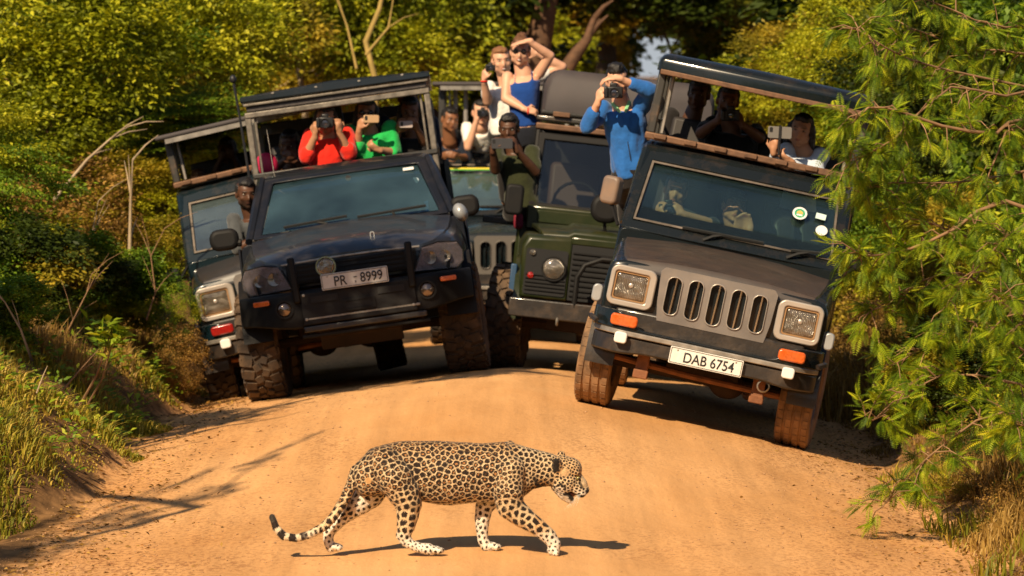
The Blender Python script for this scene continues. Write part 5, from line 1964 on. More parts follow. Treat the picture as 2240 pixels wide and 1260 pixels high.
def person(label, D, head, face=(0, 0, 0), sh=None, arms=(None, None), hips=None, skin=S_TAN, shirt=None, sleeve=0.5, pants=None, hair='short',
           hairm=H_BLACK, glasses=False, beard=0.0, s=1.0, legs='sit', tank=False, curl=0.8, cap=None, smile=False, loose=1.0, collar=None, open_neck=0.0, group=None):
    """everything in photo pixels at depth D (+ metres of extra depth); builds person > body, shirt, trousers, hair ..."""
    def W(p):
        return P(p[0], p[1], D + (p[2] if len(p) > 2 else 0))
    hc = W(head)
    M3 = Euler((R(face[1]), R(face[2]), R(face[0]))).to_matrix()
    neck = hc + M3 @ Vector((0, .030, -.105)) * s
    if sh is None:
        sh = ((head[0] - 52 * s, head[1] + 62 * s, .05), (head[0] + 52 * s, head[1] + 62 * s, .05))
    sl, sr = W(sh[0]) + Vector((0, 0, .035)), W(sh[1]) + Vector((0, 0, .035))
    sm = (sl + sr) / 2
    if hips is None:
        hp = sm + Vector((0, .03, -.50 * s))
    else:
        hp = W(hips)
    root = empty('person', hp)
    tag(root, label, 'person', group)
    off = -hp
    body = MB()
    # head
    def H(x, y, z):
        return hc + M3 @ (Vector((x * 1.08, y * 1.04, z * 1.02)) * s)

    def hell(x, y, z, a, b, c):
        body.ell(H(x, y, z), (a * s * 1.08, b * s * 1.04, c * s * 1.02), M3, 16, 12)
    hell(0, .022, .035, .074, .092, .082)
    hell(0, -.030, -.012, .060, .055, .085)
    hell(0, -.028, -.070, .043, .048, .038)
    hell(0, -.062, -.092, .020, .018, .016)
    hell(0, -.070, .030, .050, .020, .014)
    for sx in (-1, 1):
        hell(sx * .040, -.055, -.022, .020, .022, .020)
        hell(sx * .074, .018, -.008, .010, .020, .032)
        hell(sx * .045, -.01, -.058, .022, .045, .030)
    body.chain([H(0, -.080, .018), H(0, -.096, -.020), H(0, -.092, -.030)], [.008 * s, .013 * s, .015 * s], 10)
    hell(0, -.080, -.058, .022, .014, .009)
    body.cap(neck + Vector((0, 0, .04)), sm + Vector((0, 0, .01)), .057 * s, .075 * s, 14)
    # torso
    ax = (sr - sl).normalized()
    up = (sm - hp).normalized()
    fw = ax.cross(up).normalized()
    if fw.y > 0:
        fw = -fw
    hw = (sr - sl).length / 2
    L_ = (sm - hp).length

    def torso(mb, g, t0=-.05, t1=1.0, wv=1.0):
        rings = []
        for t, a, b in ((-.22, .82, .095), (-.05, .94, .115), (.12, .95, .118), (.32, .82 * (2 - wv) if wv < 1 else .84, .108), (.55, .90, .118), (.74, .98, .122), (.88, 1.0, .105), (.96, .88, .075), (1.03, .45, .055)):
            if t < t0 - .01 or t > t1 + .01:
                continue
            c = hp + (sm - hp) * t
            wd = min(max(hw, .11), .20) * a + g
            dp = b * s + g
            rings.append([c + ax * (math.copysign(abs(math.cos(q_)) ** .85, math.cos(q_)) * wd) + fw * (math.sin(q_) * dp) for q_ in (2 * math.pi * k / 20 for k in range(20))])
        mb.loft(rings)
    torso(body, 0, -.22)
    limbs = []
    for side, a, S0 in ((-1, arms[0], sl), (1, arms[1], sr)):
        if a is None:
            e = S0 + Vector((side * .04, -.02, -.27)) * s
            w = e + Vector((-side * .05, -.20, -.08)) * s
            hd = None
        else:
            e, w = W(a[0]), W(a[1])
            hd = a[2] if len(a) > 2 else None
        body.chain([S0, e], [.052 * s, .041 * s], 12)
        m_ = e + (w - e) * .35
        body.chain([e, m_, w], [.041 * s, .040 * s, .026 * s], 12)
        dvec = (w - e).normalized()
        nrm = Vector((0, 1, 0))
        tdir = side
        cu = curl
        if hd:
            dvec = Vector(hd[0]).normalized()
            nrm = Vector(hd[1])
            tdir = hd[2] if len(hd) > 2 else side
            cu = hd[3] if len(hd) > 3 else curl
        hand_mb(body, w, dvec, nrm, tdir, cu, s)
        limbs.append((S0, e, w))
    # legs
    lg = []
    for side in (-1, 1):
        h0 = hp + ax * side * .09 * s - up * .05
        if legs == 'side':
            k = h0 + Vector((.33, .16, -.06)) * s
            f = k + Vector((.12, .05, -.38)) * s
        elif legs == 'back':
            k = h0 + Vector((.03, .32, -.14)) * s
            f = k + Vector((.03, .05, -.38)) * s
        elif legs == 'sit':
            k = h0 + Vector((0, -.36, -.03)) * s
            f = k + Vector((0, -.02, -.42)) * s
        else:
            k = h0 + Vector((0, -.06, -.40)) * s
            f = k + Vector((0, .06, -.40)) * s
        body.chain([h0, k, f], [.085 * s, .058 * s, .040 * s], 12)
        body.cap(f + Vector((0, .03, -.04)), f + Vector((0, -.15 if legs != 'back' else .1, -.06)), .038 * s, .03 * s, 10)
        lg.append((h0, k, f))
    body.xf(lambda v: v + off)
    me = remesh(body, 'person_body', .0095 * s, 2, .5)
    me.shade_smooth()
    n = len(me.vertices)
    co = np.zeros(n * 3)
    me.vertices.foreach_get('co', co)
    co = co.reshape(-1, 3)
    loc = (co - np.array(hc + off)) @ np.array(M3) / s       # into the head's own frame
    x, y, z = loc[:, 0], loc[:, 1], loc[:, 2]
    front = y < -.045
    lw = .027 if smile else .020
    lip = front * smooth(1.25, .85, np.hypot(x / lw, (z + .058 - (x * x * 9 if smile else 0)) / .009))
    brow = front * smooth(1.3, .8, np.hypot((np.abs(x) - .030) / .019, (z - .030) / .006))
    brow = np.maximum(brow, front * smooth(1.2, .8, np.hypot((np.abs(x) - .031) / .015, (z - .010) / .007)) * .8)
    brd = np.zeros(n)
    if beard:
        brd = (y < .0) * smooth(-.030, -.050, z) * smooth(-.135, -.118, z) * beard
        brd = brd * (1 - lip * .8)
        brd = np.maximum(brd, front * smooth(1.2, .8, np.hypot(x / .030, (z + .042) / .008)) * beard)
    for nm, v in (('lip', lip), ('brow', brow), ('beard', brd)):
        at = me.attributes.new(nm, 'FLOAT', 'POINT')
        at.data.foreach_set('value', np.ascontiguousarray(v, dtype=np.float32))
    link('body', me, skin, root)
    # clothes
    if shirt is not None:
        t = MB()
        if tank:
            torso(t, .008, .10, .90)
            for side in (-1, 1):
                a0 = sm + ax * side * hw * .52 + up * .02 * s
                a1 = hp + (sm - hp) * .80 + ax * side * hw * .55 + fw * .09 * s
                t.tube([a1, (a0 + a1) / 2 + fw * .045, a0 + fw * .01, a0 - fw * .06, hp + (sm - hp) * .72 + ax * side * hw * .5 - fw * .11], .010, 6)
        else:
            torso(t, .014 * loose, -.06, 1.0 - open_neck)
            for S0, e, w in limbs:
                if sleeve <= 0:
                    continue
                ra, rb = .064 * loose, .054 * loose
                if sleeve <= .5:
                    e2 = S0 + (e - S0) * (sleeve / .5)
                    t.chain([S0, e2], [ra * s, (rb + (ra - rb) * (1 - sleeve / .5)) * s], 12)
                else:
                    f_ = (sleeve - .5) / .5
                    w2 = e + (w - e) * f_
                    t.chain([S0, e, w2], [ra * s, rb * s, (rb - .016 * f_ * (1 if loose < 1.3 else -.3)) * s], 12)
        t.xf(lambda v: v + off)
        sme = remesh(t, 'shirt', .012, 3, .5)
        co2 = np.zeros(len(sme.vertices) * 3)
        nr2 = np.zeros(len(sme.vertices) * 3)
        sme.vertices.foreach_get('co', co2)
        sme.vertices.foreach_get('normal', nr2)
        co2, nr2 = co2.reshape(-1, 3), nr2.reshape(-1, 3)
        amp = .005 if tank else .013 * loose
        sd = random.random() * 20
        fo = np.array([noise.noise(Vector((a * 9 + sd, b * 9, c * 5 + a * 6))) + .5 * noise.noise(Vector((a * 21, b * 21 + sd, c * 12))) for a, b, c in co2])
        co2 = co2 + nr2 * (fo * amp)[:, None]
        sme.vertices.foreach_set('co', co2.ravel())
        sme.shade_smooth()
        so_ = link('shirt', sme, shirt, root)
        if collar:
            cb = MB()
            base = sm + up * .035 * s
            for side in (-1, 1):
                cb.tube([base + ax * side * .055 * s - fw * .02, base + ax * side * .060 * s + fw * .04, base + ax * side * .028 * s + fw * .085 - up * .045, base + fw * .105 - up * .11 * s], [.013, .015, .012, .008], 6)
            cb.xf(lambda v: v + off).build('collar', collar, so_)
            MB().tube([base + fw * .112 * s - up * .11, base + fw * .135 - up * .30, base + fw * .13 - up * .42], .004, 5).xf(lambda v: v + off).build('zip', M_INK, so_)
    if pants is not None:
        t = MB()
        torso(t, .012, -.22, .14)
        for h0, k, f in lg:
            t.chain([h0, k, f], [.098 * s, .070 * s, .055 * s], 12)
        t.xf(lambda v: v + off)
        pme = remesh(t, 'trousers', .016, 2, .5)
        pme.shade_smooth()
        link('trousers', pme, pants, root)
    # hair
    if hair:
        h = MB()

        def he(x, y, z, a, b, c):
            h.ell(H(x, y, z), (a * s, b * s, c * s), M3, 18, 12)
        he(0, .036, .052, .079, .088, .076)
        he(0, -.015, .088, .062, .062, .034)
        for sx in (-1, 1):
            he(sx * .058, .025, .035, .022, .055, .050)
        if hair in ('long', 'veil'):
            for sx in (-1, 1):
                h.chain([H(sx * .060, .02, .03), H(sx * .075, .035, -.06), H(sx * .085, .04, -.17)], [.035 * s, .034 * s, .026 * s], 10)
            h.chain([H(0, .06, .02), H(0, .085, -.08), H(0, .085, -.20)], [.07 * s, .06 * s, .045 * s], 12)
        if hair == 'bun':
            he(0, .06, .125, .045, .045, .04)
            he(0, .0, .100, .066, .060, .040)
        if hair == 'quiff':
            he(0, -.01, .112, .060, .066, .030)
        h.xf(lambda v: v + off)
        hm_ = remesh(h, 'hair', .010 * s, 1, .5)
        co3 = np.zeros(len(hm_.vertices) * 3)
        hm_.vertices.foreach_get('co', co3)
        co3 = co3.reshape(-1, 3)
        co3 += np.array([noise.noise_vector(Vector((a * 45, b * 45, c * 30))) * .010 for a, b, c in co3])
        hm_.vertices.foreach_set('co', co3.ravel())
        hm_.shade_smooth()
        link('hair', hm_, hairm, root)
    if cap:
        c_ = MB()
        c_.ell(H(0, .02, .070), (.084 * s, .098 * s, .064 * s), M3, 18, 10)
        c_.ell(H(0, -.105, .062), (.065 * s, .062 * s, .010 * s), M3, 16, 6)
        c_.xf(lambda v: v + off).build('cap', cap, root, smooth=60)
    eyes = MB()
    if glasses:
        for sx in (-1, 1):
            eyes.ell(H(sx * .031, -.080, .010), (.026 * s, .010 * s, .020 * s), M3, 12, 8)
            eyes.tube([H(sx * .05, -.07, .015), H(sx * .076, .0, .012)], .003, 5)
        eyes.tube([H(-.012, -.088, .014), H(.012, -.088, .014)], .003, 5)
        eyes.xf(lambda v: v + off).build('sunglasses', EYE_D, root)
    else:
        for sx in (-1, 1):
            e_ = MB().ell(H(sx * .030, -.0725, .010), (.0115 * s, .0045 * s, .0048 * s), M3, 10, 6).xf(lambda v: v + off).build('eye', EYE_W, root)
            MB().ell(H(sx * .030, -.0762, .010), (.0056 * s, .0035 * s, .0052 * s), M3, 8, 6).xf(lambda v: v + off).build('iris', EYE_D, e_)
    if smile:
        MB().ell(H(0, -.0925, -.0575), (.013 * s, .003 * s, .0035 * s), M3, 10, 6).xf(lambda v: v + off).build('teeth', mat('teeth', (.75, .72, .66), .3), root)
    return root


M_CAMBLK = mat('camera_black', (0.012, 0.012, 0.013), 0.4)
M_LENS = mat('lens_glass', (0.02, 0.02, 0.03), 0.05, coat=1)


def camera_obj(px, py, D, label, size=1.0, big=True, yaw=0, roll=0):
    o = empty('photo_camera', P(px, py, D))
    o.rotation_euler = (0, R(roll), R(yaw))
    o.scale = (size,) * 3
    tag(o, label, 'camera', 'cameras held up by passengers')
    b = MB().box((0, 0, 0), (.135, .055, .085)).box((0, 0, .052), (.055, .05, .035)).box((-.055, -.01, 0), (.03, .07, .08))
    b.build('camera_body', M_CAMBLK, o, bevel=.008)
    ln = .12 if big else .05
    l = MB().lathe([(.001, -ln + .012), (.026, -ln + .010), (.034, -ln), (.038, -ln), (.036, -ln * .5), (.033, 0)], (.005, -.02, -.004), 'y', 20).build('lens', M_CAMBLK, o)
    MB().ell((.005, -.02 - ln + .012, -.004), (.027, .004, .027), n=14, k=6).build('front_glass', M_LENS, l)
    return o


def phone_obj(px, py, D, label, m, w=.15, h=.075, yaw=0, roll=0, stand_=False):
    o = empty('mobile_phone', P(px, py, D))
    o.rotation_euler = (0, R(roll), R(yaw))
    tag(o, label, 'phone', 'phones held up by passengers')
    c = MB().prism(rrect(w, h, .012, 4), 'y', -.005, .005).build('phone_case', m, o, bevel=.002)
    MB().prism(rrect(.022, .034, .006, 3), 'y', -.0075, -.005).build('lens_island', M_CAMBLK, c).location = (-w / 2 + .022, 0, h / 2 - .024)
    MB().prism(rrect(w - .008, h - .008, .010, 4), 'y', .0052, .006).build('screen', mat('phone_screen', (.01, .01, .012), .1), o)
    if stand_:
        MB().box((0, -.008, 0), (.018, .012, h + .02)).tube([(0, 0, -h / 2), (0, 0, -h / 2 - .12)], .009, 8).build('grip', M_CAMBLK, o)
    return o


C_RED = cloth_mat('red_cotton', (0.72, 0.022, 0.010))
C_GREEN = cloth_mat('green_cotton', (0.015, 0.42, 0.085))
C_BLUE = cloth_mat('blue_jacket_cloth', (0.020, 0.125, 0.42))
C_TANK = cloth_mat('royal_blue_jersey', (0.008, 0.050, 0.24))
C_WHITE = cloth_mat('white_cotton', (0.78, 0.76, 0.72))
C_PALE = cloth_mat('pale_blue_cotton', (0.50, 0.56, 0.66))
C_DARK = cloth_mat('dark_cloth', (0.014, 0.012, 0.012))
C_NAVY = cloth_mat('navy_cloth', (0.012, 0.018, 0.035))
C_OLIVE = cloth_mat('dark_olive_cloth', (0.026, 0.030, 0.010))
C_JEAN = cloth_mat('dark_denim', (0.010, 0.012, 0.020))
C_MINT = cloth_mat('mint_cotton', (0.35, 0.62, 0.50))
C_GREY = cloth_mat('grey_plaid', (0.07, 0.075, 0.08))
UPV = (0, 0, 1)

# pickup canopy
person('woman in a loose red blouse holding a black camera under the pickup canopy', 37.88, (712, 262), (0, 6, 0),
       ((680, 310, .06), (756, 304, .06)), (((670, 344, -.06), (690, 296, -.14), ((-.1, -.3, 1), (.6, .6, 0), 1, .9)), ((764, 336, -.06), (742, 290, -.14), ((.05, -.3, 1), (-.6, .6, 0), -1, .9))),
       (715, 440, .1), S_TAN, C_RED, .60, C_DARK, 'long', loose=1.18, open_neck=.05)
camera_obj(711, 268, 37.70, 'black camera with long lens raised by the woman in red')
person('woman in a green blouse and sunglasses behind a gold phone in the pickup', 38.02, (802, 248), (0, 4, 0),
       ((766, 300, .05), (852, 292, .05)), (((782, 330, -.05), (786, 282, -.15), ((.25, -.2, 1), (.5, .5, 0), -1, .8)), ((866, 335, 0), (828, 328, -.18), ((-.6, -.2, .3), (0, .6, .6), 1, 1.1))),
       (808, 430, .1), S_TAN, C_GREEN, .60, C_DARK, 'long', glasses=True, loose=1.2)
phone_obj(812, 260, 37.74, 'gold phone held sideways by the woman in green', mat('gold_phone', (.55, .36, .20), .3, metal=.3), .125, .062)
person('dark haired passenger in black filming with a pale phone in the pickup', 38.25, (897, 246), (0, 10, 0),
       ((862, 308, .05), (938, 300, .05)), (((862, 320, -.05), (872, 288, -.2)), ((932, 318, -.05), (912, 282, -.2))), (895, 420, .1), S_BROWN, C_DARK, .5, C_DARK, 'veil')
phone_obj(888, 272, 37.98, 'pale phone held by the passenger in black in the pickup', mat('pale_phone', (.42, .35, .33), .4), .11, .055)
person('passenger with a grey cap sitting behind the others in the pickup', 39.6, (893, 214), (10, 0, 0), hips=(890, 370, 0), skin=S_BROWN, shirt=C_NAVY, pants=C_DARK, cap=cloth_mat('grey_cap', (.12, .11, .12)))
person('shadowed passenger in black at the left end of the pickup canopy', 38.4, (632, 318), (-12, 12, 0), hips=(630, 450, .1), skin=S_DEEP, shirt=C_DARK, sleeve=.5, pants=C_DARK,
       arms=(((595, 375, -.1), (625, 350, -.25)), ((672, 372, -.1), (645, 350, -.25))))
o = MB().ell((0, 0, 0), (.095, .07, .105), n=24, k=16).build('sun_hat_pouch', mat('magenta_cloth', (.42, .01, .06), .6), None)
o.name = 'cloth_bag'
o.location = P(583, 362, 38.0)
tag(o, 'round magenta cloth bag hanging in the pickup canopy', 'bag')
person('bearded driver in a striped grey shirt leaning out of the charcoal pickup', 37.15, (539, 424), (14, 8, -4), ((512, 492, .0), (590, 478, .16)), (((520, 545, -.1), (560, 520, -.15)), None),
       (600, 590, .2), S_DEEP, C_GREY, .5, C_DARK, 'short', beard=.9)
# far left jeep
person('smiling passenger in sunglasses looking over the cab of the teal jeep', 41.0, (436, 400), (-6, 6, -8), ((418, 448, .05), (486, 436, .05)), (None, None), (455, 560, .1), S_FAIR, C_WHITE, .15, C_DARK,
       'short', H_BROWN, True, smile=True, s=.95)
person('passenger in black filming in the shade of the teal jeep canopy', 41.3, (498, 332), (0, 5, -8), ((455, 392, .05), (545, 376, .05)), (((452, 420, -.1), (482, 350, -.2)), ((540, 402, -.1), (512, 345, -.2))),
       (510, 500, .1), S_DEEP, C_DARK, .5, C_DARK)
person('passenger behind the dusty windscreen of the teal jeep holding up a white phone', 40.3, (522, 452), (-6, 0, -8), ((490, 520, .05), (580, 500, .05)), (((470, 535, -.1), (494, 500, -.25), ((-.1, 0, 1), (-.3, -.8, 0), 1, .5)), None),
       (550, 640, .1), S_TAN, C_DARK, .5, C_DARK)
phone_obj(479, 486, 39.95, 'white phone behind the windscreen of the teal jeep', M_WHITE, .07, .11, roll=12)
# middle jeep
person('man in navy leaning out beside the middle jeep and looking down the road', 46.0, (985, 262), (22, 8, 4), ((950, 316, .08), (1018, 320, .12)), (((946, 344, .15), (968, 340, -.02)), ((1022, 346, .15), (1003, 342, -.02))), (985, 400, .75), S_BROWN, C_NAVY, .5, C_DARK, 'short', s=1.0, legs='back')
person('passenger in a white shirt and dark vest shooting over the cab of the middle jeep', 46.0, (1052, 246), (8, 6, 0), ((1022, 288, .05), (1080, 284, .05)),
       (((1024, 322, -.15), (1043, 262, -.2), ((.25, -.3, 1), (.5, .6, 0), -1, .8)), ((1088, 316, -.15), (1072, 262, -.2), ((-.2, -.3, 1), (-.5, .6, 0), 1, .8))),
       (1052, 390, .75), S_FAIR, C_WHITE, .30, C_DARK, 'short', legs='back')
camera_obj(1056, 247, 45.72, 'small camera of the passenger in the white shirt above the middle jeep', .8, False)
person('driver of the middle jeep in a mint green shirt', 46.6, (976, 372), (0, 0, 0), ((950, 412, 0), (1002, 412, 0)), (None, None), (978, 520, .1), S_BROWN, C_MINT, .5, C_DARK)
# standing on the green truck
person('man in a white tee shirt holding a small camera above the crowd', 40.2, (1097, 134), (10, 4, -6), ((1068, 200, .06), (1150, 188, .1)),
       (((1066, 222, -.10), (1059, 176, -.22), ((0, -.2, 1), (.7, .4, 0), -1, 1.0)), ((1230, 146, .1), (1178, 118, .05))),
       (1112, 285, .1), S_FAIR, C_WHITE, .28, C_DARK, 'short', H_GINGER, legs='back', smile=True)
camera_obj(1073, 148, 39.95, 'silver compact camera of the man in the white tee shirt', .62, False)
person('woman in a blue strap top shading her eyes with one hand', 39.3, (1138, 114), (-4, 4, 4), ((1110, 178, .04), (1180, 168, .04)),
       (((1106, 216, -.03), (1150, 240, -.12), ((1, 0, -.15), (0, .6, -.5), 1, .8)), ((1203, 122, -.04), (1156, 90, -.13), ((-1, 0, -.16), (0, .3, -1), -1, .18))),
       (1148, 292, .05), S_FAIR, C_TANK, 0, C_JEAN, 'bun', H_BROWN, True, legs='back', tank=True, s=1.0, smile=True)
for (a_, b_, c_, nm_, lb_) in (((1155, 243), 39.18, (C_RED), 'wrist_band', 'red band on the wrist of the woman in the blue top'), ((1059, 178), 39.98, C_RED, 'wrist_band', 'red band on the wrist of the man in the white tee shirt')):
    w_ = MB().lathe([(.030, -.006), (.034, 0), (.030, .006)], (0, 0, 0), 'x' if a_[0] > 1100 else 'z', 16).build(nm_, c_, None)
    w_.location = P(a_[0], a_[1], b_)
    tag(w_, lb_, 'bracelet')
person('dark man in an olive shirt filming with a phone beside the green truck', 38.4, (1113, 282), (-8, 12, 0), ((1088, 346, .05), (1164, 342, .08)),
       (((1084, 372, -.12), (1078, 328, -.26), ((.2, -.1, 1), (.6, .5, 0), -1, .8)), ((1172, 376, -.08), (1128, 326, -.24), ((-.2, -.1, 1), (-.6, .5, 0), 1, .8))),
       (1146, 452, .05), S_DEEP, C_OLIVE, .42, C_DARK, 'short', legs='side')
phone_obj(1098, 314, 38.1, 'dark phone held sideways by the man in the olive shirt', mat('dark_phone', (.04, .04, .045), .4), .175, .085)
o = MB().box((0, 0, 0), (.08, .08, .13)).build('cloth', mat('crimson_cloth', (.16, .005, .02), .8), None, bevel=.03, seg=3)
o.name = 'sling_bag'
o.location = P(1134, 484, 38.3)
tag(o, 'crimson bag wedged between the green truck and the middle jeep', 'bag')
# right hand jeep
person('man in a blue zipped jacket leaning out with a camera at his eye', 34.5, (1350, 178), (-4, 10, -4), ((1318, 250, .05), (1402, 240, .05)),
       (((1287, 276, -.10), (1309, 222, -.22), ((.1, -.1, 1), (.7, .5, 0), -1, .9)), ((1424, 200, -.06), (1352, 172, -.20), ((-1, -.05, .05), (0, .3, -1), -1, .55))),
       (1384, 378, .10), S_FAIR, C_BLUE, .76, C_DARK, 'quiff', loose=1.15, collar=mat('lime_trim', (.25, .60, .30), .6), legs='back')
camera_obj(1342, 202, 34.22, 'square black camera of the man in the blue jacket', 1.0, False)
person('shadowed man in black lifting a camera inside the right jeep canopy', 34.7, (1592, 222), (0, 8, 10), ((1545, 290, .05), (1655, 300, .05)),
       (((1532, 292, -.12), (1572, 262, -.24), ((.4, 0, 1), (.5, .6, 0), -1, .9)), ((1662, 302, -.12), (1622, 272, -.24), ((-.3, 0, 1), (-.5, .6, 0), 1, .9))),
       (1590, 460, .1), S_BROWN, C_DARK, .3, C_DARK)
camera_obj(1598, 252, 34.42, 'black camera inside the right jeep canopy', 1.0, False)
person('passenger in black hunched at the left end of the right jeep canopy', 35.0, (1528, 206), (-15, 8, 10), ((1468, 262, .05), (1560, 280, .05)), (None, None), (1510, 440, .1), S_DEEP, C_DARK, .6, C_DARK)
person('passenger in pale blue shirt holding a gripped phone out of the right jeep', 33.75, (1752, 286), (-12, 4, 12), ((1722, 342, .05), (1796, 352, .05)),
       (((1705, 372, -.05), (1692, 330, -.28), ((0, -.1, 1), (.4, .6, 0), 1, .8)), ((1776, 402, -.12), (1728, 352, -.26), ((-.7, -.1, .4), (0, .4, .8), 1, 1.1))),
       (1742, 470, .1), S_TAN, C_PALE, .86, C_DARK, 'long', loose=1.1)
phone_obj(1706, 290, 33.44, 'grey phone on a hand grip held out of the right jeep', mat('grey_phone', (.16, .15, .14), .4), .17, .085, roll=3, stand_=True)
person('passenger behind the windscreen of the right jeep with a camera in both hands', 33.62, (1478, 418), (-4, 4, 13), ((1440, 488, .05), (1530, 510, .05)),
       (((1425, 520, -.15), (1440, 474, -.30), ((.1, -.1, 1), (.6, .6, 0), -1, .8)), ((1560, 492, -.18), (1494, 468, -.30), ((-.6, -.1, .6), (-.4, .6, 0), 1, .8))),
       (1475, 640, .1), S_TAN, C_DARK, .5, C_DARK)
camera_obj(1462, 458, 33.34, 'black camera behind the windscreen of the right jeep', 1.0, False)
person('driver of the right jeep in a cap clasping his hands behind the windscreen', 33.65, (1606, 452), (12, 0, 13), ((1570, 520, .05), (1655, 540, .05)),
       (((1610, 560, -.2), (1612, 512, -.32), ((.1, 0, 1), (.3, -.8, 0), 1, .3)), ((1670, 560, -.2), (1640, 508, -.32), ((-.15, 0, 1), (-.3, -.8, 0), -1, .3))),
       (1600, 680, .1), S_TAN, C_NAVY, .5, C_DARK, cap=cloth_mat('olive_cap', (.05, .05, .035)))

# ------------------------------------------------------------------ plants
LM_YEL = leaf_mat('yellow_green_leaves', [(0.000, (0.111, 0.132, 0.008)), (0.400, (0.273, 0.312, 0.013)), (0.750, (0.526, 0.504, 0.021)), (1.000, (0.609, 0.588, 0.045))])
LM_GRN = leaf_mat('mid_green_leaves', [(0.000, (0.045, 0.090, 0.008)), (0.500, (0.138, 0.237, 0.015)), (0.850, (0.300, 0.400, 0.021)), (1.000, (0.550, 0.550, 0.045))])
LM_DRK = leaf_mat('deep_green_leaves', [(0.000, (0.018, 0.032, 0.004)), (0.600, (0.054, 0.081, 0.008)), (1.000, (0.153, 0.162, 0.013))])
LM_ORG = leaf_mat('olive_orange_leaves', [(0.000, (0.109, 0.099, 0.009)), (0.450, (0.272, 0.231, 0.015)), (0.800, (0.490, 0.343, 0.029)), (1.000, (0.541, 0.442, 0.059))])
LM_DRY = leaf_mat('dry_brown_leaves', [(0.000, (0.067, 0.033, 0.007)), (0.500, (0.239, 0.128, 0.025)), (1.000, (0.538, 0.314, 0.071))], trans=.15)
LM_ACA = leaf_mat('acacia_leaves', [(0.000, (0.040, 0.085, 0.005)), (0.400, (0.150, 0.240, 0.009)), (0.750, (0.400, 0.470, 0.016)), (1.000, (0.680, 0.600, 0.030))], trans=.42)
LM_GRASS = leaf_mat('grass_blades', [(0.000, (0.097, 0.114, 0.008)), (0.450, (0.233, 0.230, 0.016)), (0.700, (0.463, 0.337, 0.040)), (1.000, (0.700, 0.475, 0.115))], trans=.3)
LM_STRAW = leaf_mat('dry_grass_blades', [(0.000, (0.116, 0.064, 0.014)), (0.500, (0.300, 0.174, 0.038)), (1.000, (0.554, 0.359, 0.096))], trans=.2)
M_BARK = mat('brown_bark', (0.105, 0.052, 0.026), 0.85, var=.4, vscale=14, bump=.8, bscale=40)
M_BARKD = mat('dark_bark', (0.035, 0.020, 0.012), 0.9, var=.4, vscale=10, bump=.8, bscale=30)
M_BARKP = mat('pale_bark', (0.36, 0.27, 0.17), 0.8, var=.3, vscale=12, bump=.5, bscale=40)
M_TWIG = mat('tan_twig', (0.24, 0.135, 0.065), 0.8, var=.3, vscale=12)


def leaves_np(pos, dirn, nrm, size, aspect=0.42, fold=0.12):
    """diamond leaves: pos is the stalk end"""
    d = dirn / (np.linalg.norm(dirn, axis=1, keepdims=True) + 1e-9)
    t = np.cross(d, nrm)
    t /= (np.linalg.norm(t, axis=1, keepdims=True) + 1e-9)
    nn = np.cross(t, d)
    s = size[:, None]
    a = pos
    b = pos + d * s * .45 + t * s * aspect * .5 + nn * s * fold
    c = pos + d * s
    e = pos + d * s * .45 - t * s * aspect * .5 + nn * s * fold
    V = np.stack([a, b, c, e], 1).reshape(-1, 3)
    F = np.arange(len(V)).reshape(-1, 4)
    return V, F


def cloud(name, n, size, k, seed, flat=1.0, crad=(.12, .27), hollow=.50, droop=.3, aspect=.45):
    g = np.random.default_rng(seed)
    c = g.normal(size=(k, 3))
    c /= np.linalg.norm(c, axis=1, keepdims=True)
    rr = g.uniform(hollow ** 3, 1, k) ** (1 / 3) * .86
    c *= rr[:, None]
    c *= 1 + .22 * np.sin(c[:, :1] * 4 + seed) * np.cos(c[:, 1:2] * 5)
    cr = g.uniform(crad[0], crad[1], k)
    w = cr ** 2
    idx = g.choice(k, n, p=w / w.sum())
    off = g.normal(size=(n, 3)) * .52
    off *= np.array([1, 1, flat])
    p = c[idx] + off * cr[idx][:, None]
    out = p / (np.linalg.norm(p, axis=1, keepdims=True) + 1e-6)
    d = out * .5 + off * .6 + g.normal(size=(n, 3)) * .6 + np.array([0, 0, -droop])
    nm = out * .3 + np.array([0, 0, .8]) + g.normal(size=(n, 3)) * .55
    crnd = g.uniform(0, 1, k)
    rnd = np.clip(crnd[idx] ** 1.2 * .66 + g.uniform(-.05, .42, n), 0, 1)
    sz = size * g.uniform(.6, 1.35, n)
    V, F = leaves_np(p, d, nm, sz, aspect)
    return np_mesh(name, V, F, {'rnd': np.repeat(rnd, 4)})


CL = {
    'fine': [cloud('fine_foliage', 8000, .075, 60, s) for s in (1, 2)],
    'broad': [cloud('broad_foliage', 4200, .125, 46, s, droop=.5, aspect=.55) for s in (3, 4)],
    'layer': [cloud('layered_foliage', 7000, .072, 40, s, flat=.22, crad=(.28, .46), hollow=.4) for s in (5, 6)],
    'sparse': [cloud('sparse_foliage', 2600, .072, 36, s, crad=(.14, .26), hollow=.3) for s in (7, 8)],
}


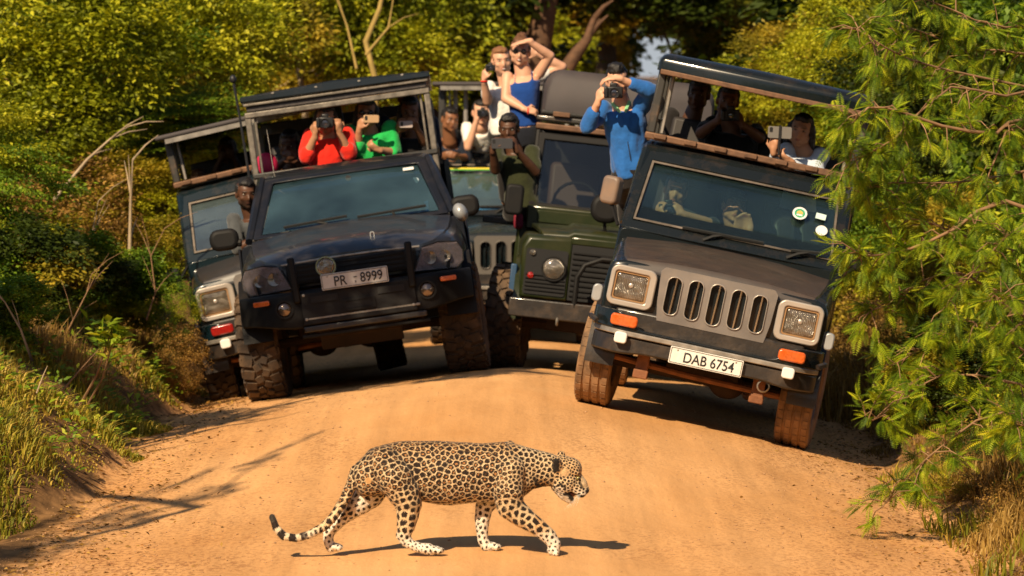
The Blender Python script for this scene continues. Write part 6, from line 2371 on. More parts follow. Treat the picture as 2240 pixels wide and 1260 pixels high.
def twigs(n, h, w, seed, r=.012, forks=2, lean=(0, 0), wob=.10):
    """arching stems with side twigs, from the ground up; unit metres"""
    g = random.Random(seed)
    mb = MB()
    for i in range(n):
        a = g.uniform(0, 2 * math.pi)
        sp = g.uniform(.25, 1.0) * w
        hh = h * g.uniform(.6, 1.08)
        pts = []
        ph = g.uniform(0, 6)
        for k in range(7):
            t = k / 6
            pts.append(Vector((math.cos(a) * sp * t ** 1.4 + lean[0] * t + wob * math.sin(ph + t * 5) * t, math.sin(a) * sp * t ** 1.4 + lean[1] * t + wob * math.cos(ph * 2 + t * 4) * t, hh * t - .15 * hh * t * t)))
        mb.tube(pts, [r * (1 - .75 * t / 6) for t in range(7)], 5, caps=False)
        for f in range(forks):
            j = g.randint(2, 5)
            p0 = pts[j]
            d = Vector((g.uniform(-1, 1), g.uniform(-1, 1), g.uniform(.0, 1))).normalized() * h * g.uniform(.15, .32)
            mb.tube([p0, p0 + d * .5 + Vector((0, 0, .03)), p0 + d], [r * .5, r * .35, r * .15], 4, caps=False)
    return mb


STEMS = {s: twigs(12, 1.0, .8, s, .010).mesh('stems_%d' % s) for s in (1, 2, 3)}
for me in STEMS.values():
    me.materials.append(M_TWIG)
_cm = {}
ALT = {LM_YEL.name: (LM_ORG, LM_GRN), LM_GRN.name: (LM_YEL, LM_DRK), LM_DRK.name: (LM_GRN, LM_ORG), LM_ORG.name: (LM_YEL, LM_DRY), LM_DRY.name: (LM_ORG, LM_DRY)}


def fol_mesh(kind, seed, m):
    key = (kind, seed % 2, m.name)
    if key not in _cm:
        me = CL[kind][seed % 2].copy()
        me.materials.append(m)
        _cm[key] = me
    return _cm[key]


def bush(x, y, rx, rz, kind, m, label, group=None, z0=None, seed=0, ry=None, stems=True, name='bush', cat='bush', puffs=None):
    """a shrub of several leafy masses on a spray of stems"""
    g = random.Random(seed * 7 + 3)
    zz = gz(x, y) if z0 is None else z0
    root = empty(name, (x, y, zz))
    tag(root, label, cat, group)
    ry = ry or rx
    pf = puffs or [(0, 0, rz * .95, 1.0), (g.uniform(-.5, .5), g.uniform(-.4, .1), rz * .62, .72), (g.uniform(-.5, .5), g.uniform(-.4, .2), rz * 1.15, .62)]
    for (dx, dy, dz, s) in pf:
        mm = m if g.random() < .60 else ALT[m.name][g.randint(0, 1)]
        f = link('foliage', fol_mesh(kind, g.randint(0, 9), mm), None, root)
        f.location = (dx * rx, dy * ry, dz)
        f.scale = (rx * s, ry * s, rz * s)
        f.rotation_euler = (g.uniform(-.15, .15), g.uniform(-.15, .15), g.uniform(0, 6.28))
    if stems:
        st = link('stems', STEMS[1 + seed % 3], None, root)
        st.scale = (rx * .9, ry * .9, rz * 2.0)
        st.rotation_euler = (0, 0, g.uniform(0, 6))
    return root


def PX(px, D):
    return (px - 1120) / F_PX * D


def bp(px, D, py_top, py_bot, wpx, kind, m, label, seed, **k):
    """bush by where it stands: column px, depth, top and bottom rows, width"""
    x = PX(px, D)
    zt = CAM_H - (py_top - HORIZON) * D / F_PX
    zb = CAM_H - (py_bot - HORIZON) * D / F_PX
    rx = wpx / 2 * D / F_PX
    rz = max((zt - zb) / 2, .2)
    return bush(x, D, rx, rz * .55, kind, m, label, z0=zb, seed=seed, puffs=[(0, 0, rz * 1.45, 1.0), (-.45, -.2, rz * .9, .85), (.45, -.1, rz * 1.0, .85), (.0, -.3, rz * .45, .8), (-.2, .2, rz * .1, .9)], **k)


GB = 'bushes on the left bank'
# the left bank, near to far
bp(120, 41.5, -190, 420, 560, 'fine', LM_YEL, 'large yellow green fine leaved bush filling the upper left corner', 1)
bp(420, 43.5, -160, 330, 420, 'fine', LM_YEL, 'yellow green bush behind the roof of the teal jeep', 2)
bp(-60, 36.5, 150, 640, 360, 'layer', LM_GRN, 'green bush with flat layers at the left edge of the picture', 3)
bp(400, 42.0, 190, 330, 330, 'layer', LM_GRN, 'flat topped green bush just left of the teal jeep canopy', 4)
bp(130, 39.5, 330, 640, 380, 'sparse', LM_ORG, 'sparse olive orange shrub in the middle of the left bank', 5)
bp(300, 41.0, 330, 600, 300, 'fine', LM_ORG, 'dense olive orange shrub to the left of the teal jeep canopy', 6)
bp(350, 39.8, 450, 650, 190, 'sparse', LM_YEL, 'thin yellow green shrub left of the teal jeep mirror', 7)
bp(60, 36.0, 470, 700, 260, 'broad', LM_DRK, 'dark broad leaved shrub low on the left bank', 8)
bp(180, 37.5, 500, 690, 200, 'broad', LM_GRN, 'green broad leaved shrub low on the left bank', 9)
bp(290, 38.2, 540, 700, 170, 'broad', LM_GRN, 'broad leaved green shrub beneath the leaning dead branch', 10)
bp(385, 37.9, 600, 760, 110, 'sparse', LM_GRN, 'small green shrub beside the headlamp of the teal jeep', 11)
bp(400, 37.4, 690, 860, 120, 'sparse', LM_DRY, 'dry leafy shrub beside the front wheel of the teal jeep', 12)
bp(20, 33.0, 600, 760, 170, 'broad', LM_GRN, 'leafy green shrub at the left edge above the grass', 13)
bp(500, 47.0, -150, 260, 320, 'broad', LM_YEL, 'yellow green broad leaved bush behind the pickup aerial', 14)
bp(250, 49.0, -300, 200, 500, 'fine', LM_GRN, 'tall green bush rising behind the yellow green one', 15)
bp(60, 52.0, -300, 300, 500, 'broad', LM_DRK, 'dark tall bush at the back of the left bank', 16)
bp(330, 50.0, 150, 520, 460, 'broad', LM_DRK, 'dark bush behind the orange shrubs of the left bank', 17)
# sapling with a tuft of broad leaves on leaning stems
sx_, sD = PX(165, 32.3), 32.3
sap = empty('sapling', (sx_, sD, gz(sx_, sD)))
tag(sap, 'young leaning sapling with a tuft of bright leaves on the left verge', 'sapling')
top = P(240, 735, 32.0) - sap.location
MB().tube([(0, 0, 0), top * .5 + Vector((.02, 0, -.02)), top], [.010, .008, .005], 6).tube([(.05, .02, 0), top * .5 + Vector((.06, 0, -.04)), top + Vector((.03, 0, -.02))], [.008, .006, .004], 6).build('stem', M_TWIG, sap)
g_ = np.random.default_rng(5)
nn_ = 90
dd = g_.normal(size=(nn_, 3))
dd[:, 2] = np.abs(dd[:, 2]) * .5 - .1
V, F = leaves_np(np.array(top) + g_.normal(size=(nn_, 3)) * .055, dd, np.tile([0, -.2, 1.0], (nn_, 1)) + g_.normal(size=(nn_, 3)) * .3, g_.uniform(.07, .15, nn_), .42)
link('foliage', np_mesh('sapling_leaves', V, F, {'rnd': np.repeat(g_.uniform(.3, 1, nn_), 4)}), LM_GRN, sap)


def dead_branch(pts, D, r, label, m=M_BARKP, forks=4, seed=1, name='dead_branch'):
    P3 = [P(a, b, D + (c if len(t) > 2 else 0)) for t in pts for a, b, c in [(t[0], t[1], t[2] if len(t) > 2 else 0)]]
    o = empty(name, P3[0])
    tag(o, label, 'branch')
    off = -P3[0]
    g = random.Random(seed)
    mb = MB().tube([p + off for p in P3], [r * (1 - .7 * i / (len(P3) - 1)) for i in range(len(P3))], 7)
    for k in range(forks):
        j = g.randint(1, len(P3) - 1)
        p0 = P3[j] + off
        d = (P3[j] - P3[j - 1]).normalized() + Vector((g.uniform(-1, 1), g.uniform(-.5, .5), g.uniform(-.5, .9)))
        d = d.normalized() * g.uniform(.2, .5)
        mb.tube([p0, p0 + d * .5 + Vector((0, 0, .02)), p0 + d], [r * .4, r * .3, r * .12], 5)
    mb.build('limb', m, o)
    return o


dead_branch([(118, 437), (190, 350), (240, 305), (281, 277)], 38.6, .016, 'pale bare branch leaning right over the left bank')
dead_branch([(283, 600), (284, 530), (286, 430), (290, 350)], 38.4, .020, 'pale upright stem standing on the left bank')
dead_branch([(150, 690), (170, 600), (200, 520), (215, 440)], 37.6, .010, 'thin grey stem rising from the dark shrubs')
dead_branch([(70, 790), (45, 720), (10, 660), (-30, 620)], 31.5, .010, 'dark bare twig at the left edge above the grass', M_BARKD)
dead_branch([(125, 868), (170, 815), (215, 765)], 31.8, .008, 'short broken stick lying on the left verge', M_TWIG, 1)
dead_branch([(80, 860), (95, 820), (104, 800)], 30.0, .006, 'short grey stick poking out of the verge grass', M_BARKP, 0)
dead_branch([(130, 760), (160, 700), (190, 640), (200, 600)], 35.0, .008, 'tan forked twig standing in the dry grass', M_TWIG, 5)
dead_branch([(320, 700), (340, 640), (330, 560), (360, 500)], 37.6, .009, 'crooked tan twig left of the teal jeep', M_TWIG, 5)

# ---- trees behind


def tree(name, px, D, label, trunk, crowns, m, bark=M_BARK, kind='broad', r=.14, seed=0, limbs=()):
    """trunk: list of (px, py) up the stem; crowns: list of (px, py, ddepth, rx metres, rz metres)"""
    base = Vector((PX(trunk[0][0], D), D, 0))
    base.z = gz(base.x, base.y) - .1
    o = empty(name, base)
    tag(o, label, 'tree')
    g = random.Random(seed)
    pts = [Vector((0, 0, 0))] + [P(a, b, D) - base for a, b in trunk]
    top = pts[-1]
    ext = top + (pts[-1] - pts[-2]) * .0 + Vector((g.uniform(-.4, .4), .2, 2.2))
    pts.append(ext)
    n = len(pts)
    mb = MB().tube(pts, [r * (1.25 - .75 * i / (n - 1)) for i in range(n)], 12)
    for k in range(5):
        d = Vector((g.uniform(-1, 1), g.uniform(-.6, .6), g.uniform(.3, 1))).normalized() * g.uniform(.8, 1.8)
        p0 = pts[-2] + (ext - pts[-2]) * g.uniform(0, .9)
        mb.tube([p0, p0 + d * .5 + Vector((0, 0, .1)), p0 + d], [r * .5, r * .32, r * .1], 7)
    tr = mb.build('trunk', bark, o, smooth=60)
    for lb in limbs:
        q_ = [P(a, b, D - .4) - base for a, b in lb]
        l = MB().tube(q_, [r * .50 * (1 - .6 * i / (len(q_) - 1)) for i in range(len(q_))], 8)
        for k in range(3):
            j = g.randint(1, len(q_) - 1)
            d = ((q_[j] - q_[j - 1]).normalized() + Vector((g.uniform(-.8, .8), 0, g.uniform(-.3, .8)))).normalized() * g.uniform(.3, .7)
            l.tube([q_[j], q_[j] + d * .5 + Vector((0, 0, .03)), q_[j] + d], [r * .2, r * .15, r * .05], 6)
        l.build('limb', bark, o, smooth=60)
    for (cx, cy, dd_, a, b) in crowns:
        f = link('crown', fol_mesh(kind, g.randint(0, 9), m), None, o)
        f.location = P(cx, cy, D + dd_) - base
        f.scale = (a, a, b)
        f.rotation_euler = (0, g.uniform(-.2, .2), g.uniform(0, 6.28))
    return o


tree('shade_tree', -900, 27.0, 'leafy tree standing outside the left edge whose shade falls on the pickup', [(-1000, 600), (-1000, 100)],
     [(-1200, -900, 0, .9, .5)], LM_GRN, r=.12)
tree('tree', 560, 54, 'tree with a thin crooked pale trunk left of the pickup canopy', [(600, 200), (560, 140), (535, 80), (525, 20), (530, -60)],
     [(640, 40, 1.5, 1.5, 1.1), (480, 40, 1.2, 1.2, 1.0), (560, 190, 1.5, 1.2, .7), (600, -80, .5, 1.8, .9)], LM_YEL, M_BARKP, 'broad', .036, 1, [((600, 200), (660, 160), (700, 150))])
tree('tree', 660, 52, 'tree with a pale forked stem above the pickup canopy', [(668, 230), (655, 160), (648, 110), (640, 40)],
     [(720, 60, 2.2, 1.4, 1.1), (660, 180, 2.0, 1.2, .6), (760, -30, 1.5, 1.4, .9)], LM_ORG, M_BARKP, 'fine', .034, 2, [((690, 165), (730, 140), (760, 110), (790, 60), (820, 0)), ((730, 170), (790, 150), (815, 160))])
tree('tree', 850, 50, 'leafy yellow branched tree above the right half of the pickup canopy', [(820, 170), (800, 90), (830, 20), (845, -50)],
     [(880, 120, 1.2, 1.0, .55), (790, 30, 1.6, 1.1, .9), (900, 40, 2.4, 1.2, .9), (700, -60, 1.0, 1.2, .8)], LM_YEL, mat('yellow_bark', (.36, .25, .07), .8, var=.3), 'fine', .032, 3,
     [((800, 120), (850, 60), (860, 0)), ((780, 150), (760, 60), (740, 0))])
tree('tree', 960, 56, 'dark trunked tree between the pickup canopy and the standing group', [(955, 260), (950, 120), (965, 0)],
     [(980, -60, 1, 1.4, .9), (900, 20, 3, 1.2, 1.0), (1010, 160, 2.5, .9, .8), (940, 200, 2.5, 1.0, .8)], LM_DRK, M_BARKD, 'broad', .22, 4)
tree('tree', 1060, 61, 'leafy green tree directly behind the standing group', [(1090, 200), (1080, 100), (1090, -20)],
     [(1050, 50, -1, .62, .42), (1120, 20, 1, .6, .4), (1020, 150, 0, .6, .4), (1235, 120, 1, .5, .35), (1260, 200, 1, .6, .3)], LM_YEL, M_BARKD, 'broad', .10, 5)
tree('tree', 1190, 57, 'tall brown trunk rising to the right of the standing group', [(1150, 220), (1178, 90), (1200, -20)],
     [(1260, -80, 1, 1.4, .7), (1140, -90, 1, 1.2, .6), (1180, 180, 3, 1.2, .6)], LM_DRK, M_BARK, 'broad', .19, 6,
     [((1240, 150), (1262, 115), (1285, 85), (1300, 40))])
tree('tree', 1330, 66, 'tree with overhanging dark boughs left of the gap of sky', [(1330, 220), (1325, 100), (1320, -40)],
     [(1330, 10, 0, 1.3, .55), (1290, 150, 1, .8, .6), (1440, 10, 1, 1.3, .24), (1500, -60, 0, 1.8, .5), (1335, 110, 2, .34, .55)], LM_ORG, M_BARKD, 'broad', .16, 7,
     [((1330, 20), (1400, 25), (1460, 10), (1530, 20)), ((1420, 40), (1450, 60), (1470, 80))])
tree('tree', 1620, 58, 'leaning brown tree trunk above the right jeep canopy', [(1700, 260), (1680, 120), (1655, 60), (1640, -20)],
     [(1600, 20, 1.5, 1.1, .7), (1560, 60, 4, .5, .35), (1640, 160, 3, 1.2, .7), (1700, 20, 3, 1.5, .9), (1550, -30, 0, 1.4, .6)], LM_DRK, M_BARK, 'broad', .17, 8,
     [((1720, 60), (1690, 20), (1670, -20)), ((1735, 50), (1760, 20), (1790, -10))])
tree('tree', 1500, 64, 'small brown leaved tree below the gap of sky', [(1580, 240), (1570, 170), (1560, 110)],
     [(1605, 130, 0, .40, .35), (1505, 205, 1, .8, .22), (1400, 215, 1, 1.2, .22)], LM_ORG, M_BARKD, 'broad', .05, 9)
bp(1740, 47.0, 30, 330, 330, 'fine', LM_ORG, 'feathery olive orange bush behind the right jeep canopy', 30)
bp(1640, 50.0, 110, 330, 190, 'broad', LM_GRN, 'green leafy bush above the roof of the right jeep', 31)
bp(1860, 44.0, -60, 330, 300, 'fine', LM_YEL, 'yellow green fine leaved bush right of the right jeep canopy', 32)
bp(2060, 42.0, -120, 420, 420, 'fine', LM_DRK, 'green fine leaved bush in the upper right', 33)
bp(2230, 38.0, -120, 420, 320, 'broad', LM_DRK, 'dark broad leaved bush at the upper right edge', 34)
bp(1930, 40.0, 330, 680, 260, 'fine', LM_YEL, 'bright yellow green bush right of the right jeep windscreen', 35)
bp(2080, 31.5, 690, 900, 230, 'broad', LM_DRK, 'dark leafy bush added for the shade in the hollow under the acacia', 43)  # added bush, its dark leaves stand in for the hollow's shade
bp(2110, 37.0, 400, 800, 360, 'fine', LM_ORG, 'olive orange bush behind the hanging acacia branches', 36)
bp(2270, 34.0, 380, 900, 300, 'broad', LM_GRN, 'green broad leaved bush at the right edge halfway down', 37)
bp(1900, 38.0, 620, 860, 170, 'sparse', LM_DRY, 'dry brown bush beside the right jeep front wheel', 38)
bp(2020, 35.0, 760, 960, 200, 'sparse', LM_DRY, 'dry brown bush in the dark hollow of the right verge', 39)
bp(2200, 30.0, 800, 1120, 240, 'sparse', LM_GRN, 'thin green bush low at the right edge', 40)
bp(2230, 27.0, 1040, 1260, 200, 'sparse', LM_DRY, 'dry leafed bush at the very edge of the lower right corner', 44)
bp(2090, 28.6, 1010, 1180, 150, 'sparse', LM_DRY, 'small dry twiggy bush under the lowest acacia leaves', 45)
bp(2170, 28.5, 1010, 1230, 200, 'sparse', LM_DRY, 'dry twiggy brown bush in the lower right corner', 41)
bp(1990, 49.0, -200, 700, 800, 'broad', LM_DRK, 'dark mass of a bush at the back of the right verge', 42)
# a far wood closes the view, open where the sky shows through
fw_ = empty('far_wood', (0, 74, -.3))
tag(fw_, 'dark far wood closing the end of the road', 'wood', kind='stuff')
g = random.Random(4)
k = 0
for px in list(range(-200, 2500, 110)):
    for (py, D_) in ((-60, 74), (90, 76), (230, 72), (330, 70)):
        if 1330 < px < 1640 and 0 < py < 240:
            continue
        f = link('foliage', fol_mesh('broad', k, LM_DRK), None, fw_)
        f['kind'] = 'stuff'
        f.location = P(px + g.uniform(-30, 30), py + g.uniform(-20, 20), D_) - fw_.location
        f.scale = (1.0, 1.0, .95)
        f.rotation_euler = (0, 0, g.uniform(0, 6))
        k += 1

# ---- ground cover


def blades(n, xfn, yfn, hfn, name, label, m, wdt=.006, lean=.5, seed=1, rnd0=0.0, rnd1=1.0):
    g = np.random.default_rng(seed)
    y = yfn(g, n)
    x = xfn(g, n, y)
    keep = hfn(x, y) > .02
    x, y = x[keep], y[keep]
    n = len(x)
    z = terr(x, y)
    h = hfn(x, y) * g.uniform(.5, 1.2, n)
    a = g.uniform(0, 6.283, n)
    ln = h * g.uniform(.1, 1, n) * lean
    p0 = np.stack([x, y, z - .01], 1)
    dx = np.stack([np.cos(a), np.sin(a), np.zeros(n)], 1)
    tdir = np.stack([-np.sin(a + .6), np.cos(a + .6), np.zeros(n)], 1)
    w = (wdt * g.uniform(.6, 1.5, n))[:, None]
    up = np.array([0, 0, 1.0])
    mid = p0 + dx * (ln * .35)[:, None] + up * (h * .6)[:, None]
    tip = p0 + dx * ln[:, None] + up * (h * (1 - .25 * lean))[:, None]
    V = np.stack([p0 - tdir * w, p0 + tdir * w, mid + tdir * w * .7, tip, mid - tdir * w * .7], 1).reshape(-1, 3)
    F = np.arange(len(V)).reshape(-1, 5)
    pn = np.sin(x * 2.1 + y * 1.3) * .5 + np.sin(x * 5.7 - y * 2.2) * .3
    rnd = np.clip(rnd0 + (rnd1 - rnd0) * (g.uniform(0, 1, n) * .6 + .4 * (pn * .5 + .5)), 0, 1)
    o = link(name, np_mesh(name, V, F, {'rnd': np.repeat(rnd, 5)}), m)
    tag(o, label, 'grass', kind='stuff')
    return o


def clump(x, y, a, b, thr):
    return smooth(thr, thr + .35, np.sin(x * a + 1.3 * np.sin(y * .7)) * np.sin(y * b + np.sin(x * 1.9)) * .5 + .5)


blades(75000, lambda g, n, y: -2.45 - g.random(n) ** 1.5 * 3.0, lambda g, n: 24.5 + g.random(n) ** 1.3 * 18,
       lambda x, y: (.03 + .15 * clump(x, y, 3.3, 1.9, .2)) * smooth(2.55, 2.85, -x - .62 * smooth(29.5, 26.5, y) + .15 * np.sin(y * 2.1) + .08 * np.sin(y * 5.3)), 'grass', 'green and straw coloured grass on the left bank', LM_GRASS, .0050, 1.05, 3)
blades(26000, lambda g, n, y: -2.6 - g.random(n) * 2.2, lambda g, n: 32 + g.random(n) * 9,
       lambda x, y: .34 * clump(x, y, 3.1, 1.7, .35) * smooth(2.7, 3.1, -x), 'dry_grass', 'tall dry grass under the shrubs of the left bank', LM_STRAW, .005, .6, 4)
blades(42000, lambda g, n, y: 2.4 + g.random(n) ** 1.3 * 2.4, lambda g, n: 23.5 + g.random(n) * 20,
       lambda x, y: (.04 + .22 * clump(x, y, 2.9, 1.3, .3)) * smooth(2.5, 2.95, x + .12 * np.sin(y * 2.7)), 'dry_grass', 'brown dry grass on the right verge', LM_STRAW, .005, .8, 5)
blades(9000, lambda g, n, y: 2.25 + g.random(n) * 1.4, lambda g, n: 35.5 + g.random(n) * 6,
       lambda x, y: .55 * clump(x, y, 4.1, 2.3, .2), 'dry_grass', 'tall hanging dry grass right of the right jeep bumper', LM_STRAW, .006, 1.0, 6)
blades(5000, lambda g, n, y: 2.45 + g.random(n) * 1.3, lambda g, n: 24.5 + g.random(n) * 7,
       lambda x, y: .20 * clump(x, y, 5.1, 3.3, .45), 'grass', 'mixed green tufts in the lower right corner', LM_GRASS, .005, .8, 7)
# low leafy weeds among the grass
g_ = np.random.default_rng(31)
n_ = 420
wx = -2.75 - g_.random(n_) ** 1.4 * 2.4
wy = 25.5 + g_.random(n_) * 13
ok_ = (-wx) > 2.75 + .6 * smooth(29.5, 26.5, wy)
wx, wy = wx[ok_], wy[ok_]
k_ = 14
cx_, cy_ = np.repeat(wx, k_), np.repeat(wy, k_)
hh_ = np.repeat(g_.uniform(.04, .20, len(wx)), k_) * g_.uniform(.2, 1.1, len(cx_))
sp_ = g_.normal(size=(len(cx_), 2)) * .05
pp_ = np.stack([cx_ + sp_[:, 0], cy_ + sp_[:, 1], terr(cx_, cy_) + hh_], 1)
dd_ = np.concatenate([sp_ * 12 + g_.normal(size=sp_.shape) * .3, g_.uniform(-.2, .5, (len(cx_), 1))], 1)
V, F = leaves_np(pp_, dd_, np.tile([0, -.3, 1.0], (len(cx_), 1)) + g_.normal(size=(len(cx_), 3)) * .35, g_.uniform(.03, .075, len(cx_)), .5)
tag(link('weeds', np_mesh('weeds', V, F, {'rnd': np.repeat(g_.uniform(.2, 1, len(cx_)), 4)}), LM_GRN), 'low leafy weeds scattered through the grass of the left bank', 'weeds', kind='stuff')
# fallen leaves and bits of twig by the road's edges
g_ = np.random.default_rng(9)
n_ = 5000
x_ = np.sign(g_.uniform(-1, 1, n_)) * (2.75 - np.abs(g_.normal(size=n_)) * .38)
y_ = g_.uniform(23, 40, n_)
p_ = np.stack([x_, y_, terr(x_, y_) + .006], 1)
d_ = g_.normal(size=(n_, 3)) * [1, 1, .15]
V, F = leaves_np(p_, d_, np.tile([0, 0, 1.0], (n_, 1)) + g_.normal(size=(n_, 3)) * .4, g_.uniform(.015, .05, n_), .4, .1)
tag(link('leaf_litter', np_mesh('leaf_litter', V, F, {'rnd': np.repeat(g_.uniform(0, 1, n_), 4)}), LM_DRY), 'dry fallen leaves and chips along the edges of the road', 'litter', kind='stuff')

# ---- the acacia that hangs in from the right


def frond_np(g, L_=.105, pairs=10):
    """a feather leaf along +x that droops; returns V, F"""
    t = np.linspace(.12, 1, pairs)
    ax = np.stack([t * L_, np.zeros(pairs), -.28 * L_ * t ** 2], 1)
    V, F = [], []
    for side in (-1, 1):
        ll = L_ * .26 * np.sin(np.pi * (.18 + .72 * t)) + .004
        d = np.tile([.45, side * 1.0, -.25], (pairs, 1))
        v, f = leaves_np(ax, d, np.tile([0, 0, 1.0], (pairs, 1)), ll, .25, .02)
        F.append(f + sum(len(q) for q in V))
        V.append(v)
    # rachis
    v = np.array([[0, -.0012, 0], [0, .0012, 0], [L_ * .5, .0010, -.07 * L_], [L_, 0, -.28 * L_]])
    F.append(np.array([[0, 1, 2, 3]]) + sum(len(q) for q in V))
    V.append(v)
    return np.concatenate(V), np.concatenate(F)


def acacia():
    g = random.Random(21)
    gn = np.random.default_rng(21)
    base = Vector((4.3, 27.5, 0))
    base.z = gz(base.x, base.y) - .1
    root = empty('acacia_tree', base)
    tag(root, 'feather leaved acacia whose bright green branches hang over the right verge', 'tree')
    MB().tube([(0, 0, 0), (-.1, .05, 1.0), (-.25, 0, 2.0), (-.2, -.1, 3.4)], [.11, .09, .07, .04], 10).build('trunk', M_BARK, root, smooth=60)
    limbs = [
        [(2420, 420, 27.6), (2240, 262, 27.3), (2180, 292, 27.1), (2060, 275, 27.0), (1975, 245, 26.9), (1900, 235, 26.8), (1860, 280, 26.8)],
        [(2420, 420, 27.6), (2235, 275, 27.3), (2185, 330, 27.2), (2155, 405, 27.1)],
        [(2420, 220, 28.2), (2150, 170, 27.8), (1990, 130, 27.6), (1900, 80, 27.4), (1870, 60, 27.4)],
        [(2420, 520, 27.4), (2200, 440, 27.2), (2090, 500, 27.1), (1990, 545, 27.0), (1900, 560, 26.9), (1870, 550, 26.8)],
        [(2400, 720, 27.8), (2180, 640, 27.4), (2080, 590, 27.3), (1960, 650, 27.2), (1890, 690, 27.1)],
        [(2400, 930, 27.2), (2230, 840, 27.0), (2060, 820, 26.8), (1970, 880, 26.7), (1890, 930, 26.6)],
        [(2360, 980, 27.0), (2200, 900, 26.8), (2080, 960, 26.7), (1990, 1040, 26.6), (1930, 1110, 26.5)],
        [(2420, 40, 28.6), (2200, 60, 28.2), (2080, 20, 28.0), (1980, -20, 27.9)],
        [(2420, 330, 28.4), (2220, 380, 28.0), (2080, 400, 27.8), (1950, 400, 27.5), (1880, 420, 27.3)],
        [(2420, 620, 28.2), (2260, 560, 28.0), (2120, 520, 27.8), (2010, 480, 27.6), (1930, 480, 27.5)],
        [(2400, 860, 27.6), (2200, 740, 27.4), (2110, 700, 27.3), (2020, 760, 27.2), (1950, 800, 27.1)],
        [(2420, 160, 28.0), (2200, 210, 27.7), (2080, 190, 27.5), (1960, 300, 27.3), (1890, 340, 27.2), (1850, 350, 27.2)],
        [(2420, 260, 28.6), (2260, 120, 28.3), (2100, 110, 28.2), (1990, 60, 28.1), (1910, 160, 28.0)],
        [(2420, 480, 27.0), (2260, 480, 26.8), (2160, 560, 26.7), (2060, 680, 26.6)],
        [(2420, 760, 26.6), (2250, 700, 26.4), (2170, 640, 26.3)],
        [(2400, 1100, 26.4), (2290, 960, 26.2), (2200, 920, 26.1)],
    ]
    sprays = []
    for li, lb in enumerate(limbs):
        q_ = [P(a, b, d) - base for a, b, d in lb]
        q0 = Vector((-.2, 0, max(.5, min(3.2, q_[0].z))))
        pts = [q0] + q_
        # smooth a little
        sm_ = []
        for i in range(len(pts) - 1):
            for t in (0, .5):
                p0 = pts[max(i - 1, 0)]
                p1, p2 = pts[i], pts[i + 1]
                p3 = pts[min(i + 2, len(pts) - 1)]
                sm_.append(.5 * ((2 * p1) + (-p0 + p2) * t + (2 * p0 - 5 * p1 + 4 * p2 - p3) * t * t + (-p0 + 3 * p1 - 3 * p2 + p3) * t ** 3))
        sm_.append(pts[-1])
        r = .017 if li in (0, 1, 3) else .011
        l = MB().tube(sm_, [r * (1 - .8 * i / (len(sm_) - 1)) for i in range(len(sm_))], 7)
        lo = l.build('limb', M_TWIG, root, smooth=60)
        tw = MB()
        n_s = 36 if li not in (1,) else 8
        for k in range(n_s):
            u = .26 + .74 * (k + g.random()) / n_s
            f = u * (len(sm_) - 1)
            i = min(int(f), len(sm_) - 2)
            p = sm_[i] + (sm_[i + 1] - sm_[i]) * (f - i)
            d = Vector((g.uniform(-1, .6), g.uniform(-.8, .8), g.uniform(-1.0, .8))).normalized() * g.uniform(.07, .24)
            e = p + d + Vector((0, 0, -.03))
            tw.tube([p, p + d * .5 + Vector((0, 0, .015)), e], [.005, .0035, .002], 4, caps=False)
            sprays.append((p, e))
        tw.build('twigs', M_TWIG, lo)['kind'] = 'stuff'
    fv, ff = frond_np(gn)
    me0 = None
    fr = []
    for (p, e) in sprays:
        ax = (e - p).normalized()
        m_ = g.randint(9, 15)
        for j in range(m_):
            t = (j + .5) / m_
            c = p + (e - p) * (.35 + .65 * t)
            a = g.uniform(0, 2 * math.pi)
            side = ax.orthogonal().normalized()
            side = Matrix.Rotation(a, 3, ax) @ side
            d = (ax * g.uniform(.3, 1.0) + side * g.uniform(.5, 1.1) + Vector((0, -.15, -.15))).normalized()
            if j >= m_ - 2:
                d = (ax + side * .3).normalized()
            zz = Vector((g.uniform(-.3, .3), g.uniform(-.7, .1), 1.0))
            y_ = zz.cross(d).normalized()
            z_ = d.cross(y_)
            s_ = g.uniform(.55, 1.2)
            M_ = Matrix((d * s_, y_ * s_, z_ * s_)).transposed().to_4x4()
            M_.translation = c
            fr.append((M_, g.random()))
    fr.sort(key=lambda q: (q[0].translation.y))
    base_me = []
    for k in range(6):
        sq = gn.uniform(.85, 1.15)
        me = np_mesh('acacia_leaf', fv * [1, sq, sq], ff, {'rnd': np.full(len(fv), .15 + .15 * k) + np.repeat(gn.uniform(-.08, .08, len(fv) // 4), 4)})
        me.materials.append(LM_ACA)
        base_me.append(me)
    nsingle = 290
    for k, (M_, rn) in enumerate(fr[:nsingle]):
        o = bpy.data.objects.new('leaf', base_me[k % 6])
        COL.objects.link(o)
        o.parent = root
        o.matrix_local = M_
    rest = fr[nsingle:]
    Vs = []
    Rn = []
    for M_, rn in rest:
        A = np.array(M_)
        Vs.append(fv @ A[:3, :3].T + A[:3, 3])
        Rn.append(np.clip(np.repeat(gn.uniform(-.12, .12, len(fv) // 4), 4) + rn * .75 + .1, 0, 1))
    V_ = np.concatenate(Vs)
    F_ = np.concatenate([ff + i * len(fv) for i in range(len(rest))])
    o = link('foliage', np_mesh('acacia_foliage', V_, F_, {'rnd': np.concatenate(Rn)}), LM_ACA, root)
    o['kind'] = 'stuff'
    print('fronds', len(fr))


acacia()
# shade tree outside the frame: crowns placed where their shade falls on the pickup's front and on the left verge
st = bpy.data.objects['shade_tree']
for ch in list(st.children):
    if ch.name.startswith('crown'):
        bpy.data.objects.remove(ch)


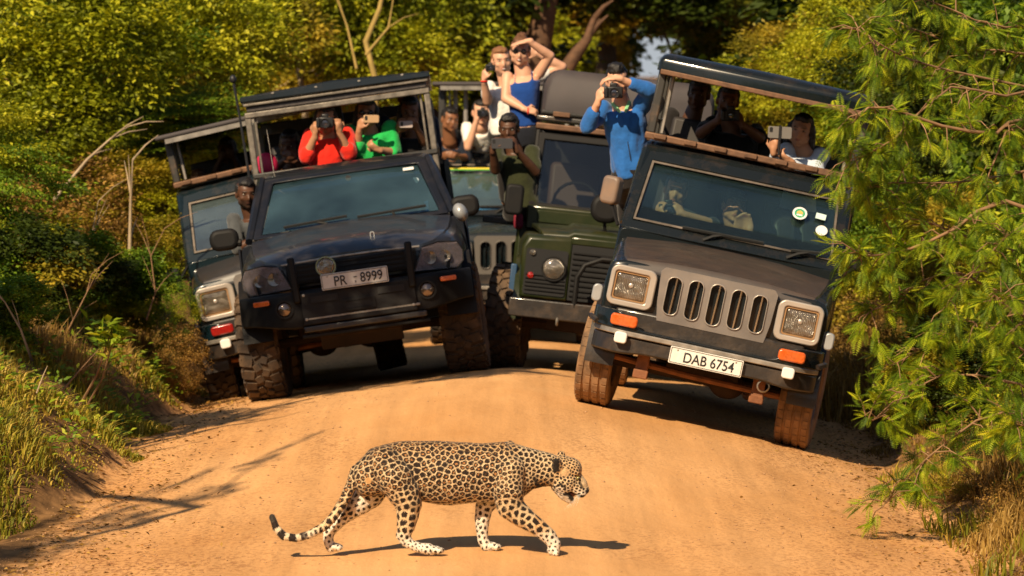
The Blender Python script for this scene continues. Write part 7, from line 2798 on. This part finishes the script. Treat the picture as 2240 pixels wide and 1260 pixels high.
def crown_at(o, p, rx, ry, rz, kind='broad', m=LM_GRN, rot=0.0, limb=True):
    f = link('crown', fol_mesh(kind, int(abs(p[0]) * 10), m), None, o)
    f.location = Vector(p) - o.location
    f.scale = (rx, ry, rz)
    f.rotation_euler = (0, 0, rot)
    b = Vector(p) - o.location
    if limb:
        MB().tube([(0, 0, 2.6), b * .5 + Vector((0, 0, 1.6)), b], [.06, .045, .02], 7).build('limb', M_BARK, o)


crown_at(st, (-3.55, 30.0, 5.05), 1.15, .75, .34)
crown_at(st, (-5.6, 28.6, 5.0), 1.2, 1.3, .5)
bp_ = []
for q_, a_, b_ in (((-5.65, 20.3, 4.8), .50, .60), ((-5.35, 20.9, 4.7), .38, .65), ((-5.10, 21.9, 4.9), .34, .55), ((-5.0, 22.6, 4.6), .20, .65), ((-4.55, 23.1, 4.85), .24, .50), ((-4.62, 24.0, 4.6), .10, .75),
                   ((-4.20, 24.5, 4.75), .14, .5), ((-3.95, 25.5, 4.7), .06, .7), ((-4.75, 23.9, 4.3), .05, .8), ((-5.2, 22.8, 4.2), .08, .6)):
    crown_at(st, q_, a_, b_, .10, 'sparse', rot=-.32, limb=False)
    bp_.append(Vector(q_) - st.location + Vector((0, 0, .05)))
MB().tube([(0, 0, 2.6), (1.0, -4.5, 4.0)] + [bp_[0], bp_[2], bp_[4], bp_[6], bp_[7]], [.06, .05, .030, .022, .014, .008, .003], 7).build('limb', M_BARK, st)

# ---- the wood goes on beside and behind the camera
wood = empty('roadside_wood', (0, 5, 0))
tag(wood, 'the same green wood going on along both sides of the road nearer than the picture', 'wood', kind='stuff')
g = random.Random(77)
spots = []
for y_ in range(-22, 24, 3):
    spots += [(9.5 + g.uniform(0, 1.5), y_, 2.4, 2.9), (13.5, y_ + 1, 2.8, 3.6)]
    if y_ < 17:
        spots += [(-9.0 - g.uniform(0, 1.5), y_, 2.2, 2.2)]
    spots += [(-13, y_ + 1, 2.8, 2.6)]
for x_ in range(-12, 13, 4):
    spots += [(x_, -20 + g.uniform(-1, 1), 2.8, 3.0), (x_ + 2, -24, 3.0, 4.2)]
for x_, y_, r_, h_ in spots:
    f = link('foliage', fol_mesh('broad', g.randint(0, 9), (LM_GRN, LM_DRK, LM_YEL)[g.randint(0, 2)]), None, wood)
    f['kind'] = 'stuff'
    f.location = Vector((x_, y_, gz(x_, y_) + h_ * .9)) - wood.location
    f.scale = (r_, r_, h_)
    f.rotation_euler = (0, 0, g.uniform(0, 6))
    MB().tube([(0, 0, -h_), (0, 0, h_ * .3)], [.12, .06], 7).build('trunk', M_BARK, wood).location = f.location
